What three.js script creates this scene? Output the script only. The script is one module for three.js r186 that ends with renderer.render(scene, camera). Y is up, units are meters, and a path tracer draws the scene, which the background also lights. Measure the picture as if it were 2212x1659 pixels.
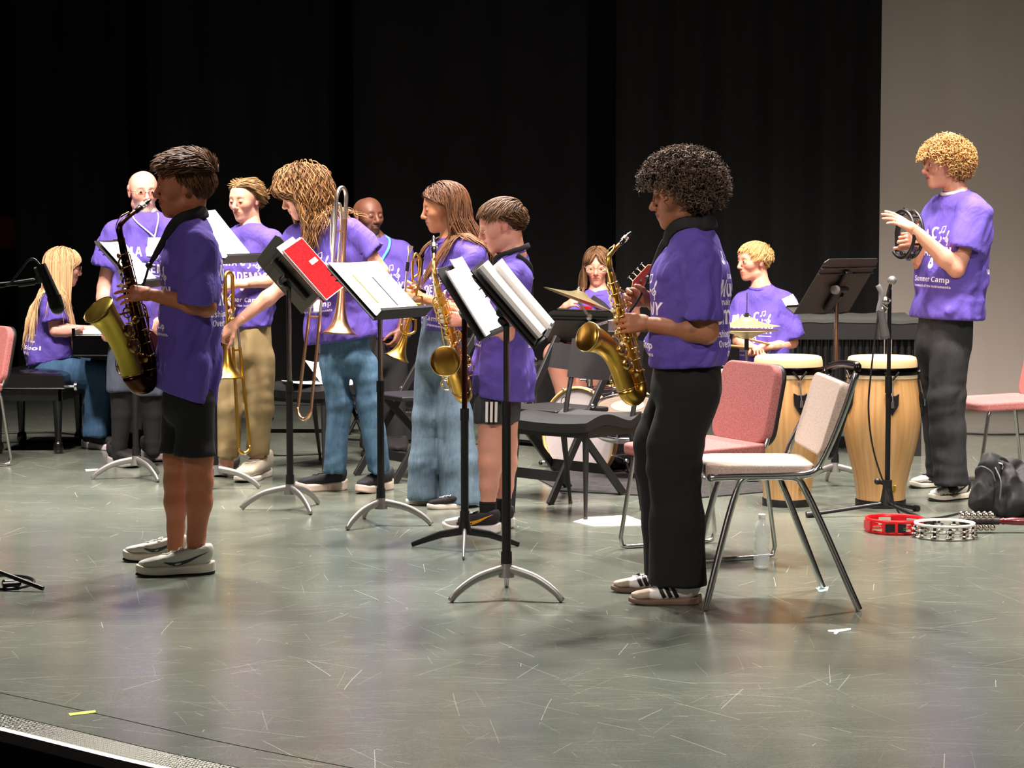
import * as THREE from 'three';
import { ImprovedNoise } from 'three/addons/math/ImprovedNoise.js';
import { RoundedBoxGeometry } from 'three/addons/geometries/RoundedBoxGeometry.js';
import { mergeGeometries, mergeVertices, toCreasedNormals } from 'three/addons/utils/BufferGeometryUtils.js';
import { RectAreaLightUniformsLib } from 'three/addons/lights/RectAreaLightUniformsLib.js';

// ---------- camera, background, lights, exposure ----------
const F = 4800, CX = 1106, CY = 829.5, CAMH = 1.355, PITCH = Math.atan(337.5 / 4800);
const scene = new THREE.Scene();
scene.background = new THREE.Color(0x000000);
const camera = new THREE.PerspectiveCamera(2 * Math.atan(CY / F) * 180 / Math.PI, 2212 / 1659, 0.1, 60);
camera.position.set(0, CAMH, 0);
camera.rotation.x = -PITCH;
scene.add(camera);
const renderer = new THREE.WebGLRenderer({ antialias: true });
renderer.toneMapping = THREE.LinearToneMapping;
renderer.toneMappingExposure = 1.0;
renderer.shadowMap.enabled = true;
RectAreaLightUniformsLib.init();
// stage lanterns hung on two bars above the frame: [x, y, z, aim x, aim y, aim z, candela, cone half angle, penumbra, colour]
const WARM = 0xffefe6, COOL = 0xfff6ee;
const LANTERNS = [];
for (const x of [-3.6, -2.2, -0.8, 0.6, 2.0, 3.4]) LANTERNS.push([x, 6.6, -8.9, x * 0.9, 0.4, -12.4, 190, 0.5, 0.9, WARM]);
for (const x of [-2.7, -0.9, 0.9, 2.7]) LANTERNS.push([x, 6.9, -12.0, x * 1.15, 0, -8.4, 225, 0.75, 0.9, COOL]);
LANTERNS.push([-5.5, 7.2, -0.6, 1.3, 1.2, -8.4, 210, 0.28, 0.9, WARM], [5.5, 7.2, -0.6, 2.6, 1.2, -10.2, 245, 0.37, 0.9, WARM]);   // front of house, one each side

// ---------- helpers ----------
const V = (x, y, z) => new THREE.Vector3(x, y, z);
const DIR = (px, py) => { const u = (px - CX) / F, v = (CY - py) / F, c = Math.cos(PITCH), s = Math.sin(PITCH); return V(u, v * c - s, -c - v * s); };
function at(px, py, d) { const r = DIR(px, py); return V(0, CAMH, 0).addScaledVector(r, d / -r.z); }     // the point of the room at distance d up-stage
function fl(px, py, y = 0) { const r = DIR(px, py); return V(0, CAMH, 0).addScaledVector(r, (y - CAMH) / r.y); }   // the point of the floor
let seed = 7;
const rnd = () => { seed = (seed * 1664525 + 1013904223) >>> 0; return seed / 4294967296; };
const rr = (a, b) => a + (b - a) * rnd();
const IN = new ImprovedNoise();
const nz = (x, y, z) => IN.noise(x + 37.3, y + 11.7, z + 5.1);
const clamp = (x, a, b) => x < a ? a : x > b ? b : x;
const lerp = (a, b, t) => a + (b - a) * t;
const sstep = (a, b, x) => { const t = clamp((x - a) / (b - a), 0, 1); return t * t * (3 - 2 * t); };
const taken = {};
function numbered(n) { const k = taken[n] = (taken[n] ?? -1) + 1; return k ? n + '_' + String(k).padStart(3, '0') : n; }
function shade(o) { o.traverse(m => { if (m.isMesh) { m.castShadow = true; m.receiveShadow = true; } }); return o; }
function tag(o, label, category, group, kind) { if (label) o.userData.label = label; if (category) o.userData.category = category; if (group) o.userData.group = group; if (kind) o.userData.kind = kind; return o; }
function thing(name, label, category, pos = V(0, 0, 0), turn = 0, group) {
  const g = new THREE.Group(); g.name = numbered(name); g.position.copy(pos); g.rotation.y = turn; scene.add(g);
  return tag(g, label, category, group);
}
function clean(g) {
  g = g.index ? g.toNonIndexed() : g;
  for (const k of Object.keys(g.attributes)) if (!['position', 'normal', 'uv', 'color'].includes(k)) g.deleteAttribute(k);
  return g;
}
function join(list) {
  const a = list.map(clean);
  const col = a.some(g => g.attributes.color);
  for (const g of a) {
    if (!g.attributes.uv) g.setAttribute('uv', new THREE.BufferAttribute(new Float32Array(g.attributes.position.count * 2), 2));
    if (col && !g.attributes.color) g.setAttribute('color', new THREE.BufferAttribute(new Float32Array(g.attributes.position.count * 3).fill(1), 3));
    if (!col && g.attributes.color) g.deleteAttribute('color');
  }
  return a.length === 1 ? a[0] : mergeGeometries(a);
}
function part(parent, name, geos, mat, label) {
  const g = Array.isArray(geos) ? join(geos) : geos;
  const m = new THREE.Mesh(g, mat); m.name = name; m.castShadow = m.receiveShadow = true;
  if (label) m.userData.label = label;
  parent.add(m); return m;
}
function struct(name, geos, mat) { const m = part(scene, name, geos, mat); m.userData.kind = 'structure'; return m; }
function copyThing(o, label) { const c = o.clone(); c.name = numbered(o.name.replace(/_\d{3}$/, '')); c.userData = { ...o.userData }; if (label) c.userData.label = label; scene.add(c); return c; }
const M4 = () => new THREE.Matrix4();
// geometry between two points, along its own y
function place(geo, a, b, roll) {
  const d = b.clone().sub(a), L = d.length(), q = new THREE.Quaternion().setFromUnitVectors(V(0, 1, 0), d.clone().normalize());
  return geo.applyMatrix4(M4().compose(a.clone().addScaledVector(d, 0.5), q, V(1, 1, 1)));
}
function rod(a, b, r, r2 = r, n = 10) { return place(new THREE.CylinderGeometry(r2, r, a.distanceTo(b), n, 1), a, b); }
function box(w, h, d, x = 0, y = 0, z = 0, r = 0) { const g = r ? new RoundedBoxGeometry(w, h, d, 2, r) : new THREE.BoxGeometry(w, h, d); return g.translate(x, y, z); }
function ball(p, r, n = 12) { return new THREE.SphereGeometry(r, n, Math.max(6, n * 0.7 | 0)).translate(p.x, p.y, p.z); }
function basis(x, y, z, o) { return M4().makeBasis(x, y, z).setPosition(o); }
// a tube along points with a radius at each point; elliptical if flat given (ratio and axis)
function tube(pts, rad, sides = 6, opt = {}) {
  const n = pts.length, pos = [], uv = [], idx = [], R = i => typeof rad === 'function' ? rad(i / (n - 1)) : Array.isArray(rad) ? rad[i] : rad;
  let N = null; const T = V(), B = V(); let len = 0;
  for (let i = 0; i < n; i++) {
    T.subVectors(pts[Math.min(n - 1, i + 1)], pts[Math.max(0, i - 1)]); if (T.lengthSq() < 1e-14) T.set(0, 1, 0); T.normalize();
    if (!N) { N = opt.axis ? opt.axis.clone() : (Math.abs(T.y) < 0.9 ? V(0, 1, 0) : V(1, 0, 0)); }
    else if (opt.axis) N = opt.axis.clone();
    N.addScaledVector(T, -N.dot(T)); if (N.lengthSq() < 1e-10) N.set(T.y, -T.x, 0.01); N.normalize();
    B.crossVectors(T, N);
    if (i) len += pts[i].distanceTo(pts[i - 1]);
    const r = R(i), f = opt.flat ?? 1;
    for (let s = 0; s <= sides; s++) {
      const a = s / sides * Math.PI * 2, c = Math.cos(a) * r, q = Math.sin(a) * r * f;
      pos.push(pts[i].x + N.x * c + B.x * q, pts[i].y + N.y * c + B.y * q, pts[i].z + N.z * c + B.z * q); uv.push(s / sides, len);
    }
  }
  const w = sides + 1;
  for (let i = 0; i < n - 1; i++) for (let s = 0; s < sides; s++) { const a = i * w + s; idx.push(a, a + w, a + 1, a + 1, a + w, a + w + 1); }
  if (opt.caps !== false) for (const [i, f] of [[0, 0], [n - 1, 1]]) {
    const c = pos.length / 3; pos.push(pts[i].x, pts[i].y, pts[i].z); uv.push(0, 0);
    for (let s = 0; s < sides; s++) f ? idx.push(c, i * w + s + 1, i * w + s) : idx.push(c, i * w + s, i * w + s + 1);
  }
  const g = new THREE.BufferGeometry();
  g.setAttribute('position', new THREE.Float32BufferAttribute(pos, 3)); g.setAttribute('uv', new THREE.Float32BufferAttribute(uv, 2)); g.setIndex(idx);
  // winding above turns outward when N, B, T is right-handed
  const out = g; out.computeVertexNormals();
  for (let i = 0; i < n; i++) { const nn = out.attributes.normal, a = i * w, b = a + sides; const v = V(nn.getX(a) + nn.getX(b), nn.getY(a) + nn.getY(b), nn.getZ(a) + nn.getZ(b)).normalize(); nn.setXYZ(a, v.x, v.y, v.z); nn.setXYZ(b, v.x, v.y, v.z); }
  return out;
}
function curve(pts, n = 24, closed = false) { return new THREE.CatmullRomCurve3(pts, closed, 'centripetal').getPoints(n); }
// a lathe profile [[r, y], ...] about y
function lathe(prof, n = 32) { return new THREE.LatheGeometry(prof.map(p => new THREE.Vector2(p[0], p[1])), n); }
function paint(g, fn) {
  const p = g.attributes.position, c = new Float32Array(p.count * 3), col = new THREE.Color();
  for (let i = 0; i < p.count; i++) { fn(p.getX(i), p.getY(i), p.getZ(i), col, i); c[i * 3] = col.r; c[i * 3 + 1] = col.g; c[i * 3 + 2] = col.b; }
  g.setAttribute('color', new THREE.BufferAttribute(c, 3)); return g;
}
// ---------- procedural textures ----------
function dataTex(w, h, fn, srgb, rep) {
  const d = new Uint8Array(w * h * 4);
  for (let y = 0; y < h; y++) for (let x = 0; x < w; x++) { const c = fn(x / w, y / h), o = (y * w + x) * 4; d[o] = c[0]; d[o + 1] = c[1]; d[o + 2] = c[2]; d[o + 3] = 255; }
  const t = new THREE.DataTexture(d, w, h); t.magFilter = THREE.LinearFilter; t.minFilter = THREE.LinearFilter; t.wrapS = t.wrapT = THREE.RepeatWrapping;
  if (srgb) t.colorSpace = THREE.SRGBColorSpace; if (rep) t.repeat.set(rep, rep); t.needsUpdate = true; return t;
}
function canvasTex(w, h, draw, srgb = true) {
  const c = document.createElement('canvas'); c.width = w; c.height = h; draw(c.getContext('2d'), w, h);
  const t = new THREE.CanvasTexture(c); if (srgb) t.colorSpace = THREE.SRGBColorSpace; t.wrapS = t.wrapT = THREE.ClampToEdgeWrapping; return t;
}
const S = (h, o = {}) => new THREE.MeshStandardMaterial({ color: h, roughness: 0.6, ...o });
const PH = (h, o = {}) => new THREE.MeshPhysicalMaterial({ color: h, roughness: 0.6, ...o });

// ---------- signed distance bodies ----------
class Field {
  constructor() { this.a = []; this.n = 0; this.disp = null; this.cuts = []; }
  // tapered capsule a-b; half size w along lat and d across it; k blends; sub cuts away
  add(a, b, wa, da, wb, db, lat, k = 0.02, sub = false) {
    const bx = b.x - a.x, by = b.y - a.y, bz = b.z - a.z, l2 = bx * bx + by * by + bz * bz;
    this.a.push(a.x, a.y, a.z, bx, by, bz, l2 > 1e-12 ? 1 / l2 : 0, wa, da, wb - wa, db - da, lat ? lat.x : 0, lat ? lat.y : 0, lat ? lat.z : 0, k, sub ? 1 : 0, Math.max(wa, wb, da, db)); this.n++; return this;
  }
  cap(a, b, ra, rb = ra, k = 0.02, sub = false) { return this.add(a, b, ra, ra, rb, rb, null, k, sub); }
  sph(a, r, k = 0.02, sub = false) { return this.add(a, a, r, r, r, r, null, k, sub); }
  ell(a, w, d, lat, k = 0.02, sub = false) { return this.add(a, a, w, d, w, d, lat, k, sub); }
  cut(p, n, k = 0.004) { this.cuts.push([p.x, p.y, p.z, n.x, n.y, n.z, k]); return this; }   // keep the side that n points away from
  ev(x, y, z) {
    const P = this.a; let d = 1e3;
    for (let i = 0, o = 0; i < this.n; i++, o += 17) {
      const px = x - P[o], py = y - P[o + 1], pz = z - P[o + 2], bx = P[o + 3], by = P[o + 4], bz = P[o + 5];
      let t = (px * bx + py * by + pz * bz) * P[o + 6]; t = t < 0 ? 0 : t > 1 ? 1 : t;
      const qx = px - bx * t, qy = py - by * t, qz = pz - bz * t, q2 = qx * qx + qy * qy + qz * qz, k = P[o + 14], sub = P[o + 15];
      const lo = Math.sqrt(q2) - P[o + 16];
      if (sub ? lo > -d + k : lo > d + k) continue;
      const w = P[o + 7] + P[o + 9] * t, h = P[o + 8] + P[o + 10] * t; let e;
      if (w === h) e = Math.sqrt(q2) - w;
      else {
        const xl = qx * P[o + 11] + qy * P[o + 12] + qz * P[o + 13], r2 = Math.max(0, q2 - xl * xl), w2 = w * w, h2 = h * h;
        const k0 = Math.sqrt(xl * xl / w2 + r2 / h2), k1 = Math.sqrt(xl * xl / (w2 * w2) + r2 / (h2 * h2));
        e = k1 > 1e-6 ? k0 * (k0 - 1) / k1 : -Math.min(w, h);
      }
      if (sub) { e = -e; const hh = Math.max(k - Math.abs(d - e), 0) / (k || 1e-9); d = Math.max(d, e) + hh * hh * k * 0.25; }
      else { const hh = Math.max(k - Math.abs(d - e), 0) / (k || 1e-9); d = Math.min(d, e) - hh * hh * k * 0.25; }
    }
    if (this.disp && d < 0.06 && d > -0.06) d += this.disp(x, y, z);
    for (const c of this.cuts) { const e = (x - c[0]) * c[3] + (y - c[1]) * c[4] + (z - c[2]) * c[5], k = c[6], hh = Math.max(k - Math.abs(d - e), 0) / k; d = Math.max(d, e) + hh * hh * k * 0.25; }
    if (this.holes) for (const c of this.holes) {   // cut away after everything: [Field]
      const e = -c.ev(x, y, z); if (e > d) d = e;
    }
    return d;
  }
  bounds(pad = 0.02) {
    const b = new THREE.Box3(), P = this.a;
    for (let i = 0, o = 0; i < this.n; i++, o += 17) { if (P[o + 15]) continue; const r = P[o + 16] + pad; b.expandByPoint(V(P[o] - r, P[o + 1] - r, P[o + 2] - r)); b.expandByPoint(V(P[o] + r, P[o + 1] + r, P[o + 2] + r)); const x = P[o] + P[o + 3], y = P[o + 1] + P[o + 4], z = P[o + 2] + P[o + 5]; b.expandByPoint(V(x - r, y - r, z - r)); b.expandByPoint(V(x + r, y + r, z + r)); }
    return b;
  }
  // surface nets
  mesh(cell, bb = this.bounds()) {
    const nx = Math.ceil((bb.max.x - bb.min.x) / cell) + 1, ny = Math.ceil((bb.max.y - bb.min.y) / cell) + 1, nzz = Math.ceil((bb.max.z - bb.min.z) / cell) + 1;
    const X0 = bb.min.x, Y0 = bb.min.y, Z0 = bb.min.z, sx = 1, sy = nx, sz = nx * ny, N = nx * ny * nzz;
    const D = new Float32Array(N), I = new Int32Array(N).fill(-1), Bk = 6, act = [];
    for (let bz = 0; bz < nzz; bz += Bk) for (let by = 0; by < ny; by += Bk) for (let bx = 0; bx < nx; bx += Bk) {
      const ex = Math.min(nx, bx + Bk), ey = Math.min(ny, by + Bk), ez = Math.min(nzz, bz + Bk);
      const d = this.ev(X0 + (bx + Bk / 2) * cell, Y0 + (by + Bk / 2) * cell, Z0 + (bz + Bk / 2) * cell);
      if (Math.abs(d) > Bk * cell * 1.35) { for (let z = bz; z < ez; z++) for (let y = by; y < ey; y++) D.fill(d, z * sz + y * sy + bx, z * sz + y * sy + ex); }
      else { act.push([bx, by, bz, ex, ey, ez]); for (let z = bz; z < ez; z++) for (let y = by; y < ey; y++) for (let x = bx; x < ex; x++) D[z * sz + y * sy + x] = this.ev(X0 + x * cell, Y0 + y * cell, Z0 + z * cell); }
    }
    const pos = [], idx = [], co = [0, sx, sy, sx + sy, sz, sx + sz, sy + sz, sx + sy + sz];
    const E = [[0, 1], [2, 3], [4, 5], [6, 7], [0, 2], [1, 3], [4, 6], [5, 7], [0, 4], [1, 5], [2, 6], [3, 7]];
    for (const [bx, by, bz, ex, ey, ez] of act) for (let z = bz; z < Math.min(ez, nzz - 1); z++) for (let y = by; y < Math.min(ey, ny - 1); y++) for (let x = bx; x < Math.min(ex, nx - 1); x++) {
      const o = z * sz + y * sy + x; let m = 0; for (let c = 0; c < 8; c++) if (D[o + co[c]] < 0) m |= 1 << c;
      if (m === 0 || m === 255) continue;
      let vx = 0, vy = 0, vz = 0, n = 0;
      for (const [a, b] of E) { const ia = m >> a & 1, ib = m >> b & 1; if (ia === ib) continue; const da = D[o + co[a]], db = D[o + co[b]], t = da / (da - db); vx += (a & 1) + ((b & 1) - (a & 1)) * t; vy += (a >> 1 & 1) + ((b >> 1 & 1) - (a >> 1 & 1)) * t; vz += (a >> 2 & 1) + ((b >> 2 & 1) - (a >> 2 & 1)) * t; n++; }
      I[o] = pos.length / 3; pos.push(X0 + (x + vx / n) * cell, Y0 + (y + vy / n) * cell, Z0 + (z + vz / n) * cell);
    }
    for (const [bx, by, bz, ex, ey, ez] of act) for (let z = Math.max(1, bz); z < Math.min(ez, nzz - 1); z++) for (let y = Math.max(1, by); y < Math.min(ey, ny - 1); y++) for (let x = Math.max(1, bx); x < Math.min(ex, nx - 1); x++) {
      const o = z * sz + y * sy + x, s0 = D[o] < 0;
      for (let ax = 0; ax < 3; ax++) {
        const st = ax === 0 ? sx : ax === 1 ? sy : sz, s1 = D[o + st] < 0; if (s0 === s1) continue;
        const u = ax === 0 ? sy : ax === 1 ? sz : sx, v = ax === 0 ? sz : ax === 1 ? sx : sy;
        const a = I[o], b = I[o - u], c = I[o - u - v], d = I[o - v]; if (a < 0 || b < 0 || c < 0 || d < 0) continue;
        if (s0) idx.push(a, b, c, a, c, d); else idx.push(a, c, b, a, d, c);
      }
    }
    const g = new THREE.BufferGeometry(); g.setAttribute('position', new THREE.Float32BufferAttribute(pos, 3)); g.setIndex(idx); g.computeVertexNormals(); return g;
  }
}

// ---------- the stage ----------
const floorTex = dataTex(2048, 2048, (() => {
  const W = 2048, mk = new Float32Array(W * W), sc = (x, y, a, l, w, val) => { for (let i = 0; i < l; i++) { a += rr(-0.004, 0.004); x += Math.cos(a); y += Math.sin(a); for (let j = 0; j < w; j++) { const xi = (x | 0) & (W - 1), yi = ((y + j) | 0) & (W - 1); mk[yi * W + xi] += val; } } };
  for (let i = 0; i < 1500; i++) sc(rr(0, W), rr(0, W), rnd() < 0.75 ? rr(-0.35, 0.35) : rr(0, 3.1), rr(15, 190), 2, rr(6, 24));
  for (let i = 0; i < 190; i++) sc(rr(0, W), rr(0, W), rr(0, 3.1), rr(20, 190), 2, rr(24, 60));
  for (let i = 0; i < 40; i++) sc(rr(0, W), rr(0, W), rr(0, 3.1), rr(5, 18), 2, rr(50, 100));
  for (let i = 0; i < 90; i++) sc(rr(0, W), rr(0, W), rr(0, 6.3), rr(6, 40), 1, -60);
  return (u, v) => {
    const per = (f, s) => { const a = u * 6.28318, b = v * 6.28318; return nz(Math.cos(a) * f + s, Math.sin(a) * f, Math.cos(b) * f) + nz(Math.sin(b) * f, Math.cos(b) * f + s, Math.sin(a) * f); };
    const n = per(1.1, 3) * 6 + per(3.5, 9) * 3 + per(11, 1) * 2 + rr(-3, 3), k = mk[((v * W) | 0) * W + ((u * W) | 0)];
    return [clamp(96 + n * 1.05 + k, 20, 205), clamp(102 + n + k, 22, 208), clamp(92 + n * 0.9 + k * 0.92, 20, 200)];
  };
})(), true);
floorTex.repeat.set(1 / 3.2, 1 / 3.2);
const floorRough = dataTex(512, 512, (u, v) => { const a = u * 6.28318, b = v * 6.28318, n = nz(Math.cos(a) * 3, Math.sin(a) * 3, Math.cos(b) * 3) + nz(Math.sin(b) * 3, Math.cos(a) * 3, 5); const c = clamp(116 + n * 12 + rr(-14, 14), 60, 200); return [c, c, c]; });
floorRough.repeat.set(1 / 2.1, 1 / 2.1);
const floorBump = dataTex(512, 512, (u, v) => { const c = 128 + rr(-40, 40); return [c, c, c]; });
floorBump.repeat.set(1 / 0.8, 1 / 0.8);
const FLOOR = new THREE.MeshPhysicalMaterial({ map: floorTex, roughness: 0.5, roughnessMap: floorRough, bumpMap: floorBump, bumpScale: 0.00008, specularIntensity: 1 });
const BLACKWALL = S(0x0b0a0a, { roughness: 0.95 });
// bowed front edge of the stage, from left to right: [x, z]
const SEAM = new THREE.SplineCurve([[-9, -11.6], [-4, -8.45], [-1.47, -6.39], [-0.5, -5.58], [1, -4.55], [3.2, -3.7], [6, -3.3], [9, -3.2]].map(a => new THREE.Vector2(a[0], a[1]))).getPoints(90);
const offs = d => SEAM.map((p, i) => { const a = SEAM[Math.max(0, i - 1)], b = SEAM[Math.min(SEAM.length - 1, i + 1)], l = a.distanceTo(b); return new THREE.Vector2(p.x - (b.y - a.y) / l * d, p.y + (b.x - a.x) / l * d); });
function slab(near, far, h, top = 0) {   // polygon between two edges, top face at height top
  const s = new THREE.Shape(); near.forEach((p, i) => i ? s.lineTo(p.x, -p.y) : s.moveTo(p.x, -p.y)); [...far].reverse().forEach(p => s.lineTo(p.x, -p.y));
  return new THREE.ExtrudeGeometry(s, { depth: h, bevelEnabled: false, curveSegments: 1 }).rotateX(-Math.PI / 2).translate(0, top - h, 0);
}
const planUV = g => { const p = g.attributes.position, uv = g.attributes.uv; for (let i = 0; i < p.count; i++) uv.setXY(i, p.getX(i) + p.getY(i), p.getZ(i)); return g; };
struct('floor', planUV(slab(offs(-0.003), [new THREE.Vector2(-9, -20), new THREE.Vector2(9, -20)], 0.12)), FLOOR);
struct('trim_1', planUV(slab(offs(0.168), offs(0.003), 0.12)), FLOOR);
const GRILLE = S(0x1c1d1b, { roughness: 0.6, metalness: 0.2 }), STEEL = S(0x77776f, { roughness: 0.4, metalness: 0.9 });
const grille = struct('trim_2', slab(offs(0.286), offs(0.169), 0.1, -0.009), GRILLE); grille.userData.label = 'dark perforated metal grille strip along the stage edge';
{
  const wires = [], e = [0.172, 0.186, 0.2, 0.214, 0.228, 0.242, 0.256, 0.27, 0.283].map(d => offs(d).slice(24, 50));
  e.forEach(a => { const pts = []; a.forEach((p, i) => { if (i) { const q = a[i - 1]; for (let j = 0; j < 8; j++) { const t = j / 8; pts.push(V(lerp(q.x, p.x, t), -0.004 + (j % 2) * 0.0012, lerp(q.y, p.y, t))); } } }); wires.push(tube(pts, 0.0026, 4)); });
  const a = e[0], b = e[e.length - 1]; for (let i = 0; i + 1 < a.length; i++) for (let j = 0; j < 9; j++) { const t = j / 9; wires.push(rod(V(lerp(a[i].x, a[i + 1].x, t), -0.003, lerp(a[i].y, a[i + 1].y, t)), V(lerp(b[i].x, b[i + 1].x, t), -0.003, lerp(b[i].y, b[i + 1].y, t)), 0.0022, 0.0022, 4)); }
  const w = part(grille, 'grille_wires', wires, STEEL); w.userData.kind = 'stuff';
}
struct('trim_3', slab(offs(0.312), offs(0.287), 0.03, 0.004), S(0xd9d6cc, { roughness: 0.5 }));
struct('wall_front', slab(offs(0.3), offs(0.2), 0.95, -0.13), BLACKWALL);
struct('wall_left', box(0.2, 12, 30, -9.1, 4, -7), S(0x17120f, { roughness: 0.9 }));
struct('wall_right', box(0.2, 12, 30, 9.1, 4, -7), BLACKWALL);
struct('wall_back', box(18.4, 12, 0.2, 0, 4, -20.1), S(0x2a2420, { roughness: 0.9 }));
struct('wall_house', box(18.4, 12, 0.2, 0, 4, 8.1), BLACKWALL);
struct('ceiling', box(18.4, 0.2, 30, 0, 9.6, -7), BLACKWALL);
struct('floor_house', box(18.4, 0.2, 20, 0, -1.15, -2), BLACKWALL);

// drapes: a folded sheet with thickness
function drape(x0, x1, z, y1, amp, per, sd) {
  const n = Math.ceil((x1 - x0) / per * 14), pos = [], idx = [], top = [], H = 10;
  const zf = (x, y) => { const p = x / per * 6.283 + 1.6 * nz(x * 0.8, sd, 0.3), open = 0.75 + 0.25 * nz(x * 2, sd * 3, 2); return z + amp * open * Math.sin(p) + amp * 0.45 * nz(x * 3.1, y * 0.25, sd) + 0.02 * nz(x * 9, y * 0.4, sd + 4); };
  for (const side of [0, 1]) for (let j = 0; j <= H; j++) for (let i = 0; i <= n; i++) { const x = lerp(x0, x1, i / n), y = y1 * j / H; pos.push(x, y, zf(x, y) - side * 0.008); }
  const w = n + 1, L = w * (H + 1);
  for (let j = 0; j < H; j++) for (let i = 0; i < n; i++) { const a = j * w + i; idx.push(a, a + 1, a + w, a + 1, a + w + 1, a + w); const b = a + L; idx.push(b, b + w, b + 1, b + 1, b + w, b + w + 1); }
  for (let j = 0; j < H; j++) for (const i of [0, n]) { const a = j * w + i, b = a + L; i ? idx.push(a, b, a + w, b, b + w, a + w) : idx.push(a, a + w, b, b, a + w, b + w); }
  const g = new THREE.BufferGeometry(); g.setAttribute('position', new THREE.Float32BufferAttribute(pos, 3)); g.setIndex(idx); g.computeVertexNormals(); return g;
}
const VELVET = new THREE.MeshPhysicalMaterial({ color: 0x040406, roughness: 0.95, sheen: 0.08, sheenColor: new THREE.Color(0x20242e), sheenRoughness: 0.5 });
function curtain(px0, px1, d, label, amp, per, sd) {
  const a = at(px0, 500, d), b = at(px1, 500, d), t = thing('stage_curtain', label, 'curtain', V(a.x, 0, -d), 0, 'black stage drapes');
  part(t, 'cloth', drape(0, b.x - a.x, 0, 7.6, amp, per, sd), VELVET); part(t, 'rail', rod(V(-0.1, 7.62, 0), V(b.x - a.x + 0.1, 7.62, 0), 0.025), S(0x111111)); return t;
}
curtain(36, 334, 17.7, 'black drape at the far left, behind the pianist', 0.09, 0.36, 1);
curtain(322, 776, 17.1, 'black drape behind the trombone players, between two others', 0.08, 0.42, 2);
curtain(764, 1340, 16.5, 'wide black drape behind the long haired trumpet player', 0.05, 0.5, 3);
curtain(1330, 1898, 15.9, 'black drape ending beside the grey backcloth', 0.07, 0.34, 4);
{
  const a = at(1840, 500, 16.6), t = thing('backcloth', 'plain grey hanging backcloth at the right, behind the curly blond percussionist', 'backcloth', V(a.x, 0, -16.6));
  part(t, 'cloth', drape(0, 4.6, 0, 7.6, 0.03, 0.62, 9), new THREE.MeshStandardMaterial({ color: 0xdcd1c6, roughness: 0.95 })); part(t, 'rail', rod(V(-0.1, 7.62, 0), V(4.7, 7.62, 0), 0.025), S(0x111111));
  part(t, 'hem_batten', rod(V(0, 0.05, 0.03), V(4.6, 0.05, 0.03), 0.03), S(0xb3aaa0, { roughness: 0.8 }));
}
// lighting bars and lanterns above the frame
for (const [z, y, l] of [[-8.9, 6.95, 'front'], [-12.0, 7.25, 'middle'], [-0.6, 7.55, 'house']]) { const t = thing('lighting_bar', 'black pipe carrying the ' + l + ' row of stage lanterns', 'bar', V(0, y, z)); part(t, 'pipe', rod(V(-6, 0, 0), V(6, 0, 0), 0.024, 0.024, 14), S(0x141414, { roughness: 0.5 })); for (const x of [-5, 0, 5]) part(t, 'cable', rod(V(x, 0, 0.024), V(x, 9.49 - y, 0.024), 0.006), STEEL); }
const ordinal = (x, z) => { const r = LANTERNS.filter(l => l[2] === z).map(l => l[0]).sort((a, b) => a - b), i = r.indexOf(x); return i === 0 ? 'leftmost' : i === r.length - 1 ? 'rightmost' : ['second', 'third', 'fourth', 'fifth'][i - 1] + ' from the left'; };
for (const [x, y, z, ax, ay, az, cd, ang, pen, col] of LANTERNS) {
  const p = V(x, y, z), dir = V(ax, ay, az).sub(p).normalize(), t = thing('stage_lantern', z > -2 ? 'black stage lantern over the house on the ' + (x < 0 ? 'left' : 'right') : z > -10 ? 'black stage lantern on the front lighting bar, ' + ordinal(x, z) : 'black stage lantern on the middle lighting bar, ' + ordinal(x, z), 'lantern', p, 0, z > -2 ? 'lanterns over the house' : z > -10 ? 'lanterns on the front bar' : 'lanterns on the middle bar');
  const q = new THREE.Quaternion().setFromUnitVectors(V(0, 1, 0), dir);
  part(t, 'housing', lathe([[0.001, -0.34], [0.08, -0.33], [0.1, -0.2], [0.1, 0.0], [0.125, 0.02], [0.125, 0.1], [0.118, 0.1], [0.118, 0.03], [0.001, 0.03]], 20).applyQuaternion(q), S(0x121212, { roughness: 0.5 }));
  part(t, 'yoke', [rod(V(-0.13, -0.08, 0), V(-0.13, 0.3, 0), 0.012), rod(V(0.13, -0.08, 0), V(0.13, 0.3, 0), 0.012), rod(V(-0.13, 0.3, 0), V(0.13, 0.3, 0), 0.012), rod(V(0, 0.3, 0), V(0, 0.322, 0), 0.02)], S(0x161616));
  part(t, 'lamp_lens', new THREE.CylinderGeometry(0.112, 0.112, 0.012, 20).translate(0, 0.045, 0).applyQuaternion(q), new THREE.MeshStandardMaterial({ color: 0x222222, emissive: col, emissiveIntensity: 6 }));
  const s = new THREE.SpotLight(col, cd, 0, ang, pen, 2); s.position.copy(p).addScaledVector(dir, 0.09); s.target.position.set(ax, ay, az); s.castShadow = true; s.shadow.mapSize.set(1024, 1024); s.shadow.radius = 12; s.shadow.bias = -0.0005; scene.add(s, s.target);
}

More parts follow.
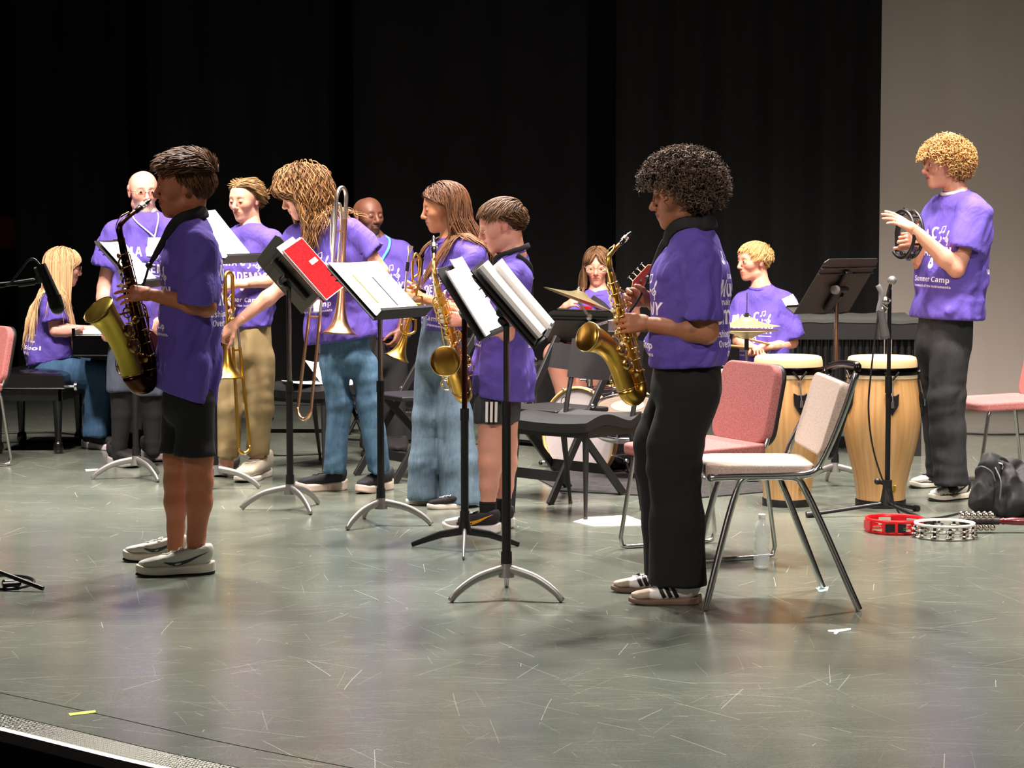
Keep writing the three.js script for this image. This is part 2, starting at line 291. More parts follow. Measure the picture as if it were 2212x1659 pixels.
// ---------- people ----------
Field.prototype.join = function (f, k) { (this.subs ??= []).push([f, k]); return this; };
{
  const ev0 = Field.prototype.ev, b0 = Field.prototype.bounds;
  Field.prototype.ev = function (x, y, z) {
    if (!this.subs) return ev0.call(this, x, y, z);
    const cuts = this.cuts, disp = this.disp, holes = this.holes; this.cuts = []; this.disp = null; this.holes = null;
    let d = ev0.call(this, x, y, z);
    for (const [f, k] of this.subs) { const e = f.ev(x, y, z), h = Math.max(k - Math.abs(d - e), 0) / k; d = Math.min(d, e) - h * h * k * 0.25; }
    this.cuts = cuts; this.disp = disp; this.holes = holes;
    if (disp && d < 0.06 && d > -0.06) d += disp(x, y, z);
    for (const c of cuts) { const e = (x - c[0]) * c[3] + (y - c[1]) * c[4] + (z - c[2]) * c[5], k = c[6], h = Math.max(k - Math.abs(d - e), 0) / k; d = Math.max(d, e) + h * h * k * 0.25; }
    if (holes) for (const c of holes) { const e = -c.ev(x, y, z); if (e > d) d = e; }
    return d;
  };
  Field.prototype.bounds = function (p) { const b = b0.call(this, p); for (const [f] of this.subs ?? []) b.union(f.bounds(p)); return b; };
}
const fabricBump = dataTex(128, 128, (u, v) => { const a = 128 + 60 * Math.sin(u * 402) * Math.sin(v * 402) + rr(-30, 30); return [a, a, a]; });
const foldBump = dataTex(512, 512, (u, v) => { const a = u * 6.28318, b = v * 6.28318, r = (f, s) => 1 - 2.2 * Math.abs(nz(Math.cos(a) * f + s, Math.sin(a) * f, Math.cos(b) * f * 0.5 + Math.sin(a + b) * 0.6)); const c = clamp(110 + 70 * r(2.2, 1) + 45 * r(4.5, 6) + 8 * Math.sin(u * 1600) * Math.sin(v * 1600) + rr(-6, 6), 0, 255); return [c, c, c]; });
const shirtTex = canvasTex(2048, 1024, (c, w, h) => {
  c.fillStyle = '#5745a2'; c.fillRect(0, 0, w, h);
  const mm = 1024 / 700;                       // canvas pixels to the millimetre: each half is 700 mm wide
  for (let i = 0; i < 9000; i++) { c.fillStyle = rnd() < 0.5 ? 'rgba(255,255,255,0.022)' : 'rgba(20,0,60,0.03)'; c.fillRect(rr(0, w), rr(0, h), rr(1, 3), rr(2, 16)); }
  const ink = '#eee6f4'; c.fillStyle = ink; c.strokeStyle = ink; c.lineCap = 'round'; c.lineJoin = 'round';
  const T = (s, x, y, size, bold = true, font = 'sans-serif', sq = 1) => { c.save(); c.translate(x, y); c.scale(sq, 1); c.font = (bold ? 'bold ' : '') + size * mm + 'px ' + font; c.textAlign = 'center'; c.fillText(s, 0, 0); c.restore(); };
  const note = (x, y, s, two) => { c.lineWidth = 5 * s; c.beginPath(); c.ellipse(x, y, 9 * s, 7 * s, -0.4, 0, 7); c.fill(); c.beginPath(); c.moveTo(x + 8 * s, y); c.lineTo(x + 8 * s, y - 38 * s); if (two) { c.lineTo(x + 36 * s, y - 44 * s); c.lineTo(x + 36 * s, y - 6 * s); } else c.quadraticCurveTo(x + 24 * s, y - 26 * s, x + 14 * s, y - 14 * s); c.stroke(); if (two) { c.beginPath(); c.ellipse(x + 28 * s, y - 5 * s, 9 * s, 7 * s, -0.4, 0, 7); c.fill(); } };
  const clef = (x, y, s) => { c.lineWidth = 6 * s; c.beginPath(); c.moveTo(x, y + 40 * s); c.bezierCurveTo(x + 16 * s, y + 30 * s, x - 10 * s, y - 20 * s, x + 4 * s, y - 42 * s); c.bezierCurveTo(x + 16 * s, y - 58 * s, x + 10 * s, y - 22 * s, x - 8 * s, y - 8 * s); c.bezierCurveTo(x - 26 * s, y + 10 * s, x - 4 * s, y + 28 * s, x + 12 * s, y + 14 * s); c.bezierCurveTo(x + 22 * s, y, x + 2 * s, y - 8 * s, x - 2 * s, y + 8 * s); c.stroke(); };
  // front
  const fx = 512, fy = 360;
  T('M', fx - 135, fy, 62, true, 'sans-serif', 0.9); T('A', fx - 60, fy, 66, true, 'sans-serif', 0.85); T('C', fx + 20, fy - 6, 78, true, 'sans-serif', 0.85);
  note(fx + 70, fy - 50, 1.1, true); note(fx + 78, fy + 12, 0.9); clef(fx + 148, fy - 10, 1.2); c.beginPath(); c.arc(fx + 116, fy - 12, 8, 0, 7); c.fill();
  T('ACADEMY', fx, fy + 118, 66, true, 'sans-serif', 0.88);
  c.lineWidth = 7; c.beginPath(); c.moveTo(fx + 55, fy + 140); c.lineTo(fx + 175, fy + 144); c.stroke();
  c.beginPath(); c.ellipse(fx + 12, fy + 178, 22, 30, 0.1, 0, 7); c.fill(); c.beginPath(); c.ellipse(fx + 14, fy + 146, 15, 18, 0, 0, 7); c.fill(); c.fillStyle = '#5745a2'; c.beginPath(); c.arc(fx + 10, fy + 168, 9, 0, 7); c.fill(); c.fillStyle = ink;
  T('Summer Camp', fx - 4, fy + 300, 36, true, 'sans-serif', 0.95); T('lessons in all the instruments', fx, fy + 340, 17, true);
  // back
  const bx = 1536, by = 250;
  note(bx - 120, by - 60, 1.6, true); clef(bx - 30, by - 70, 1.2); note(bx + 60, by - 70, 1.4); T('because', bx, by + 20, 30); T('Music', bx, by + 116, 88, true, 'sans-serif', 0.95);
  T('makes you', bx, by + 160, 32); T('Smart', bx, by + 262, 96, true, 'sans-serif', 0.95); T('Washington School', bx, by + 330, 34); T('Overland Park', bx, by + 384, 34); T('Central', bx, by + 436, 32);
});
const PURPLE = new THREE.MeshPhysicalMaterial({ map: shirtTex, roughness: 0.85, bumpMap: foldBump, bumpScale: 0.0036, sheen: 0.25, sheenColor: new THREE.Color(0x8f7be0), sheenRoughness: 0.6 });
PURPLE.bumpMap.repeat.set(4, 2);
const SKIN = new THREE.MeshPhysicalMaterial({ vertexColors: true, roughness: 0.52, sheen: 0.15, sheenColor: new THREE.Color(0xffb9a0), sheenRoughness: 0.5 });
const HAIR = new THREE.MeshPhysicalMaterial({ vertexColors: true, roughness: 0.58, specularIntensity: 0.5 });
const EYEWHITE = S(0xe8e0da, { roughness: 0.25 }), IRIS = S(0x2a1a10, { roughness: 0.15 });
const CLOTH = (h, o = {}) => PH(h, { roughness: 0.9, bumpMap: fabricBump, bumpScale: 0.0005, ...o });
function denim(a, b) {
  const A = new THREE.Color(a), B = new THREE.Color(b);
  const t = dataTex(256, 256, (u, v) => { const n = 0.45 + 0.3 * nz(u * 4, v * 2, 2) + 0.2 * nz(u * 30, v * 9, 7), w = clamp(n + rr(-0.2, 0.2), 0, 1), m = 255; const c = A.clone().lerp(B, w).convertLinearToSRGB(); return [c.r * m, c.g * m, c.b * m]; }, true);
  t.repeat.set(3, 3); return S(0xffffff, { map: t, roughness: 0.9, bumpMap: fabricBump, bumpScale: 0.0006 });
}
// uv in metres for a mesh without any: by the larger face of each triangle
function boxUV(g, s = 1) {
  g = g.index ? g.toNonIndexed() : g; const p = g.attributes.position, n = g.attributes.normal, uv = new Float32Array(p.count * 2);
  for (let i = 0; i < p.count; i += 3) {
    let nx = 0, ny = 0, nzv = 0; for (let j = 0; j < 3; j++) { nx += n.getX(i + j); ny += n.getY(i + j); nzv += n.getZ(i + j); }
    nx = Math.abs(nx); ny = Math.abs(ny); nzv = Math.abs(nzv);
    for (let j = 0; j < 3; j++) { const k = i + j, x = p.getX(k) * s, y = p.getY(k) * s, z = p.getZ(k) * s; if (ny > nx && ny > nzv) { uv[k * 2] = x; uv[k * 2 + 1] = z; } else if (nx > nzv) { uv[k * 2] = z; uv[k * 2 + 1] = y; } else { uv[k * 2] = x; uv[k * 2 + 1] = y; } }
  }
  g.setAttribute('uv', new THREE.BufferAttribute(uv, 2)); return g;
}
const HE = { c: [0, 0.032, -0.013], r: [0.0755, 0.083, 0.1035] };     // the skull under the hair, in head units
function headField(h, f, o) {
  const L = (x, y, z) => V(x, y, z).applyMatrix4(h.m), s = h.s, X = h.x, e = o.eye ?? 'open';
  const jw = o.jaw ?? 1, ns = o.nose ?? 1;
  f.add(L(0, 0.03, -0.036), L(0, 0.036, 0.01), 0.071 * s, 0.077 * s, 0.072 * s, 0.076 * s, X, 0.02);
  f.add(L(0, 0.012, 0.022), L(0, -0.055, 0.032), 0.061 * s, 0.058 * s, 0.045 * jw * s, 0.046 * s, X, 0.03 * s);
  f.add(L(0, -0.066, -0.004), L(0, -0.086, 0.046), 0.055 * jw * s, 0.03 * s, 0.028 * jw * s, 0.023 * s, X, 0.025 * s);
  f.ell(L(0, -0.094, 0.062), 0.02 * jw * s, 0.0165 * s, X, 0.02 * s);
  for (const q of [-1, 1]) { f.sph(L(q * 0.037, -0.02, 0.054), 0.025 * s, 0.03 * s); }
  f.cap(L(-0.03, 0.024, 0.073), L(0.03, 0.024, 0.073), 0.0115 * s, 0.0115 * s, 0.02 * s);
  for (const q of [-1, 1]) f.sph(L(q * 0.031, 0.002, 0.0945), 0.0165 * s, 0.016 * s, true);
  f.cap(L(0, 0.014, 0.083), L(0, -0.027, 0.101 + 0.002 * ns), 0.0075 * s, 0.0105 * ns * s, 0.014 * s);
  f.sph(L(0, -0.031, 0.103), 0.0108 * ns * s, 0.006 * s);
  for (const q of [-1, 1]) f.sph(L(q * 0.0115 * ns, -0.035, 0.093), 0.0078 * ns * s, 0.006 * s);
  f.ell(L(0, -0.06, 0.067), 0.027 * s, 0.0205 * s, X, 0.02 * s);
  f.cap(L(-0.018, -0.0565, 0.079), L(0, -0.0535, 0.0875), 0.0045 * s, 0.006 * s, 0.005 * s); f.cap(L(0.018, -0.0565, 0.079), L(0, -0.0535, 0.0875), 0.0045 * s, 0.006 * s, 0.005 * s);
  f.ell(L(0, -0.0665, 0.0835), 0.0165 * s, 0.0068 * s, X, 0.005 * s);
  for (const q of [-1, 1]) {
    f.sph(L(q * 0.031, 0.002, 0.0735), 0.0152 * s, 0.005 * s);
    if (e === 'open') f.cap(L(q * 0.0215, 0.0008, 0.091), L(q * 0.0405, 0.0012, 0.087), 0.0038 * s, 0.0034 * s, 0.002, true);
    else if (e === 'down') f.cap(L(q * 0.022, -0.0035, 0.0905), L(q * 0.04, -0.003, 0.0865), 0.0022 * s, 0.002 * s, 0.002, true);
    f.add(L(q * 0.074, 0.02, -0.021), L(q * 0.0715, -0.02, -0.009), 0.0075 * s, 0.0175 * s, 0.006 * s, 0.0115 * s, X, 0.005 * s);
    f.sph(L(q * 0.0835, 0.004, -0.012), 0.0095 * s, 0.004 * s, true);
  }
  return f;
}
function handField(f, wr, fd, pn, side, o, s) {
  const Y = fd.clone().normalize(), Z = pn.clone().addScaledVector(Y, -pn.dot(Y)).normalize(), X = V().crossVectors(Y, Z).multiplyScalar(side === 'L' ? -1 : 1);
  const P = (x, y, z) => wr.clone().addScaledVector(X, x * s).addScaledVector(Y, y * s).addScaledVector(Z, z * s);
  f.cap(P(0, -0.045, 0), P(0, 0.01, 0), 0.022 * s, 0.025 * s, 0.01);
  f.add(P(0.002, 0.018, 0), P(0, 0.07, 0.001), 0.028 * s, 0.0165 * s, 0.0385 * s, 0.014 * s, X, 0.02);
  f.cap(P(0.02, 0.02, 0.008), P(0.024, 0.045, 0.01), 0.013 * s, 0.012 * s, 0.014);
  const c = o.curl ?? [0.4, 0.45, 0.5, 0.55], sp = o.spread ?? 0.06, tips = [];
  const B = [[0.029, 0.082, 0.074, 0.0088], [0.0095, 0.087, 0.082, 0.0089], [-0.011, 0.083, 0.076, 0.0086], [-0.029, 0.074, 0.06, 0.0076]];
  B.forEach(([x, y, len, r], i) => {
    let a = P(x, y, 0), ang = 0, sd = (1.3 - i) * sp; const cc = Array.isArray(c[i]) ? c[i] : [c[i], c[i] * 1.2, c[i] * 0.8];
    f.cap(P(x * 0.75, y * 0.55, 0), a, 0.0095 * s, r * 1.04 * s, 0.008);
    [0.46, 0.3, 0.24].forEach((q, j) => {
      ang += cc[j]; const d = V().addScaledVector(Y, Math.cos(ang) * Math.cos(sd)).addScaledVector(Z, Math.sin(ang)).addScaledVector(X, Math.sin(sd) * Math.cos(ang));
      const b = a.clone().addScaledVector(d, len * q * s); f.cap(a, b, r * (1 - 0.1 * j) * s, r * (0.93 - 0.11 * j) * s, 0.0025); a = b; if (j === 2) tips.push([a, d]);
    });
  });
  const t = o.thumb ?? [0.75, 0.5, 0.35];   // out, toward the palm, bend
  let a = P(0.022, 0.022, 0.006), d = V().addScaledVector(X, Math.sin(t[0])).addScaledVector(Y, Math.cos(t[0])).addScaledVector(Z, t[1]).normalize();
  [[0.042, 0.0125, 0.0105], [0.034, 0.0105, 0.0092], [0.026, 0.0092, 0.0078]].forEach(([l, r0, r1], j) => { const b = a.clone().addScaledVector(d, l * s); f.cap(a, b, r0 * s, r1 * s, 0.006); a = b; d = d.clone().addScaledVector(Y, t[2] * 0.8).addScaledVector(X, -t[2] * 0.55).normalize(); });
  return f;
}
// hair made of many tapering locks on a cap; everything in world space
function hairGeo(h, o, avoid) {
  const geos = [], A = new THREE.Color(o.col[0]), B = new THREE.Color(o.col[1]), inv = h.m.clone().invert(), q = V(), s = h.s;
  const hl = o.hl ?? (z => z > 0.065 ? 0.074 : z > 0.03 ? lerp(0.045, 0.074, (z - 0.03) / 0.035) : z > -0.02 ? lerp(0.012, 0.045, (z + 0.02) / 0.05) : z > -0.06 ? lerp(-0.055, 0.012, (z + 0.06) / 0.04) : -0.062);
  const on = (d) => V(HE.c[0] + d.x * HE.r[0], HE.c[1] + d.y * HE.r[1], HE.c[2] + d.z * HE.r[2]);
  const inHair = p => p.y > hl(p.z, p.x);
  // cap
  const sg = new THREE.SphereGeometry(1, 64, 44), sp = sg.attributes.position, keep = [], ix = sg.index.array, th = o.cap ?? 0.006;
  const pts = []; for (let i = 0; i < sp.count; i++) { const d = V(sp.getX(i), sp.getY(i), sp.getZ(i)), p = on(d); pts.push([p.clone().addScaledVector(d, th * (inHair(V(p.x, p.y - 0.01, p.z)) ? 1 : 0.1)), inHair(p)]); }
  for (let i = 0; i < ix.length; i += 3) if (pts[ix[i]][1] && pts[ix[i + 1]][1] && pts[ix[i + 2]][1]) keep.push(ix[i], ix[i + 1], ix[i + 2]);
  const cg = new THREE.BufferGeometry(); cg.setAttribute('position', new THREE.Float32BufferAttribute(pts.flatMap(p => { const v = p[0].clone().applyMatrix4(h.m); return [v.x, v.y, v.z]; }), 3)); cg.setIndex(keep); cg.computeVertexNormals();
  paint(cg, (x, y, z, c) => c.copy(A).lerp(B, 0.25 + 0.5 * nz(x * 60, y * 12, z * 60))); geos.push(cg);
  const n = o.n ?? 500, steps = o.steps ?? 10, down = V(0, -1, 0), M3 = new THREE.Matrix3().setFromMatrix4(h.rot);
  for (let i = 0, made = 0; made < n && i < n * 12; i++) {
    const y = rr(-0.95, 1), a = rr(0, Math.PI * 2), w = Math.sqrt(1 - y * y), d = V(w * Math.cos(a), y, w * Math.sin(a)), root = on(d); if (!inHair(root)) continue; made++;
    const nrm = V(d.x / HE.r[0], d.y / HE.r[1], d.z / HE.r[2]).normalize();
    const sv = o.style(root, nrm, rnd); if (!sv) { made--; continue; }
    const dir = sv.dir.clone().applyMatrix3(M3).normalize(), len = sv.len * rr(0.85, 1.1) * s, g = sv.grav ?? o.grav ?? 0, step = len / steps;
    const ex = sv.out ?? o.out ?? 0.008; let p = root.clone().addScaledVector(nrm, sv.lift ?? ex * 0.92).applyMatrix4(h.m), line = [p.clone()];
    for (let k = 0; k < steps; k++) {
      dir.addScaledVector(down, g * step * 30).normalize(); if (sv.drift && p.y < h.p.y - 0.03) dir.addScaledVector(sv.drift, step * 14).normalize();
      if (o.wave) { const ph = k * o.wave[1] + i; dir.x += Math.cos(ph) * o.wave[0]; dir.z += Math.sin(ph) * o.wave[0]; dir.normalize(); }
      p = p.clone().addScaledVector(dir, step);
      q.copy(p).applyMatrix4(inv); if (o.zlim !== undefined && q.y < 0.062 && q.y > -0.15) { const zl = o.zlim + Math.max(0, q.y - 0.015) * 1.5; if (q.z > zl) { q.z = zl + (q.z - zl) * 0.05; p = q.clone().applyMatrix4(h.m); } } const ux = (q.x - HE.c[0]) / (HE.r[0] + ex), uy = (q.y - HE.c[1]) / (HE.r[1] + ex), uz = (q.z - HE.c[2]) / (HE.r[2] + ex), l = Math.hypot(ux, uy, uz);
      if (l < 1) { const f = 1 / l; q.set(HE.c[0] + ux * f * (HE.r[0] + ex), HE.c[1] + uy * f * (HE.r[1] + ex), HE.c[2] + uz * f * (HE.r[2] + ex)); p = q.clone().applyMatrix4(h.m); }
      if (avoid) for (let it = 0; it < 2; it++) { const e = avoid.ev(p.x, p.y, p.z) - 0.008 - ex * 0.6; if (e < 0) { const t = 0.006, gx = avoid.ev(p.x + t, p.y, p.z) - avoid.ev(p.x - t, p.y, p.z), gy = avoid.ev(p.x, p.y + t, p.z) - avoid.ev(p.x, p.y - t, p.z), gz = avoid.ev(p.x, p.y, p.z + t) - avoid.ev(p.x, p.y, p.z - t), gl = Math.hypot(gx, gy, gz) || 1; p.addScaledVector(V(gx / gl, gy / gl, gz / gl), -e); } }
      dir.copy(p).sub(line[line.length - 1]).normalize().lerp(dir, 0.0); line.push(p.clone());
    }
    const curl = sv.curl ?? o.curl;
    if (curl) {   // wind the lock round its own line
      const fine = [], m = o.csteps ?? 22, ph0 = rr(0, 6.3), hand = rnd() < 0.5 ? 1 : -1, c3 = new THREE.CatmullRomCurve3(line); let N = V(1, 0.2, 0.1), T = V(), Bn = V();
      for (let k = 0; k <= m; k++) { const t = k / m, P = c3.getPoint(t); c3.getTangent(t, T); N.addScaledVector(T, -N.dot(T)).normalize(); Bn.crossVectors(T, N); const am = curl[0] * Math.min(1, t * 3 + 0.2), an = ph0 + hand * t * curl[1]; fine.push(P.addScaledVector(N, Math.cos(an) * am).addScaledVector(Bn, Math.sin(an) * am)); }
      line = fine;
    }
    const r = (sv.r ?? o.r ?? 0.004) * rr(0.8, 1.15) * s, mixv = clamp(rnd() * 1.15 - 0.07, 0, 1), c = A.clone().lerp(B, mixv), tip = o.tip ? new THREE.Color(o.tip) : null;
    const tg = tube(line, t => r * (t < 0.75 ? 1 : 1 - 0.8 * (t - 0.75) / 0.25), o.sides ?? 4, { caps: false });
    const per = (o.sides ?? 4) + 1; paint(tg, (x, y2, z, cc, vi) => { const t = Math.floor(vi / per) / line.length; cc.copy(c); if (tip) cc.lerp(tip, t * 0.6); });
    geos.push(tg);
  }
  return join(geos);
}
const comb = (n, c, lift) => c.clone().addScaledVector(n, -c.dot(n)).normalize().addScaledVector(n, lift);
function shoe(parent, heel, toe, st, lift = 0) {
  const Z = toe.clone().sub(heel).setY(0), L = Z.length(); Z.normalize(); const Y = V(0, 1, 0), X = V().crossVectors(Y, Z);
  const m = basis(X, Y, Z, heel.clone().setY(lift)), g = new THREE.Group(); g.name = 'shoe'; g.userData.label = st.label; parent.add(g);
  const k = L / 0.29, so = st.soleH ?? 0.028, W = V(1, 0, 0);
  // sole
  const sh = new THREE.Shape(), N = 36, out = [];
  for (let i = 0; i < N; i++) { const a = i / N * Math.PI * 2, z = 0.5 - 0.5 * Math.cos(a); const hw = (0.030 + 0.012 * sstep(0.35, 0.75, z) - 0.005 * Math.exp(-((z - 0.42) ** 2) / 0.02)) * Math.pow(Math.max(0, 1 - Math.pow(Math.abs(z - 0.5) * 2, 4.5)), 0.5); out.push([Math.sin(a) >= 0 ? hw : -hw, z * L]); }
  out.forEach(([x, z], i) => i ? sh.lineTo(x * k, z) : sh.moveTo(x * k, z));
  const eg = new THREE.ExtrudeGeometry(sh, { depth: so - 0.016, bevelEnabled: true, bevelThickness: 0.008, bevelSize: 0.005, bevelSegments: 3, curveSegments: 4 });
  eg.rotateX(Math.PI / 2).translate(0, so - 0.008, 0);
  { const p = eg.attributes.position; for (let i = 0; i < p.count; i++) { const z = p.getZ(i) / L, y = p.getY(i); p.setY(i, (y > so * 0.6 ? y + 0.012 * Math.pow(clamp((0.3 - z) / 0.3, 0, 1), 1.5) - 0.004 * sstep(0.4, 0.8, z) : y) + (st.spring ?? 0.016) * Math.pow(clamp((z - 0.66) / 0.34, 0, 1), 2) + 0.006 * Math.pow(clamp((0.12 - z) / 0.12, 0, 1), 2)); if (st.flare && y > so * 0.5) p.setX(i, p.getX(i) * 0.95); } eg.computeVertexNormals(); }
  const f = new Field(), P = (x, y, z) => V(x * k, y * k, z * L), b = so / k;
  f.add(P(0, b + 0.016, 0.86), P(0, b + 0.026, 0.55), 0.036 * k, 0.024 * k, 0.041 * k, 0.034 * k, W, 0.02);
  f.add(P(0, b + 0.026, 0.55), P(0, b + 0.035, 0.15), 0.041 * k, 0.034 * k, 0.034 * k, 0.036 * k, W, 0.02);
  f.cap(P(0, b + 0.02, 0.93), P(0, b + 0.014, 0.84), 0.016 * k, 0.024 * k, 0.02);
  f.add(P(0, b + 0.048, 0.42), P(0, b + 0.06, 0.14), 0.03 * k, 0.03 * k, 0.033 * k, 0.04 * k, W, 0.02);
  f.cap(P(0, b + 0.062, 0.40), P(0, b + 0.078, 0.33), 0.02 * k, 0.016 * k, 0.015);
  f.cut(V(0, so - 0.006, 0), V(0, -1, 0)); f.cut(P(0, b + 0.07, 0.25), V(0, 0.97, 0.22).normalize(), 0.01);
  const hole = new Field(); hole.cap(P(0, b + 0.15, 0.2), P(0, b + 0.062, 0.22), 0.03 * k, 0.027 * k); f.holes = [hole];
  const ug = boxUV(f.mesh(0.0065));
  if (st.toe || st.panel) paint(ug, (x, y, z, c) => { c.set(st.upper); const t = z / L; if (st.toe && t > 0.72 - 0.5 * (y - so)) c.set(st.toe); else if (st.panel && (t > 0.34 + 2 * (y - so) && t < 0.62 + 1.2 * (y - so) && y > so + 0.012 || t < 0.16 || y < so + 0.006)) c.set(st.panel); });
  const up = part(g, 'upper', ug.applyMatrix4(m), S(st.toe || st.panel ? 0xffffff : st.upper, { roughness: 0.85, vertexColors: !!(st.toe || st.panel), bumpMap: fabricBump, bumpScale: 0.0006 }));
  part(g, 'sole', eg.applyMatrix4(m), S(st.sole, { roughness: 0.7 }));
  if (st.out) { const og = eg.clone(); const i4 = m.clone().invert(); og.applyMatrix4(i4).scale(1.012, 0.28, 1.004).applyMatrix4(m); part(g, 'outsole', og, S(st.out, { roughness: 0.8 })); }
  // laces
  const top = (x, z) => { let y = 0.16; while (y > 0.01 && f.ev(x, y, z) > 0.001) y -= 0.0015; return y; }, lg = [];
  for (let i = 0; i < 5; i++) { const z = L * lerp(0.42, 0.63, i / 4), w = 0.019 * k, sg = i % 2 ? 1 : -1, pp = []; for (let j = 0; j <= 6; j++) { const x = lerp(-w, w, j / 6), zz = z + sg * (j / 6 - 0.5) * 0.018; pp.push(V(x, top(x, zz) + 0.002, zz)); } lg.push(tube(pp, 0.0028, 5)); }
  for (const q of [-1, 1]) { const z0 = L * 0.42, pp = []; for (let j = 0; j <= 8; j++) { const a = j / 8 * Math.PI, x = q * (0.006 + 0.02 * Math.sin(a)), z = z0 + 0.012 - 0.02 * j / 8; pp.push(V(x, top(x, z) + 0.003 + 0.004 * Math.sin(a), z)); } lg.push(tube(pp, 0.0023, 5)); }
  part(g, 'laces', join(lg).applyMatrix4(m), S(st.lace ?? st.upper, { roughness: 0.9 }));
  // marks on the sides: rows of [z0, y0, z1, y1, width0, width1] in shares of length and metres above the sole
  if (st.marks) for (const q of [-1, 1]) {
    const mg = [];
    for (const mk of st.marks) {
      const pos = [], idx = [], n = 10, c = new THREE.CatmullRomCurve3(mk.map(a => V(a[0], a[1], a[2])));
      const side = (z, y) => { let x = 0.09; while (x > 0 && f.ev(q * x, y, z) > 0) x -= 0.001; return q * (x + 0.0018); };
      for (let i = 0; i <= n; i++) { const a = c.getPoint(i / n), b2 = c.getTangent(i / n), l = Math.hypot(b2.x * L, b2.y) || 1, nx = -b2.y / l, ny = b2.x * L / l; for (const e of [-0.5, 0.5]) { const z = a.x * L + nx * a.z * e, y = so + a.y + ny * a.z * e; pos.push(side(z, y), y, z); } if (i) { const o2 = i * 2; idx.push(o2 - 2, o2 - 1, o2, o2, o2 - 1, o2 + 1); } }
      const gg = new THREE.BufferGeometry(); gg.setAttribute('position', new THREE.Float32BufferAttribute(pos, 3)); gg.setIndex(idx); gg.computeVertexNormals(); mg.push(gg);
    }
    part(g, 'side_mark', join(mg).applyMatrix4(m), S(st.mark, { roughness: 0.6, side: THREE.DoubleSide }));
  }
  return g;
}
const SWOOSH = [[[0.66, 0.02, 0.004], [0.5, 0.012, 0.017], [0.36, 0.022, 0.013], [0.2, 0.042, 0.006], [0.08, 0.056, 0.001]]];
const STRIPES3 = [0.34, 0.43, 0.52].map(z => [[z - 0.02, 0.006, 0.014], [z + 0.02, 0.026, 0.014], [z + 0.06, 0.048, 0.013]]);

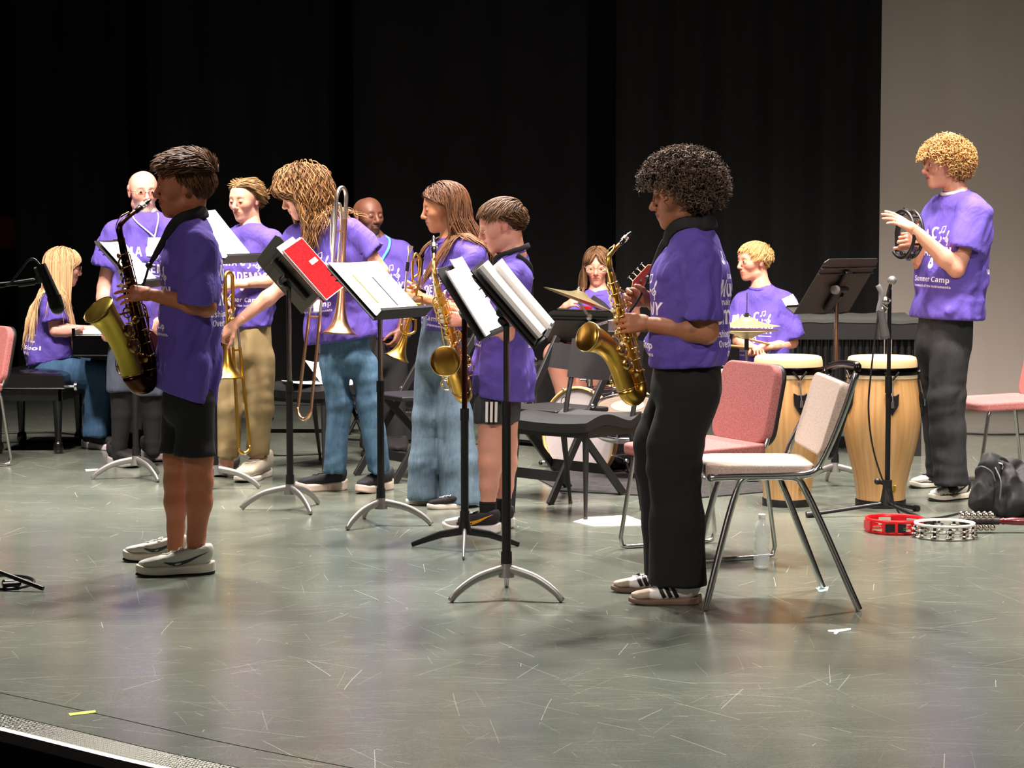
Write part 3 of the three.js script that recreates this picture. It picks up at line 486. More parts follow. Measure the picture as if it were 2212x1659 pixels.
function person(o) {
  const m = o.d / F, k = o.k ?? 1, P = a => at(a[0], a[1], o.d - (a[2] ?? 0) * m);
  const base = P(o.shirt.nodes[o.shirt.nodes.length - 1]).setY(0);
  const g = thing('person', o.label, 'person', V(0, 0, 0), 0, 'young players and helpers in purple shirts');
  const lat = V(Math.cos(o.yaw), 0, -Math.sin(o.yaw)), fwd = V(Math.sin(o.yaw), 0, Math.cos(o.yaw));
  // head frame
  const H = o.head, rot = M4().makeRotationFromEuler(new THREE.Euler(H.pitch ?? 0, H.yaw, H.roll ?? 0, 'YXZ')), s = H.s ?? 1, hp = P(H.p);
  const h = { s, rot, m: M4().makeTranslation(hp.x, hp.y, hp.z).multiply(rot).multiply(M4().makeScale(s, s, s)), x: V(1, 0, 0).transformDirection(rot), y: V(0, 1, 0).transformDirection(rot), z: V(0, 0, 1).transformDirection(rot), p: hp };
  const hl = (x, y, z) => V(x, y, z).applyMatrix4(h.m), neck = P(o.neck);
  // ----- skin -----
  const body = new Field(), T = o.shirt.nodes.map(a => [P(a), a[3] * m, a[4] * m]);
  for (let i = 0; i + 2 < T.length; i++) body.add(T[i][0], T[i + 1][0], T[i][1] * 0.78, T[i][2] * 0.75, T[i + 1][1] * 0.74, T[i + 1][2] * 0.7, lat, 0.03);
  body.cap(hl(0, -0.05, -0.035), neck, 0.049 * s * (o.neckR ?? 1), 0.056 * s * (o.neckR ?? 1), 0.02);
  const handF = [], arms = {};
  for (const q of ['L', 'R']) {
    const a = o.arms[q]; if (!a) continue; const sh = P(a.sh), el = P(a.el), wr = P(a.wr), ak = (a.k ?? 1) * k; arms[q] = { sh, el, wr };
    body.cap(neck, sh, 0.05 * k, 0.046 * ak, 0.03); body.cap(sh, el, 0.047 * ak, 0.039 * ak, 0.02);
    const mid = el.clone().lerp(wr, 0.28); body.cap(el, mid, 0.037 * ak, 0.040 * ak, 0.015); body.cap(mid, wr, 0.040 * ak, 0.0255 * ak, 0.02);
    if (a.hand) { const f = new Field(), A = a.hand; handField(f, wr, V(...A.f), V(...A.n), q, A, (A.s ?? 0.98) * k); handF.push(f); }
  }
  for (const q of ['L', 'R']) { const l = o.legs?.[q]; if (!l) continue; const n = l.map(a => [P(a), a[3] * m]); for (let i = 0; i + 1 < n.length; i++) body.cap(n[i][0], n[i + 1][0], n[i][1], n[i + 1][1], 0.02); }
  const hf = new Field(); hf.cap(hl(0, -0.05, -0.035), neck, 0.0492 * s * (o.neckR ?? 1), 0.052 * s * (o.neckR ?? 1), 0.02); headField(h, hf, H);
  const hb = new THREE.Box3(); for (const x of [-0.1, 0.1]) for (const y of [-0.15, 0.13]) for (const z of [-0.13, 0.13]) hb.expandByPoint(hl(x, y, z));
  const base0 = new THREE.Color(o.skin), lip = new THREE.Color(o.lip ?? 0xb0584e), red = new THREE.Color(o.blush ?? 0xc8705e), inv = h.m.clone().invert(), q = V(), beard = H.beard ? new THREE.Color(H.beard[0]) : null, lash = new THREE.Color(0x2a1a14);
  const skinPaint = (x, y, z, c) => {
    c.copy(base0).lerp(red, clamp(0.16 + 0.5 * nz(x * 14, y * 14, z * 14), 0, 0.35) * 0.6);
    q.set(x, y, z).applyMatrix4(inv);
    if (q.y > -0.13 && q.y < 0.12 && Math.abs(q.x) < 0.1 && q.z > -0.12) {
      const ck = Math.exp(-(((Math.abs(q.x) - 0.04) ** 2 + (q.y + 0.025) ** 2) / 0.0004)), no = Math.exp(-((q.x ** 2 + (q.y + 0.03) ** 2) / 0.0002)) * (q.z > 0.09 ? 1 : 0);
      if (q.z > 0.02) c.lerp(red, 0.35 * ck + 0.3 * no);
      if (Math.abs(q.x) > 0.066 && q.z < 0.01 && q.z > -0.045) c.lerp(red, 0.35);
      const lx = q.x / 0.023, ly = (q.y + 0.061) / (0.0115 * (1 - 0.3 * Math.abs(lx))), le = lx * lx + ly * ly; if (q.z > 0.07 && le < 1.3) { c.lerp(lip, clamp((1.3 - le) * 2.2, 0, 0.85)); if (Math.abs(q.y + 0.0605) < 0.0018 && Math.abs(q.x) < 0.021) c.multiplyScalar(0.45); }
      if (q.z > 0.06) for (const e of [-1, 1]) { const ex = (q.x - e * 0.031) / 0.0145, ey = (q.y - (H.eye === 'open' || !H.eye ? 0.0065 : H.eye === 'down' ? -0.001 : -0.006)) / 0.0022; if (ex * ex + ey * ey < 1.2) c.lerp(lash, 0.75); }
      if (beard && H.beard[1](q)) c.lerp(beard, H.beard[2] ?? 0.7);
    }
  };
  const cq = clamp(o.d / 8.4, 1, 1.6), legBoost = 0.0105 * cq;
  const sg = [body.mesh(legBoost), hf.mesh(0.0034 * Math.sqrt(cq), hb), ...handF.map(f => f.mesh(0.0036 * Math.sqrt(cq)))];
  const skin = part(g, 'body', join(sg.map(x => paint(x, skinPaint))), SKIN);
  // ----- face -----
  for (const e of [-1, 1]) {
    if (H.eye !== 'closed') {
      const c = hl(e * 0.031, 0.002, 0.0735), look = V(H.look?.[0] ?? 0, H.look?.[1] ?? (H.eye === 'down' ? -0.45 : -0.05), 1).normalize(), er = 0.0143 * s, eg = new THREE.SphereGeometry(er, 20, 14).translate(c.x, c.y, c.z);
      const eye = part(g, 'eye', eg, EYEWHITE); const dw = look.transformDirection(rot), ip = c.clone().addScaledVector(dw, er * 0.9);
      part(eye, 'iris', place(new THREE.SphereGeometry(1, 16, 8, 0, 6.3, 0, 1.57).scale(0.0062 * s, 0.0026 * s, 0.0062 * s), ip.clone(), ip.clone().addScaledVector(dw, 1e-4)), o.iris ?? IRIS);
    }
    if (H.brow !== null) { const bp = [0, 0.25, 0.5, 0.75, 1].map(t => hl(e * lerp(0.014, 0.047, t), 0.021 + 0.006 * Math.sin(t * 2.4), lerp(0.0865, 0.0715, t * t) + 0.0005)); part(g, 'eyebrow', tube(curve(bp, 10), t => 0.0036 * s * (1 - 0.6 * t), 6, { flat: 0.5 }), S(H.brow ?? o.hair?.col?.[0] ?? 0x2a1c12, { roughness: 0.9 })); }
  }
  // ----- shirt -----
  const sd = o.seed ?? 1, shirt = new Field(), sw = o.shirt;
  for (let i = 0; i + 1 < T.length; i++) shirt.add(T[i][0], T[i + 1][0], T[i][1], T[i][2], T[i + 1][1], T[i + 1][2], lat, 0.05);
  for (const a of sw.extra ?? []) { const A = P(a[0]), B = P(a[1]); shirt.add(A, B, a[2] * m, a[3] * m, a[4] * m, a[5] * m, lat, 0.06); }
  const up = T[0][0].clone().sub(T[T.length - 1][0]).normalize();
  for (const q2 of ['L', 'R']) {
    if (!arms[q2]) continue; const { sh, el } = arms[q2];
    shirt.cap(neck.clone().addScaledVector(up, -0.035 * k), sh, 0.058 * k, 0.055 * k, 0.05);
    const S4 = sw.sl[q2]; if (!S4) continue;
    const e = S4.p ? P(S4.p) : sh.clone().lerp(el, S4.t ?? 0.62), dr = e.clone().sub(sh).normalize(), r0 = (S4.r0 ?? 34) * m, r1 = (S4.r1 ?? 40) * m, sl = new Field();
    sl.cap(sh, e.clone().addScaledVector(dr, 0.03), r0, r1, 0.02); sl.cut(e, S4.n ? V(...S4.n).normalize() : dr, 0.006);
    const ho = new Field(); ho.cap(e.clone().addScaledVector(dr, -0.03), e.clone().addScaledVector(dr, 0.08), r1 - 0.03, r1 - 0.024); sl.holes = [ho];
    shirt.join(sl, S4.k ?? 0.035);
  }
  const hem = sw.hem.map(a => P([a[0], a[1], 0])), hd = hem[1].clone().sub(hem[0]).normalize(), hn = V(hd.y, -hd.x, 0).normalize(); if (hn.y > 0) hn.negate();
  const A0 = T[0][0], wa = sw.wr ?? 1.6;
  shirt.disp = (x, y, z) => {
    const dx = x - A0.x, dy = y - A0.y, dz = z - A0.z, u = dx * lat.x + dz * lat.z, w = dx * fwd.x + dz * fwd.z, low = clamp(-dy * 2.2, 0.25, 1.3);
    const f1 = nz(u * 9 + sd, dy * 2.2 + w * 2, w * 9 + sd * 2), f2 = nz((u + w + dy * 0.8) * 11 + sd * 3, (dy - u) * 5, w * 6 + sd), f3 = nz(u * 4 + sd * 5, dy * 13 + u * 6, w * 5);
    return clamp(wa * (0.013 * low * (0.55 - 2.6 * Math.abs(f1)) + 0.006 * (0.4 - Math.abs(f2) * 2.2) + 0.009 * (Math.abs(f3) - 0.2) * low), -0.02, 0.006);
  };
  shirt.cut(hem[0].clone().addScaledVector(hn, 0), hn, 0.008);
  let tg = shirt.mesh(0.0078 * cq); tg = tg.toNonIndexed();
  {
    const p = tg.attributes.position, uv = new Float32Array(p.count * 2), fnn = V(), a = V(), b = V(), c = V(), ps = o.print ?? k, off = sw.print ?? 0;
    const axis = up.clone();
    for (let i = 0; i < p.count; i += 3) {
      a.fromBufferAttribute(p, i); b.fromBufferAttribute(p, i + 1); c.fromBufferAttribute(p, i + 2); fnn.crossVectors(b.clone().sub(a), c.clone().sub(a));
      const fr = fnn.dot(fwd) >= 0;
      for (let j = 0; j < 3; j++) { const v = [a, b, c][j].clone().sub(neck), u = v.dot(lat) / ps, y = v.dot(axis) / ps; uv[(i + j) * 2] = clamp(fr ? 0.25 + u / 1.4 : 0.75 - u / 1.4, fr ? 0.005 : 0.505, fr ? 0.495 : 0.995); uv[(i + j) * 2 + 1] = clamp(1 - (0.03 + off - y) / 0.7, 0.01, 0.99); }
    }
    tg.setAttribute('uv', new THREE.BufferAttribute(uv, 2));
  }
  const sm = part(g, 'shirt', tg, PURPLE, 'purple printed T-shirt');
  { // collar rib
    const nd = neck.clone().sub(hl(0, -0.05, -0.035)).normalize(), c0 = neck.clone().addScaledVector(up, sw.col ?? 0.012), pts = [];
    const rw = 0.070 * k * (sw.cw ?? 1), rd = 0.062 * k * (sw.cw ?? 1);
    for (let i = 0; i < 28; i++) { const t = i / 28 * Math.PI * 2, f2 = Math.cos(t); pts.push(c0.clone().addScaledVector(lat, Math.sin(t) * rw).addScaledVector(fwd, f2 * rd + 0.012 * k).addScaledVector(up, -0.022 * k * f2 - 0.004)); }
    pts.push(pts[0].clone()); part(sm, 'collar', tube(pts, 0.0095 * k, 8, { caps: false }), CLOTH(0x4d3994));
  }
  // ----- lower garments -----
  for (const gm of o.lower ?? []) {
    const f = new Field();
    for (const ch of gm.chains) { const sub = new Field(), n = ch.n.map(a => [P(a), a[3] * m, a[4] * m]); for (let i = 0; i + 1 < n.length; i++) sub.add(n[i][0], n[i + 1][0], n[i][1], n[i][2], n[i + 1][1], n[i + 1][2], ch.lat ? V(...ch.lat) : lat, ch.k ?? 0.03); if (ch.cut) { const c = P(ch.cut); sub.cut(c, ch.cn ? V(...ch.cn).normalize() : V(0, -1, 0), 0.006); } f.join(sub, gm.k ?? 0.02); }
    f.sph(V(0, -9, 0), 0.001, 0.001);
    const w = gm.wr ?? 1;
    f.disp = (x, y, z) => { const dy = y, f1 = nz(x * 10 + sd, dy * 3, z * 10), f2 = nz(x * 7 + dy * 6, dy * 14 - x * 5 + sd, z * 7), kn = (gm.knee ?? []).reduce((v, ky) => v + Math.exp(-((y - ky) ** 2) / 0.012), 0.25); return w * (0.007 * (0.3 - Math.abs(f1)) * 2 + 0.008 * kn * (0.22 - Math.abs(f2))); };
    if (gm.top) f.cut(P(gm.top), V(0, 1, 0), 0.01);
    const bb = f.bounds(); bb.min.y = Math.max(bb.min.y, 0.001);
    const gg = boxUV(f.mesh(0.009 * cq, bb)); part(g, gm.name, gg, gm.mat, gm.label);
  }
  for (const q2 of ['L', 'R']) { const sk = o.socks?.[q2]; if (!sk) continue; const f = new Field(), n = sk.n.map(a => [P(a), a[3] * m]); for (let i = 0; i + 1 < n.length; i++) f.cap(n[i][0], n[i + 1][0], n[i][1], n[i + 1][1], 0.01); const top = P(sk.n[0]); f.cut(top, V(0, 1, 0), 0.004); part(g, 'sock', boxUV(f.mesh(0.006)), sk.mat); }
  for (const q2 of ['L', 'R']) { const sh = o.shoes?.[q2]; if (sh) shoe(g, fl(...sh.heel), fl(...sh.toe), sh.st, sh.lift ?? 0); }
  if (o.hair) part(g, 'hair', hairGeo(h, o.hair, o.hair.avoid ? shirt : null), HAIR, o.hair.label);
  const api = { g, h, hl, P, neck, lat, fwd, up, arms, shirt, m, k };
  if (o.extra) o.extra(api);
  g.updateMatrixWorld(true);
  // move the origin to the feet
  g.position.copy(base); g.children.forEach(c => c.traverse(x => { if (x.isMesh && !x.userData.moved) { x.geometry.translate(-base.x, 0, -base.z); x.userData.moved = 1; } }));
  g.traverse(x => { delete x.userData.moved; });
  return api;
}

// ---------- the players ----------
const PI = Math.PI;
const RUN = (label, upper, sole, o = {}) => ({ label, upper, sole, ...o });
// boy with the dark saxophone, front left
const A = person({
  label: 'person in black shorts and grey running shoes playing a dark saxophone at the front left', d: 8.72, seed: 1, skin: 0xb06a48, lip: 0x8a4436, blush: 0xa85a40, k: 0.97,
  head: { p: [396, 403, 0], s: 1.05, yaw: -1.5, pitch: 0.03, eye: 'open', look: [0, -0.1] }, neck: [408, 485, 0], yaw: -1.5,
  shirt: { nodes: [[416, 512, 0, 78, 44], [416, 580, 0, 88, 60], [414, 690, 0, 86, 64], [410, 790, 0, 90, 62], [406, 880, 0, 92, 60]], hem: [[350, 838], [463, 872]], sl: { L: { p: [428, 652, 92], r0: 36, r1: 44, n: [-0.05, -1, 0] }, R: { t: 0.62, r0: 36, r1: 42 } } },
  arms: {
    L: { sh: [432, 532, 82], el: [446, 664, 98], wr: [326, 636, 50], hand: { f: [-1, 0.06, -0.1], n: [-0.1, -0.5, -0.85], curl: [[0.12, 0.25, 0.2], [0.2, 0.35, 0.2], [0.28, 0.35, 0.2], [0.3, 0.3, 0.2]], spread: 0.13, thumb: [0.5, 0.9, 0.3] } },
    R: { sh: [425, 532, -80], el: [420, 680, -100], wr: [352, 742, -30], hand: { f: [-0.9, -0.1, 0.45], n: [-0.3, 0.1, 0.9], curl: [0.5, 0.55, 0.6, 0.65] } },
  },
  legs: { L: [[423, 905, 32, 34], [428, 990, 34, 31], [431, 1040, 36, 28], [430, 1085, 36, 28], [424, 1160, 36, 19], [422, 1205, 36, 19]], R: [[385, 905, -36, 34], [382, 990, -50, 29], [380, 1040, -62, 26], [381, 1085, -70, 26], [380, 1140, -76, 18.5], [379, 1182, -78, 18.5]] },
  lower: [{ name: 'shorts', mat: CLOTH(0x0c0d10), label: 'black sports shorts', wr: 0.8, chains: [{ n: [[410, 800, 0, 78, 52], [406, 872, 0, 84, 58]] }, { n: [[424, 870, 38, 44, 42], [420, 985, 40, 46, 41], [420, 1010, 40, 46, 41]], cut: [400, 986, 40] }, { n: [[392, 870, -40, 44, 44], [386, 975, -46, 46, 42], [386, 1000, -46, 46, 42]], cut: [386, 978, -46] }] }],
  shoes: { L: { heel: [462, 1239], toe: [296, 1245], st: RUN('grey running shoe with a dark side mark', 0xc2c2b6, 0xe2dccb, { mark: 0x33383c, marks: SWOOSH, lace: 0xb9b7ad, soleH: 0.036, out: 0x17161a }) }, R: { heel: [405, 1212], toe: [268, 1212], st: RUN('grey running shoe', 0xc2c2b6, 0xe2dccb, { mark: 0x33383c, marks: SWOOSH, lace: 0xb9b7ad, soleH: 0.036, out: 0x17161a }) } },
  hair: {
    col: ['#382416', '#7d5738'], n: 2600, r: 0.0021, sides: 3, cap: 0.005, label: 'short brown hair swept forward',
    style: (p, n) => { const top = p.y > 0.045; return { dir: comb(n, top ? V(rr(-0.35, 0.35), 0.1, 1) : V(0, -1, -0.5), top ? (p.z > 0.03 ? rr(0.3, 0.7) : rr(0.1, 0.3)) : 0.08), len: top ? (p.z > 0.04 ? 0.045 : 0.06) : 0.035, out: top ? rr(0.006, 0.024) : rr(0.003, 0.008), grav: top ? 0.25 : 0.4 }; }
  },
});
// curly dark hair, gold saxophone, front right
const H = person({
  label: 'person with dark curly hair, black trousers and striped shoes holding a gold saxophone', d: 8.03, seed: 5, skin: 0xa06848, lip: 0x7d4036, blush: 0x9c5a42, k: 0.98,
  head: { p: [1470, 424, 0], s: 1.02, yaw: -1.6, pitch: 0.1, eye: 'down', brow: 0x1c1310 }, neck: [1502, 508, 0], yaw: -1.85,
  shirt: { nodes: [[1500, 538, 0, 84, 54], [1495, 600, 0, 92, 78], [1492, 680, 0, 90, 80], [1490, 745, 0, 92, 80], [1487, 830, 0, 94, 78]], hem: [[1400, 796], [1570, 786]], sl: { L: { p: [1514, 688, 95], r0: 42, r1: 46, n: [-0.1, -1, 0] }, R: { t: 0.65, r0: 40, r1: 44 } } },
  arms: {
    L: { sh: [1514, 562, 84], el: [1527, 718, 98], wr: [1402, 700, 50], k: 1.1, hand: { f: [-1, 0.05, 0.05], n: [-0.3, -0.2, -0.92], curl: [[0.5, 0.6, 0.4], [0.55, 0.65, 0.45], [0.6, 0.7, 0.45], [0.6, 0.7, 0.5]], spread: 0.05, thumb: [0.4, 0.8, 0.2] } },
    R: { sh: [1490, 560, -84], el: [1470, 700, -105], wr: [1402, 648, -40], hand: { f: [-0.9, 0.15, 0.4], n: [-0.35, -0.1, 0.9], curl: [0.6, 0.65, 0.7, 0.7], thumb: [0.6, 0.6, 0.2] } },
  },
  lower: [{ name: 'trousers', mat: CLOTH(0x08080a), label: 'black flared trousers', wr: 0.9, knee: [0.5], chains: [
    { n: [[1486, 750, 0, 74, 66], [1483, 838, 0, 82, 78]], k: 0.04 },
    { n: [[1490, 850, 42, 46, 66], [1458, 960, 46, 44, 59], [1455, 1010, 46, 42, 56], [1462, 1130, 48, 42, 56], [1463, 1290, 48, 46, 68]], cut: [1463, 1266, 48] },
    { n: [[1462, 850, -42, 46, 58], [1424, 960, -46, 44, 54], [1424, 1010, -46, 42, 52], [1440, 1130, -48, 42, 50], [1444, 1270, -48, 44, 56]], cut: [1440, 1244, -48] }] }],
  shoes: { L: { heel: [1513, 1306], toe: [1360, 1304], st: RUN('white leather shoe with three black stripes and a gum sole', 0xf0eae6, 0x6b5648, { mark: 0x141214, marks: STRIPES3, lace: 0xe6e0da, soleH: 0.022, spring: 0.008, toe: 0xb5a392 }) }, R: { heel: [1455, 1281], toe: [1322, 1278], st: RUN('white leather shoe with three black stripes', 0xf0eae6, 0x6b5648, { mark: 0x141214, marks: STRIPES3, lace: 0xe6e0da, soleH: 0.022, spring: 0.008, toe: 0xb5a392 }) } },
  hair: {
    col: ['#2a201b', '#75604f'], n: 2100, r: 0.0025, cap: 0.02, label: 'short curly dark hair', curl: [0.007, 17], csteps: 15, steps: 4, sides: 3,
    hl: z => z > 0.05 ? 0.05 : z > 0.0 ? lerp(0.02, 0.05, z / 0.05) : z > -0.05 ? lerp(-0.05, 0.02, (z + 0.05) / 0.05) : -0.07,
    style: (p, n) => ({ dir: comb(n, V(rr(-1, 1), rr(-1, 0.3), rr(-1, 1)), 1.1), len: p.y > 0.0 ? 0.062 : 0.042, out: 0.02, grav: 0.12 }),
  },
});
// blond curly percussionist at the right
const K = person({
  label: 'person with curly blond hair and dark jeans playing a black tambourine at the right', d: 11.05, seed: 9, skin: 0xd59a80, blush: 0xc8705e, k: 1.02,
  head: { p: [2040, 357, 0], s: 1.02, yaw: -1.42, pitch: 0.02, eye: 'open', brow: 0x8a6238 }, neck: [2066, 424, 0], yaw: -1.1,
  shirt: { nodes: [[2068, 455, 0, 70, 46], [2064, 520, 0, 82, 60], [2058, 600, 0, 82, 64], [2048, 680, 0, 82, 66], [2046, 720, 0, 84, 64]], hem: [[1970, 686], [2118, 692]], sl: { L: { p: [2086, 546, 72], r0: 36, r1: 42 }, R: { t: 0.7, r0: 34, r1: 38 } } },
  arms: {
    L: { sh: [2108, 466, 52], el: [2066, 582, 78], wr: [1972, 494, 88], k: 1.05, hand: { f: [-0.86, 0.5, 0.05], n: [-0.2, -0.75, -0.6], curl: [[0.1, 0.2, 0.15], [0.15, 0.25, 0.2], [0.2, 0.3, 0.2], [0.25, 0.35, 0.2]], spread: 0.05, thumb: [0.5, 0.5, 0.2] } },
    R: { sh: [2028, 462, -52], el: [1994, 588, -45], wr: [1983, 520, 15], hand: { f: [-0.75, 0.1, 0.6], n: [0.1, -0.2, -1], curl: [1.0, 1.05, 1.1, 1.1], thumb: [0.4, 0.9, 0.3] } },
  },
  lower: [{ name: 'jeans', mat: denim(0x16171a, 0x2e3032), label: 'dark grey loose jeans', wr: 1.4, knee: [0.5, 0.12], chains: [
    { n: [[2046, 650, 0, 62, 56], [2038, 740, 0, 66, 58]], k: 0.04 },
    { n: [[2050, 765, 30, 40, 46], [2045, 860, 34, 36, 42], [2050, 935, 36, 34, 38], [2055, 1060, 38, 36, 42]], cut: [2050, 1050, 38] },
    { n: [[2018, 765, -30, 40, 46], [2020, 860, -32, 36, 38], [2030, 935, -34, 32, 34], [2036, 1040, -36, 34, 36]], cut: [2030, 1030, -36] }] }],
  shoes: { L: { heel: [2094, 1076], toe: [2009, 1083], st: RUN('white and black leather trainer', 0xd6d2c8, 0xd6d0bf, { mark: 0x121113, marks: SWOOSH, lace: 0x181818, panel: 0x161517, out: 0x121113 }) }, R: { heel: [2052, 1050], toe: [1967, 1055], st: RUN('white and black leather trainer', 0xd6d2c8, 0xd6d0bf, { mark: 0x121113, marks: SWOOSH, lace: 0x181818, panel: 0x161517, out: 0x121113 }) } },
  hair: {
    col: ['#8a5a2c', '#e2b878'], n: 2000, r: 0.0026, sides: 3, cap: 0.014, label: 'curly blond hair', curl: [0.007, 13], csteps: 12, steps: 4,
    hl: z => z > 0.05 ? 0.05 : z > 0.0 ? lerp(0.0, 0.05, z / 0.05) : z > -0.05 ? lerp(-0.065, 0.0, (z + 0.05) / 0.05) : -0.085,
    style: (p, n) => ({ dir: comb(n, V(rr(-1, 1), -0.6, p.z > 0.02 ? 1 : rr(-1, 0.4)), 0.75), len: 0.055, out: 0.012, grav: 0.3 }),
  },
  extra: a => { const pts = []; for (let i = 0; i <= 16; i++) { const t = (i / 16 - 0.5) * 3.4; pts.push(a.neck.clone().addScaledVector(a.lat, Math.sin(t) * 0.062).addScaledVector(a.fwd, Math.cos(t) * 0.06 + 0.012).addScaledVector(a.up, 0.024 - 0.016 * Math.cos(t))); } part(a.g, 'undershirt', tube(pts, 0.011, 8), CLOTH(0xd8d0cc), 'white undershirt neck'); },
});
// boy in grey shorts with a gold saxophone, centre
const Fb = person({
  label: 'person in dark grey striped shorts and black socks with a gold saxophone', d: 9.9, seed: 13, skin: 0xd89c86, k: 0.9,
  head: { p: [1082, 487, 0], s: 0.98, yaw: -1.5, pitch: 0.26, eye: 'down', nose: 0.9 }, neck: [1110, 556, 0], yaw: -1.7,
  shirt: { nodes: [[1106, 584, 0, 62, 34], [1102, 640, 0, 72, 40], [1092, 720, 0, 78, 52], [1086, 800, 0, 82, 60], [1084, 890, 0, 86, 62]], hem: [[1022, 852], [1142, 868]], sl: { L: { p: [1098, 688, 78], r0: 33, r1: 38 }, R: { t: 0.7, r0: 32, r1: 38 } } },
  arms: {
    L: { sh: [1112, 602, 64], el: [1094, 722, 80], wr: [1010, 694, 40], hand: { f: [-1, 0.15, 0.05], n: [-0.2, -0.2, -1], curl: [0.7, 0.75, 0.8, 0.8] } },
    R: { sh: [1098, 602, -64], el: [1080, 715, -80], wr: [1012, 640, -25], hand: { f: [-0.9, 0.1, 0.4], n: [-0.2, 0, 1], curl: [0.7, 0.75, 0.8, 0.8] } },
  },
  legs: { L: [[1062, 880, 28, 32], [1060, 960, 28, 26.5], [1060, 1000, 28, 26.5], [1056, 1050, 28, 20], [1054, 1095, 28, 15.5], [1054, 1125, 28, 15]], R: [[1092, 880, -28, 30], [1092, 960, -30, 25], [1092, 1000, -30, 25], [1090, 1050, -32, 19], [1088, 1085, -32, 15], [1087, 1115, -32, 15]] },
  lower: [{ name: 'shorts', mat: CLOTH(0x303133), label: 'dark grey shorts with three white side stripes', wr: 0.7, chains: [{ n: [[1078, 840, 0, 66, 50], [1076, 878, 0, 66, 50]] }, { n: [[1066, 870, 32, 36, 40], [1064, 930, 32, 37, 41]], cut: [1066, 914, 32] }, { n: [[1086, 870, -32, 36, 38], [1086, 930, -32, 37, 38]], cut: [1086, 910, -32] }] }],
  socks: { L: { n: [[1054, 1082, 28, 19], [1054, 1122, 28, 18]], mat: CLOTH(0x0c0c0e) }, R: { n: [[1088, 1075, -32, 18], [1087, 1112, -32, 17]], mat: CLOTH(0x0c0c0e) } },
  shoes: { L: { heel: [1080, 1152], toe: [958, 1146], st: RUN('black trainer with an orange side mark and white sole', 0x232226, 0xdcdad4, { mark: 0xe8a020, marks: SWOOSH, lace: 0x151515, soleH: 0.03, toe: 0xcfccc6 }) }, R: { heel: [1110, 1141], toe: [1000, 1134], st: RUN('black trainer with a white sole', 0x232226, 0xdcdad4, { mark: 0xe8a020, marks: SWOOSH, lace: 0x151515, soleH: 0.03, toe: 0xcfccc6 }) } },
  hair: {
    col: ['#2c1c10', '#6e5034'], n: 2400, r: 0.0021, sides: 3, cap: 0.005, label: 'short straight brown hair with a long fringe', out: 0.008,
    style: (p, n) => { const t = p.y > 0.055; return { dir: comb(n, V(p.x * 6, -0.25, t ? 1 : -0.6), 0.05), len: t ? (p.z > 0.03 ? 0.035 : 0.06) : 0.03, out: rr(0.004, 0.012), grav: 0.6 }; }
  },
  extra: a => {
    const f = new Field(); // three stripes on the near side of the shorts
    for (const x of [1052, 1062, 1072]) { const t = a.P([x, 868, 74]), b = a.P([x - 1, 912, 76]); part(a.g, 'side_stripe', tube([t, t.clone().lerp(b, 0.5), b], 0.0065, 6, { axis: V(1, 0, 0), flat: 0.35 }), CLOTH(0xd6cfcc)); }
  },
});
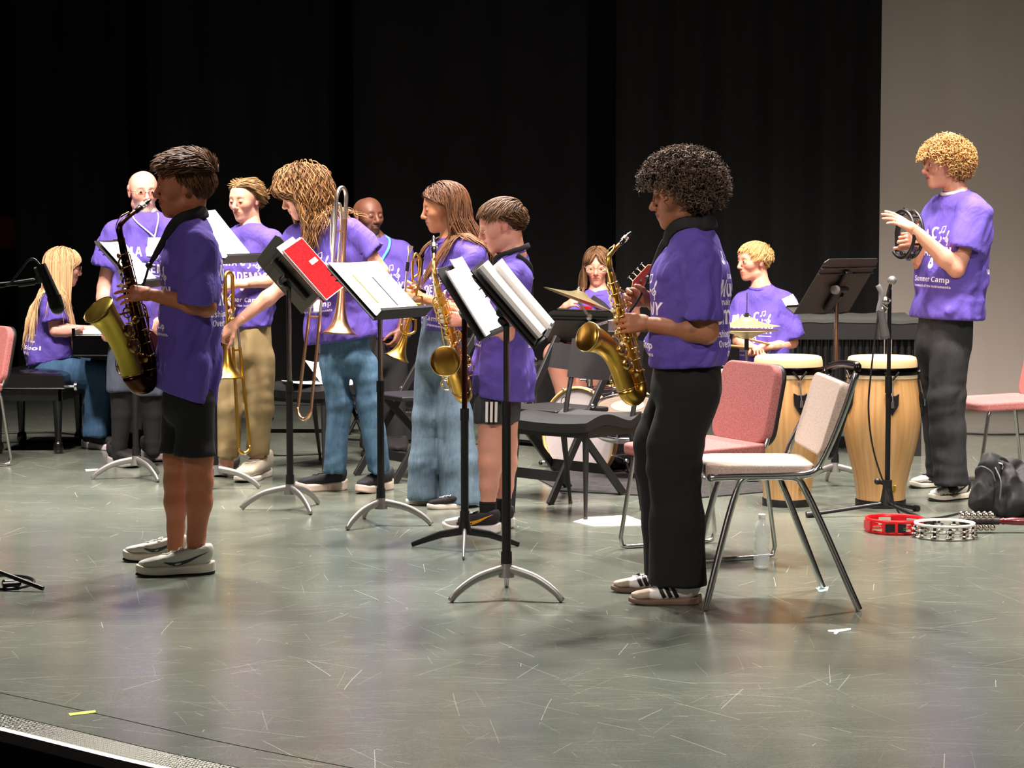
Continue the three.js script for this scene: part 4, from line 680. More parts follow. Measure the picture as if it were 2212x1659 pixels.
// girl with long brown hair and a trumpet
const E = person({
  label: 'person with long wavy brown hair and wide blue jeans holding a trumpet', d: 10.8, seed: 17, skin: 0xc08660, lip: 0x9c5348, blush: 0xb8705a, k: 0.94,
  head: { p: [957, 450, 0], s: 1.0, yaw: -1.38, pitch: 0.12, eye: 'down', jaw: 0.94, nose: 0.92, brow: 0x3a2418 }, neck: [976, 520, 0], yaw: -1.3,
  shirt: { nodes: [[986, 546, 0, 60, 36], [978, 600, 0, 66, 46], [964, 670, 0, 58, 44], [955, 740, 0, 56, 46]], hem: [[900, 713], [1004, 712]], sl: { L: { p: [1014, 630, 58], r0: 32, r1: 36 }, R: { t: 0.66, r0: 30, r1: 34 } } },
  arms: {
    L: { sh: [1018, 556, 50], el: [1002, 676, 62], wr: [912, 644, 62], hand: { f: [-1, 0.12, -0.05], n: [0.1, -0.2, -1], curl: [0.75, 0.8, 0.85, 0.85], thumb: [0.9, 0.4, 0.2] } },
    R: { sh: [948, 556, -48], el: [934, 660, -50], wr: [898, 640, 0], hand: { f: [-0.8, 0.1, 0.6], n: [-0.5, 0, 0.6], curl: [0.8, 0.85, 0.9, 0.9] } },
  },
  lower: [{ name: 'jeans', mat: denim(0x3f5468, 0x7b93a4), label: 'wide washed blue jeans', wr: 0.9, knee: [0.2], chains: [
    { n: [[953, 690, 0, 42, 40], [950, 775, 0, 52, 51]], k: 0.03 },
    { n: [[974, 795, 16, 36, 32], [982, 900, 18, 38, 36], [990, 1000, 20, 42, 42], [994, 1110, 20, 46, 47]], cut: [994, 1089, 20] },
    { n: [[924, 795, -14, 34, 29], [922, 900, -16, 36, 31], [919, 1000, -18, 40, 35], [916, 1100, -18, 44, 38]], cut: [916, 1080, -18] }] }],
  shoes: { L: { heel: [1004, 1098], toe: [924, 1100], st: RUN('black flat trainer with a white sole', 0x19181a, 0xd2ccc0, { lace: 0xcfcac2, soleH: 0.026, spring: 0.006 }) }, R: { heel: [955, 1088], toe: [878, 1090], st: RUN('black flat trainer with a white sole', 0x19181a, 0xd2ccc0, { lace: 0xcfcac2, soleH: 0.026, spring: 0.006 }) } },
  hair: {
    col: ['#2a180e', '#6a452c'], tip: '#8a6040', n: 1700, r: 0.0026, cap: 0.008, sides: 3, label: 'long wavy brown hair', zlim: 0.0, steps: 17, wave: [0.11, 0.75], avoid: true,
    hl: (z, x) => z > 0.06 ? 0.078 : z > 0.01 ? lerp(0.02, 0.078, (z - 0.01) / 0.05) : z > -0.04 ? lerp(-0.03, 0.02, (z + 0.04) / 0.05) : -0.07,
    style: (p, n) => ({ dir: comb(n, V(p.x > 0 ? 0.6 : -0.6, -0.5, p.z > 0.03 && p.y > 0.04 ? -0.5 : -0.7), 0.1), len: rr(0.3, 0.5), out: rr(0.006, 0.02), grav: 1.3, drift: p.x > -0.02 && rnd() < 0.5 ? V(-0.75, 0, 0.3) : V(1.0, 0, -0.1) }),
  },
});
// long curly hair, silver trombone
const D = person({
  label: 'person with long curly light brown hair bowed over a tall trombone, in blue jeans', d: 11.35, seed: 21, skin: 0xd69c84, k: 1.0,
  head: { p: [652, 420, 0], s: 1.03, yaw: -1.3, pitch: 0.35, eye: 'down' }, neck: [690, 482, 0], yaw: -0.5,
  shirt: { nodes: [[706, 508, 0, 62, 42], [714, 560, 0, 74, 48], [726, 640, 0, 72, 48], [738, 720, 0, 76, 52], [742, 770, 0, 78, 52]], hem: [[667, 746], [814, 724]], sl: { L: { p: [806, 550, 28], r0: 27, r1: 34 }, R: { p: [622, 572, 0], r0: 30, r1: 35 } } },
  arms: {
    L: { sh: [762, 502, 26], el: [824, 588, 26], wr: [742, 618, 62], k: 1.05, hand: { f: [-1, 0.15, 0.1], n: [0.2, -0.1, -1], curl: [0.9, 0.95, 1.0, 1.0], thumb: [0.8, 0.5, 0.3] } },
    R: { sh: [640, 516, -20], el: [606, 622, 5], wr: [508, 700, 30], hand: { f: [-0.8, -0.6, 0], n: [0.4, -0.6, -0.6], curl: [0.9, 0.95, 1.0, 1.0] } },
  },
  lower: [{ name: 'jeans', mat: denim(0x2f4c66, 0x5f86a2), label: 'blue straight jeans', wr: 1.3, knee: [0.5, 0.1], chains: [
    { n: [[742, 690, 0, 58, 42], [748, 770, 0, 60, 44]], k: 0.03 },
    { n: [[722, 785, 0, 34, 32], [732, 870, 0, 27, 27], [722, 1040, 0, 25, 26]], cut: [722, 1024, 0] },
    { n: [[784, 785, 5, 34, 32], [800, 870, 5, 26, 27], [820, 1040, 5, 24, 25]], cut: [820, 1022, 5] }] }],
  shoes: { R: { heel: [750, 1058], toe: [640, 1062], st: RUN('black running shoe with a thick cream sole', 0x26252a, 0xd9c6b4, { lace: 0x1b1a1e, soleH: 0.04 }) }, L: { heel: [846, 1056], toe: [774, 1068], st: RUN('black running shoe with a thick cream sole', 0x26252a, 0xd9c6b4, { lace: 0x1b1a1e, soleH: 0.04 }) } },
  hair: {
    col: ['#472c18', '#a67a4c'], n: 1800, r: 0.0027, cap: 0.012, label: 'long curly light brown hair', zlim: 0.055, curl: [0.0095, 15], csteps: 20, sides: 3, steps: 12, avoid: true,
    hl: (z, x) => z > 0.05 ? 0.068 : z > 0.015 ? lerp(0.0, 0.068, (z - 0.015) / 0.035) : z > -0.04 ? lerp(-0.05, 0.0, (z + 0.04) / 0.055) : -0.075,
    style: (p, n) => ({ dir: comb(n, V(p.x > 0 ? 0.7 : -0.7, -0.8, 0.25), 0.35), len: rr(0.2, 0.36), out: rr(0.012, 0.055), grav: 0.85 }),
  },
});
// khaki trousers
const C = person({
  label: 'person with hair tied back and khaki trousers, arms folded round a trombone', d: 12, seed: 25, skin: 0xd8a288, k: 0.93, lip: 0xa8584e,
  head: { p: [530, 433, 0], s: 0.98, yaw: -0.55, pitch: 0.1, eye: 'down', jaw: 0.98 }, neck: [541, 494, 0], yaw: -0.4,
  shirt: { nodes: [[543, 518, 0, 48, 36], [541, 580, 0, 56, 42], [539, 650, 0, 52, 42], [537, 740, 0, 56, 44]], hem: [[480, 714], [600, 702]], sl: { L: { p: [600, 574, 18], r0: 27, r1: 31 }, R: { t: 0.64, r0: 27, r1: 31 } } },
  arms: {
    L: { sh: [586, 524, 14], el: [602, 604, 26], wr: [512, 614, 62], k: 1.02, hand: { f: [-1, 0.05, 0.05], n: [0, -0.3, -1], curl: [0.6, 0.65, 0.7, 0.7] } },
    R: { sh: [496, 526, -14], el: [482, 620, 0], wr: [478, 640, 50], hand: { f: [0.2, -0.9, 0.2], n: [1, 0, -0.2], curl: [0.8, 0.85, 0.9, 0.9] } },
  },
  lower: [{ name: 'trousers', mat: CLOTH(0x8d7b55), label: 'khaki trousers', wr: 1.3, knee: [0.45, 0.12], chains: [
    { n: [[540, 680, 0, 46, 36], [536, 760, 0, 58, 44]], k: 0.03 },
    { n: [[506, 775, -4, 36, 34], [496, 880, 0, 29, 30], [490, 1010, 0, 26, 26]], cut: [490, 990, 0] },
    { n: [[560, 775, 6, 36, 34], [562, 880, 6, 29, 30], [556, 1010, 6, 24, 26]], cut: [556, 986, 6] }] }],
  legs: { R: [[490, 960, 0, 16], [490, 1010, 0, 15]], L: [[556, 960, 6, 16], [556, 1015, 6, 15]] },
  shoes: { R: { heel: [512, 1020], toe: [468, 1031], st: RUN('grey running shoe', 0x54504c, 0xcfc8ba, { lace: 0xd8d2c4 }) }, L: { heel: [580, 1026], toe: [518, 1044], st: RUN('pale beige running shoe', 0xb9ae9c, 0xe0d8cc, { lace: 0xd8d2c4 }) } },
  hair: {
    col: ['#5a3e24', '#9c7a50'], n: 1700, r: 0.0022, sides: 3, cap: 0.006, label: 'light brown hair parted and tied back', zlim: 0.02,
    hl: z => z > 0.06 ? 0.076 : z > 0.02 ? lerp(0.03, 0.076, (z - 0.02) / 0.04) : z > -0.03 ? lerp(-0.03, 0.03, (z + 0.03) / 0.05) : -0.068,
    style: (p, n) => ({ dir: comb(n, V(p.x > 0 ? 0.6 : -0.6, -0.45, -1), 0.03), len: 0.075, out: rr(0.003, 0.007), grav: 0.1 }),
  },
});
const GOLDFRAME = S(0x9a8a70, { roughness: 0.3, metalness: 0.8 }), CLEAR = PH(0xd2b8aa, { roughness: 0.15, transmission: 0.5, thickness: 0 });
const LENS = new THREE.MeshPhysicalMaterial({ color: 0xffffff, roughness: 0.03, transmission: 1, thickness: 0, ior: 1.45 });
function glasses(a, mat, rw, rh, thick) {
  const gl = new THREE.Group(); gl.name = 'glasses'; a.g.add(gl);
  for (const q of [-1, 1]) {
    const c = [], cx = q * 0.033; for (let i = 0; i <= 24; i++) { const t = i / 24 * 2 * PI, sx = Math.sign(Math.cos(t)) * Math.pow(Math.abs(Math.cos(t)), 0.7), sy = Math.sign(Math.sin(t)) * Math.pow(Math.abs(Math.sin(t)), 0.7); c.push(a.hl(cx + sx * rw, -0.002 + sy * rh, 0.099 - Math.abs(cx + sx * rw) * 0.12)); }
    part(gl, 'rim', tube(c, thick, 6, { caps: false }), mat);
    const s = new THREE.Shape(); for (let i = 0; i <= 24; i++) { const t = i / 24 * 2 * PI, x = cx + rw * Math.sign(Math.cos(t)) * Math.pow(Math.abs(Math.cos(t)), 0.7), y = -0.002 + rh * Math.sign(Math.sin(t)) * Math.pow(Math.abs(Math.sin(t)), 0.7); i ? s.lineTo(x, y) : s.moveTo(x, y); }
    part(gl, 'lens', new THREE.ExtrudeGeometry(s, { depth: 0.0012, bevelEnabled: false }).translate(0, 0, 0.095).applyMatrix4(a.h.m), LENS);
    part(gl, 'temple', tube([a.hl(q * (0.033 + rw), 0.004, 0.092), a.hl(q * 0.076, 0.008, 0.04), a.hl(q * 0.08, 0.012, -0.018)], thick, 6), mat);
  }
  part(gl, 'bridge', tube([a.hl(-0.033 + rw, 0.002, 0.099), a.hl(0, 0.005, 0.104), a.hl(0.033 - rw, 0.002, 0.099)], thick, 6), mat);
}
const BADGE = canvasTex(128, 192, (c, w, h) => { c.fillStyle = '#f3f0ee'; c.fillRect(0, 0, w, h); c.fillStyle = '#8b86a0'; c.fillRect(40, 38, 30, 6); c.fillRect(30, 128, 50, 5); c.fillRect(30, 142, 60, 5); });
function lanyard(a, col, tagAt, drop, badge = true, w = 0.004) {
  const t = thing('lanyard', a.lanLabel, 'lanyard'), pts = [], z0 = tagAt.clone();
  for (const q of [1, -1]) {
    const line = [a.neck.clone().addScaledVector(a.lat, q * 0.055).addScaledVector(a.fwd, -0.03).addScaledVector(a.up, 0.03), a.neck.clone().addScaledVector(a.lat, q * 0.07).addScaledVector(a.fwd, 0.055).addScaledVector(a.up, -0.01), z0.clone().addScaledVector(a.up, 0.0)];
    const c = curve(line, 20).map(p => { for (let i = 0; i < 3; i++) { const e = a.shirt.ev(p.x, p.y, p.z) - 0.006; if (e < 0) { p.addScaledVector(a.fwd, -e + 0.001); } } return p; });
    part(t, 'cord', tube(c, w, 6, { axis: a.lat, flat: 0.35 }), S(col, { roughness: 0.7 }));
  }
  if (badge) part(t, 'badge', box(0.072, 0.105, 0.002).applyMatrix4(basis(a.lat, a.up, a.fwd, z0.clone().addScaledVector(a.up, -0.055).addScaledVector(a.fwd, 0.006))), S(0xffffff, { map: BADGE, roughness: 0.4 }));
  return t;
}
// bald man with glasses
const B = person({
  label: 'bald person with glasses, denim shorts and long black socks at the left', d: 12.6, seed: 29, skin: 0xdfa490, blush: 0xd07868, k: 1.05, neckR: 1.12,
  head: { p: [309, 415, 0], s: 1.06, yaw: 0.38, pitch: 0.05, eye: 'open', brow: 0x9a8a7a, jaw: 1.1, beard: ['#d9c8bc', q => q.y < -0.045 && q.z > 0.02 && !(q.y > -0.075 && Math.abs(q.x) < 0.02), 0.55] }, neck: [316, 466, 0], yaw: 0.15,
  shirt: { nodes: [[316, 496, 0, 56, 44], [310, 560, 0, 64, 52], [300, 640, 0, 60, 54], [292, 740, 0, 58, 50]], hem: [[230, 716], [352, 716]], sl: { R: { p: [231, 578, 0], r0: 31, r1: 35 }, L: { t: 0.65, r0: 31, r1: 35 } } },
  arms: {
    R: { sh: [252, 506, 0], el: [227, 622, -4], wr: [226, 698, 22], k: 1.12, hand: { f: [0.05, -1, 0.1], n: [0.85, 0, -0.5], curl: [1.2, 1.25, 1.3, 1.3], thumb: [0.4, 0.9, 0.4], s: 1.05 } },
    L: { sh: [376, 506, 0], el: [398, 616, -4], wr: [350, 690, 30], k: 1.1, hand: { f: [-0.5, -0.8, 0.1], n: [-0.5, 0.3, -0.6], curl: [0.7, 0.8, 0.9, 0.9] } },
  },
  lower: [{ name: 'shorts', mat: denim(0x3a4150, 0x596273), label: 'grey blue denim shorts', wr: 0.9, chains: [{ n: [[294, 670, 0, 50, 42], [292, 755, 0, 57, 46]] }, { n: [[262, 775, 0, 31, 36], [263, 880, 0, 33, 38]], cut: [262, 846, 0] }, { n: [[324, 775, 0, 31, 36], [326, 880, 0, 33, 38]], cut: [324, 854, 0] }] }],
  legs: { R: [[262, 800, 0, 22], [263, 880, 0, 18], [258, 960, 0, 12]], L: [[325, 800, 0, 22], [328, 880, 0, 18], [330, 960, 0, 12]] },
  socks: { R: { n: [[263, 836, 0, 27], [264, 895, 0, 23], [258, 960, 0, 17], [258, 985, 0, 16]], mat: CLOTH(0x121214) }, L: { n: [[326, 842, 0, 27], [329, 895, 0, 23], [330, 955, 0, 17], [331, 975, 0, 16]], mat: CLOTH(0x121214) } },
  shoes: { R: { heel: [238, 1001], toe: [292, 1012], st: RUN('black running shoe with a white sole', 0x1b1a1c, 0xb9b4b2, { lace: 0x28272a, soleH: 0.04 }) }, L: { heel: [312, 988], toe: [352, 999], st: RUN('black running shoe with a pink white sole', 0x1b1a1c, 0xb9a8a8, { lace: 0x28272a, soleH: 0.04 }) } },
  extra: a => glasses(a, GOLDFRAME, 0.026, 0.015, 0.0015),
});
B.lanLabel = 'white lanyard with a blank name card on the bald man in glasses'; lanyard(B, 0xe8e0e6, B.P([334, 512, 54]), 0.2);
// pianist
const Pn = person({
  label: 'person with long straight blond hair and glasses seated on the black bench at the piano', d: 13.6, seed: 33, skin: 0xe0a898, k: 0.95,
  head: { p: [138, 578, 0], s: 1.0, yaw: 2.05, pitch: 0.1, eye: 'down', brow: 0x9a7850 }, neck: [122, 632, 0], yaw: 1.75,
  shirt: { nodes: [[116, 652, 0, 52, 32], [114, 700, 0, 58, 46], [114, 750, 0, 56, 54], [112, 810, 0, 60, 56]], hem: [[56, 792], [176, 768]], sl: { R: { p: [119, 697, 62], r0: 26, r1: 30 }, L: { t: 0.7, r0: 24, r1: 28 } } },
  arms: {
    R: { sh: [112, 660, 52], el: [120, 714, 64], wr: [196, 712, 50], k: 1.05, hand: { f: [1, -0.05, 0], n: [0, -1, 0], curl: [0.4, 0.45, 0.45, 0.5] } },
    L: { sh: [122, 660, -52], el: [140, 716, -60], wr: [210, 716, -40], hand: { f: [1, -0.05, 0], n: [0, -1, 0], curl: [0.4, 0.45, 0.45, 0.5] } },
  },
  lower: [{ name: 'jeans', mat: denim(0x1c3a58, 0x3f6484), label: 'dark blue jeans', wr: 1.2, knee: [0.55, 0.1], chains: [
    { n: [[100, 770, 0, 54, 44], [108, 796, 0, 58, 44]] },
    { n: [[112, 802, 28, 32, 36], [216, 812, 32, 27, 30]], k: 0.03 }, { n: [[218, 816, 32, 27, 29], [207, 890, 32, 26, 27], [204, 965, 32, 26, 28]], cut: [204, 944, 32] },
    { n: [[112, 800, -28, 32, 36], [226, 806, -32, 27, 30]], k: 0.03 }, { n: [[228, 810, -32, 27, 29], [224, 890, -32, 26, 27], [222, 950, -32, 26, 28]], cut: [222, 936, -32] }] }],
  shoes: { R: { heel: [180, 966], toe: [262, 974], st: RUN('black running shoe with a white sole', 0x1e1c20, 0xd8ccd0, { lace: 0x28272a, soleH: 0.036 }) }, L: { heel: [205, 950], toe: [285, 956], st: RUN('black running shoe with a white sole', 0x1e1c20, 0xd8ccd0, { lace: 0x28272a, soleH: 0.036 }) } },
  hair: {
    col: ['#b4885a', '#f0cda0'], n: 1300, r: 0.0028, sides: 3, cap: 0.008, label: 'long straight blond hair', zlim: 0.03, steps: 14, avoid: true,
    hl: z => z > 0.06 ? 0.076 : z > 0.0 ? lerp(-0.03, 0.076, z / 0.06) : -0.07,
    style: (p, n) => ({ dir: comb(n, V(p.x > 0 ? 0.5 : -0.5, -0.8, -0.35), 0.05), len: p.z > -0.02 ? rr(0.26, 0.36) : rr(0.42, 0.55), out: rr(0.004, 0.016), grav: 1.6 }),
  },
  extra: a => glasses(a, GOLDFRAME, 0.024, 0.02, 0.0015),
});
// bald man behind the trombones
const Lm = person({
  label: 'bald person with a goatee, seen between the trombone and the trumpet players', d: 13.3, seed: 37, skin: 0x6f4634, lip: 0x6a3c34, blush: 0x7c4a38, k: 1.02, neckR: 1.1,
  head: { p: [796, 468, 0], s: 1.02, yaw: 0.62, pitch: -0.02, eye: 'closed', brow: 0x1c1210, nose: 1.15, beard: ['#1a100c', q => (q.y < -0.072 && Math.abs(q.x) < 0.03 && q.z > 0.03) || (Math.abs(Math.abs(q.x) - 0.025) < 0.006 && q.y < -0.045 && q.z > 0.05) || (q.y > -0.05 && q.y < -0.043 && Math.abs(q.x) < 0.024 && q.z > 0.07), 0.75] }, neck: [808, 518, 0], yaw: 0.35,
  shirt: { nodes: [[816, 546, 0, 50, 38], [822, 600, 0, 58, 44], [826, 680, 0, 56, 46], [826, 760, 0, 58, 46]], hem: [[770, 730], [886, 730]], sl: { L: { p: [878, 622, 0], r0: 30, r1: 34 }, R: { t: 0.6, r0: 30, r1: 34 } } },
  arms: { L: { sh: [864, 550, 0], el: [884, 650, 5], wr: [866, 712, 40], hand: { f: [-0.3, -0.9, 0.3], n: [-0.8, 0, -0.4], curl: [0.6, 0.7, 0.8, 0.8] } }, R: { sh: [770, 556, 0], el: [752, 650, 0], wr: [752, 720, 20], hand: { f: [0.1, -1, 0.1], n: [0.9, 0, -0.3], curl: [0.6, 0.7, 0.8, 0.8] } } },
  lower: [{ name: 'trousers', mat: CLOTH(0x0f0f12), label: 'black trousers', chains: [{ n: [[826, 720, 0, 52, 42], [826, 770, 0, 54, 44]] }, { n: [[802, 790, 0, 28, 32], [804, 960, 0, 25, 27], [804, 990, 0, 25, 27]], cut: [804, 966, 0] }, { n: [[852, 790, 0, 28, 32], [850, 960, 0, 25, 27], [850, 990, 0, 25, 27]], cut: [850, 966, 0] }] }],
  shoes: { R: { heel: [802, 972], toe: [808, 990], st: RUN('black shoe', 0x111113, 0x141414) }, L: { heel: [850, 972], toe: [860, 990], st: RUN('black shoe', 0x111113, 0x141414) } },
});
Lm.lanLabel = 'light blue lanyard round the neck of the bald man behind the trombones'; lanyard(Lm, 0x58a8e8, Lm.P([812, 585, 46]), 0.2, false, 0.009);
// guitarist
const I = person({
  label: 'seated person with clear glasses and long brown hair playing a red bass guitar', d: 13.5, seed: 41, skin: 0xd89a84, k: 0.93, lip: 0xb05a52,
  head: { p: [1290, 576, 0], s: 0.98, yaw: -0.12, pitch: 0.12, eye: 'down', jaw: 0.94, nose: 0.92, brow: 0x4a3020 }, neck: [1293, 634, 0], yaw: -0.1,
  shirt: { nodes: [[1295, 658, 0, 44, 32], [1297, 700, 0, 50, 38], [1297, 760, 0, 50, 42], [1297, 800, 0, 52, 44]], hem: [[1240, 780], [1350, 780]], sl: { R: { p: [1238, 690, 12], r0: 25, r1: 28 }, L: { p: [1356, 690, 12], r0: 25, r1: 28 } } },
  arms: {
    R: { sh: [1256, 658, 4], el: [1226, 704, 24], wr: [1220, 664, 66], hand: { f: [0.5, 0.4, 0.5], n: [0.4, -0.6, -0.6], curl: [0.6, 0.65, 0.7, 0.7] } },
    L: { sh: [1338, 658, 4], el: [1370, 716, 26], wr: [1374, 664, 60], hand: { f: [0.1, 0.9, 0.2], n: [0.2, 0.1, -1], curl: [1.0, 1.0, 1.0, 1.0] } },
  },
  legs: { R: [[1278, 800, 8, 32], [1204, 768, 100, 29], [1226, 850, 90, 24], [1240, 915, 70, 16], [1240, 957, 50, 15]], L: [[1312, 800, 8, 32], [1290, 775, 100, 29], [1262, 850, 90, 22], [1262, 915, 70, 16], [1262, 957, 50, 15]] },
  lower: [{ name: 'shorts', mat: CLOTH(0x14151a), label: 'black shorts', chains: [{ n: [[1296, 780, 0, 48, 38], [1296, 805, 0, 50, 38]] }, { n: [[1280, 800, 10, 34, 34], [1250, 788, 50, 34, 33]] }, { n: [[1312, 800, 10, 34, 34], [1304, 790, 50, 34, 33]] }] }],
  shoes: { R: { heel: [1238, 966], toe: [1226, 980], st: RUN('dark trainer', 0x19191c, 0xb9b4aa) }, L: { heel: [1262, 966], toe: [1262, 980], st: RUN('dark trainer', 0x19191c, 0xb9b4aa) } },
  hair: {
    col: ['#452c1c', '#8a6748'], n: 1300, r: 0.0026, sides: 3, cap: 0.007, label: 'long brown hair parted in the middle', zlim: 0.035, steps: 13, avoid: true,
    hl: (z, x) => z > 0.05 ? 0.07 + Math.min(0.01, Math.abs(x)) : z > 0.0 ? lerp(-0.03, 0.07, z / 0.05) : -0.07,
    style: (p, n) => ({ dir: comb(n, V(p.x > 0 ? 1 : -1, -0.5, p.z > 0.02 ? 0.25 : -0.3), 0.05), len: rr(0.24, 0.36), out: rr(0.004, 0.014), grav: 1.4 }),
  },
  extra: a => glasses(a, CLEAR, 0.028, 0.022, 0.0019),
});
// drummer
const J = person({
  label: 'person with short blond hair seated at the drum kit, holding drum sticks behind the hi-hat', d: 12.7, seed: 45, skin: 0xdf9c82, k: 0.86, lip: 0xb8605a,
  head: { p: [1627, 565, 0], s: 0.95, yaw: -1.1, pitch: 0.04, eye: 'open', nose: 0.9, brow: 0xa87c4c }, neck: [1644, 622, 0], yaw: -0.5,
  shirt: { nodes: [[1650, 650, 0, 46, 34], [1654, 700, 0, 54, 42], [1652, 760, 0, 54, 44], [1650, 800, 0, 54, 46]], hem: [[1590, 784], [1712, 784]], sl: { L: { p: [1710, 728, 16], r0: 26, r1: 31, n: [0.1, -1, 0] }, R: { t: 0.8, r0: 26, r1: 31 } } },
  arms: {
    L: { sh: [1696, 660, 8], el: [1712, 740, 22], wr: [1652, 750, 64], hand: { f: [-1, -0.05, 0.2], n: [0.1, -1, 0], curl: [1.0, 1.05, 1.1, 1.1] } },
    R: { sh: [1606, 660, -8], el: [1594, 736, 8], wr: [1628, 752, 60], hand: { f: [0.3, -0.1, 0.9], n: [0, -1, 0], curl: [1.0, 1.05, 1.1, 1.1] } },
  },
  lower: [{ name: 'shorts', mat: CLOTH(0x17181c), label: 'black shorts', chains: [{ n: [[1650, 780, 0, 52, 42], [1650, 815, 0, 54, 42]] }, { n: [[1630, 815, 10, 32, 32], [1590, 812, 90, 28, 28]] }, { n: [[1670, 815, 10, 32, 32], [1656, 812, 100, 28, 28]] }] }],
  legs: { R: [[1630, 815, 10, 26], [1585, 815, 95, 22], [1588, 890, 80, 19], [1590, 985, 50, 13]], L: [[1670, 815, 10, 26], [1655, 815, 105, 22], [1656, 890, 85, 19], [1658, 985, 50, 13]] },
  shoes: { R: { heel: [1592, 1000], toe: [1578, 1012], st: RUN('dark trainer', 0x1a1a1c, 0x8a8680) }, L: { heel: [1660, 1000], toe: [1656, 1014], st: RUN('dark trainer', 0x1a1a1c, 0x8a8680) } },
  hair: {
    col: ['#9a6c38', '#e8c080'], n: 2000, r: 0.0021, sides: 3, cap: 0.006, label: 'short blond hair',
    style: (p, n) => { const t = p.y > 0.03; return { dir: comb(n, V(p.x * 8, -0.3, t ? 1 : -0.2), p.z < -0.06 ? 0.2 : 0.04), len: t ? (p.z > 0.03 ? 0.028 : 0.05) : 0.028, out: rr(0.003, 0.008), grav: 0.6 }; }
  },
});

// ---------- instruments ----------
const metal = (c, r = 0.22, o = {}) => new THREE.MeshPhysicalMaterial({ color: c, metalness: 1, roughness: r, ...o });
const BRASS = metal(0xe0b050, 0.3), CHROME = metal(0xdcdcde, 0.2), SILVER = metal(0xefe9dc, 0.28), DARKLAC = metal(0x4a3020, 0.26), GOLDBELL = metal(0xc9b04a, 0.36), BRASSROSE = metal(0xeab890, 0.28);
const EBONITE = PH(0x0a0a0b, { roughness: 0.25, clearcoat: 0.4 }), BLACKPL = S(0x0d0d0e, { roughness: 0.45 }), BLACKM = S(0x101011, { roughness: 0.4, metalness: 0.3 }), PEARL = PH(0xe8e2da, { roughness: 0.2, clearcoat: 0.6 });
function saxophone(label, top, bow, bellDir, mats) {
  const Y = top.clone().sub(bow), L = Y.length(), k = L / 0.56; Y.normalize(); const Z = bellDir.clone().addScaledVector(Y, -bellDir.dot(Y)).normalize(), X = V().crossVectors(Y, Z), m = basis(X, Y, Z, V(0, 0, 0)).scale(V(k, k, k));
  const t = thing('saxophone', label, 'saxophone', top), add = (n, g, mt) => part(t, n, (Array.isArray(g) ? join(g) : g).applyMatrix4(m), mt);
  const bodyPts = [], bodyR = []; for (let i = 0; i <= 14; i++) { bodyPts.push(V(0, -0.48 * i / 14, 0)); bodyR.push(lerp(0.0125, 0.0305, i / 14)); }
  for (let i = 1; i <= 10; i++) { const a = i / 10 * PI; bodyPts.push(V(0, -0.48 - 0.05 * Math.sin(a), 0.042 - 0.042 * Math.cos(a))); bodyR.push(lerp(0.0305, 0.038, i / 10)); }
  add('body', tube(bodyPts, bodyR, 24), mats.body);
  add('bow_ring', [0.48, 0.485].map((y, i) => new THREE.TorusGeometry(i ? 0.039 : 0.032, 0.0022, 8, 28).rotateX(PI / 2).translate(0, -y + 0.003, i ? 0.084 : 0)), mats.trim);
  // bell, with an inside
  const bc = [], br = []; for (let i = 0; i <= 16; i++) { const q = i / 16; bc.push(V(0, -0.48 + 0.255 * q, 0.084 + 0.02 * q + mats.splay[0] * Math.pow(q, mats.splay[1]))); br.push(0.038 + 0.005 * q + 0.0185 * Math.pow(q, 7)); }
  const last = bc[16], inn = bc.map((p, i) => [p.clone(), br[i] - 0.0015]).reverse();
  add('bell', tube([...bc, ...inn.map(a => a[0])], [...br, ...inn.map(a => a[1])], 36, { caps: false, axis: V(1, 0, 0) }), mats.bell);
  const tdir = bc[16].clone().sub(bc[14]).normalize(); add('bell_rim', place(new THREE.TorusGeometry(br[16], 0.0021, 8, 44).rotateX(PI / 2), last.clone(), last.clone().addScaledVector(tdir, 0.0001)), mats.trim);
  // neck and mouthpiece
  const np = curve([V(0, -0.005, 0), V(0, 0.025, 0), V(0, 0.05, -0.008), V(0, 0.066, -0.035), V(0, 0.082, -0.075), V(0, 0.096, -0.115)], 20); add('neck', tube(np, q => lerp(0.0122, 0.0068, q), 16), mats.neck ?? mats.body);
  add('neck_brace', [tube(curve([V(0, 0.012, 0.014), V(0, 0.05, 0.012), V(0, 0.082, -0.02), V(0, 0.092, -0.06)], 14), 0.0018, 6), new THREE.CylinderGeometry(0.0075, 0.0075, 0.004, 14).rotateX(-1.2).translate(0, 0.088, -0.062), new THREE.CylinderGeometry(0.0145, 0.0145, 0.012, 18), rod(V(-0.016, 0.002, 0.005), V(-0.03, 0.004, 0.01), 0.003)], mats.trim);
  const mp = [V(0, 0.089, -0.098), V(0, 0.097, -0.118), V(0, 0.115, -0.163), V(0, 0.1205, -0.178), V(0, 0.124, -0.186)]; add('mouthpiece', tube(mp, [0.0105, 0.0115, 0.0095, 0.0062, 0.003], 16, { axis: V(1, 0, 0), flat: 0.85 }), EBONITE);
  add('ligature', [rod(V(0, 0.1005, -0.127), V(0, 0.1085, -0.147), 0.0125, 0.0118, 18), ball(V(0.013, 0.098, -0.13), 0.004), ball(V(0.013, 0.103, -0.143), 0.004)], SILVER);
  // keywork
  const rodPts = [[0.024, 0.012], [0.028, -0.004], [-0.024, 0.016], [-0.027, -0.006]];
  rodPts.forEach(([x, z], i) => { const g = 1 + i * 0.06; add('key_rod', [rod(V(x * 0.75 * g, -0.035 - i * 0.02, z), V(x * 1.5 * g, -0.46 + i * 0.015, z), 0.0022, 0.0022, 6), ...[0.08, 0.17, 0.26, 0.35, 0.43].map(y => ball(V(x * lerp(0.75, 1.5, y / 0.46) * g, -y, z), 0.0042, 8))], mats.key); });
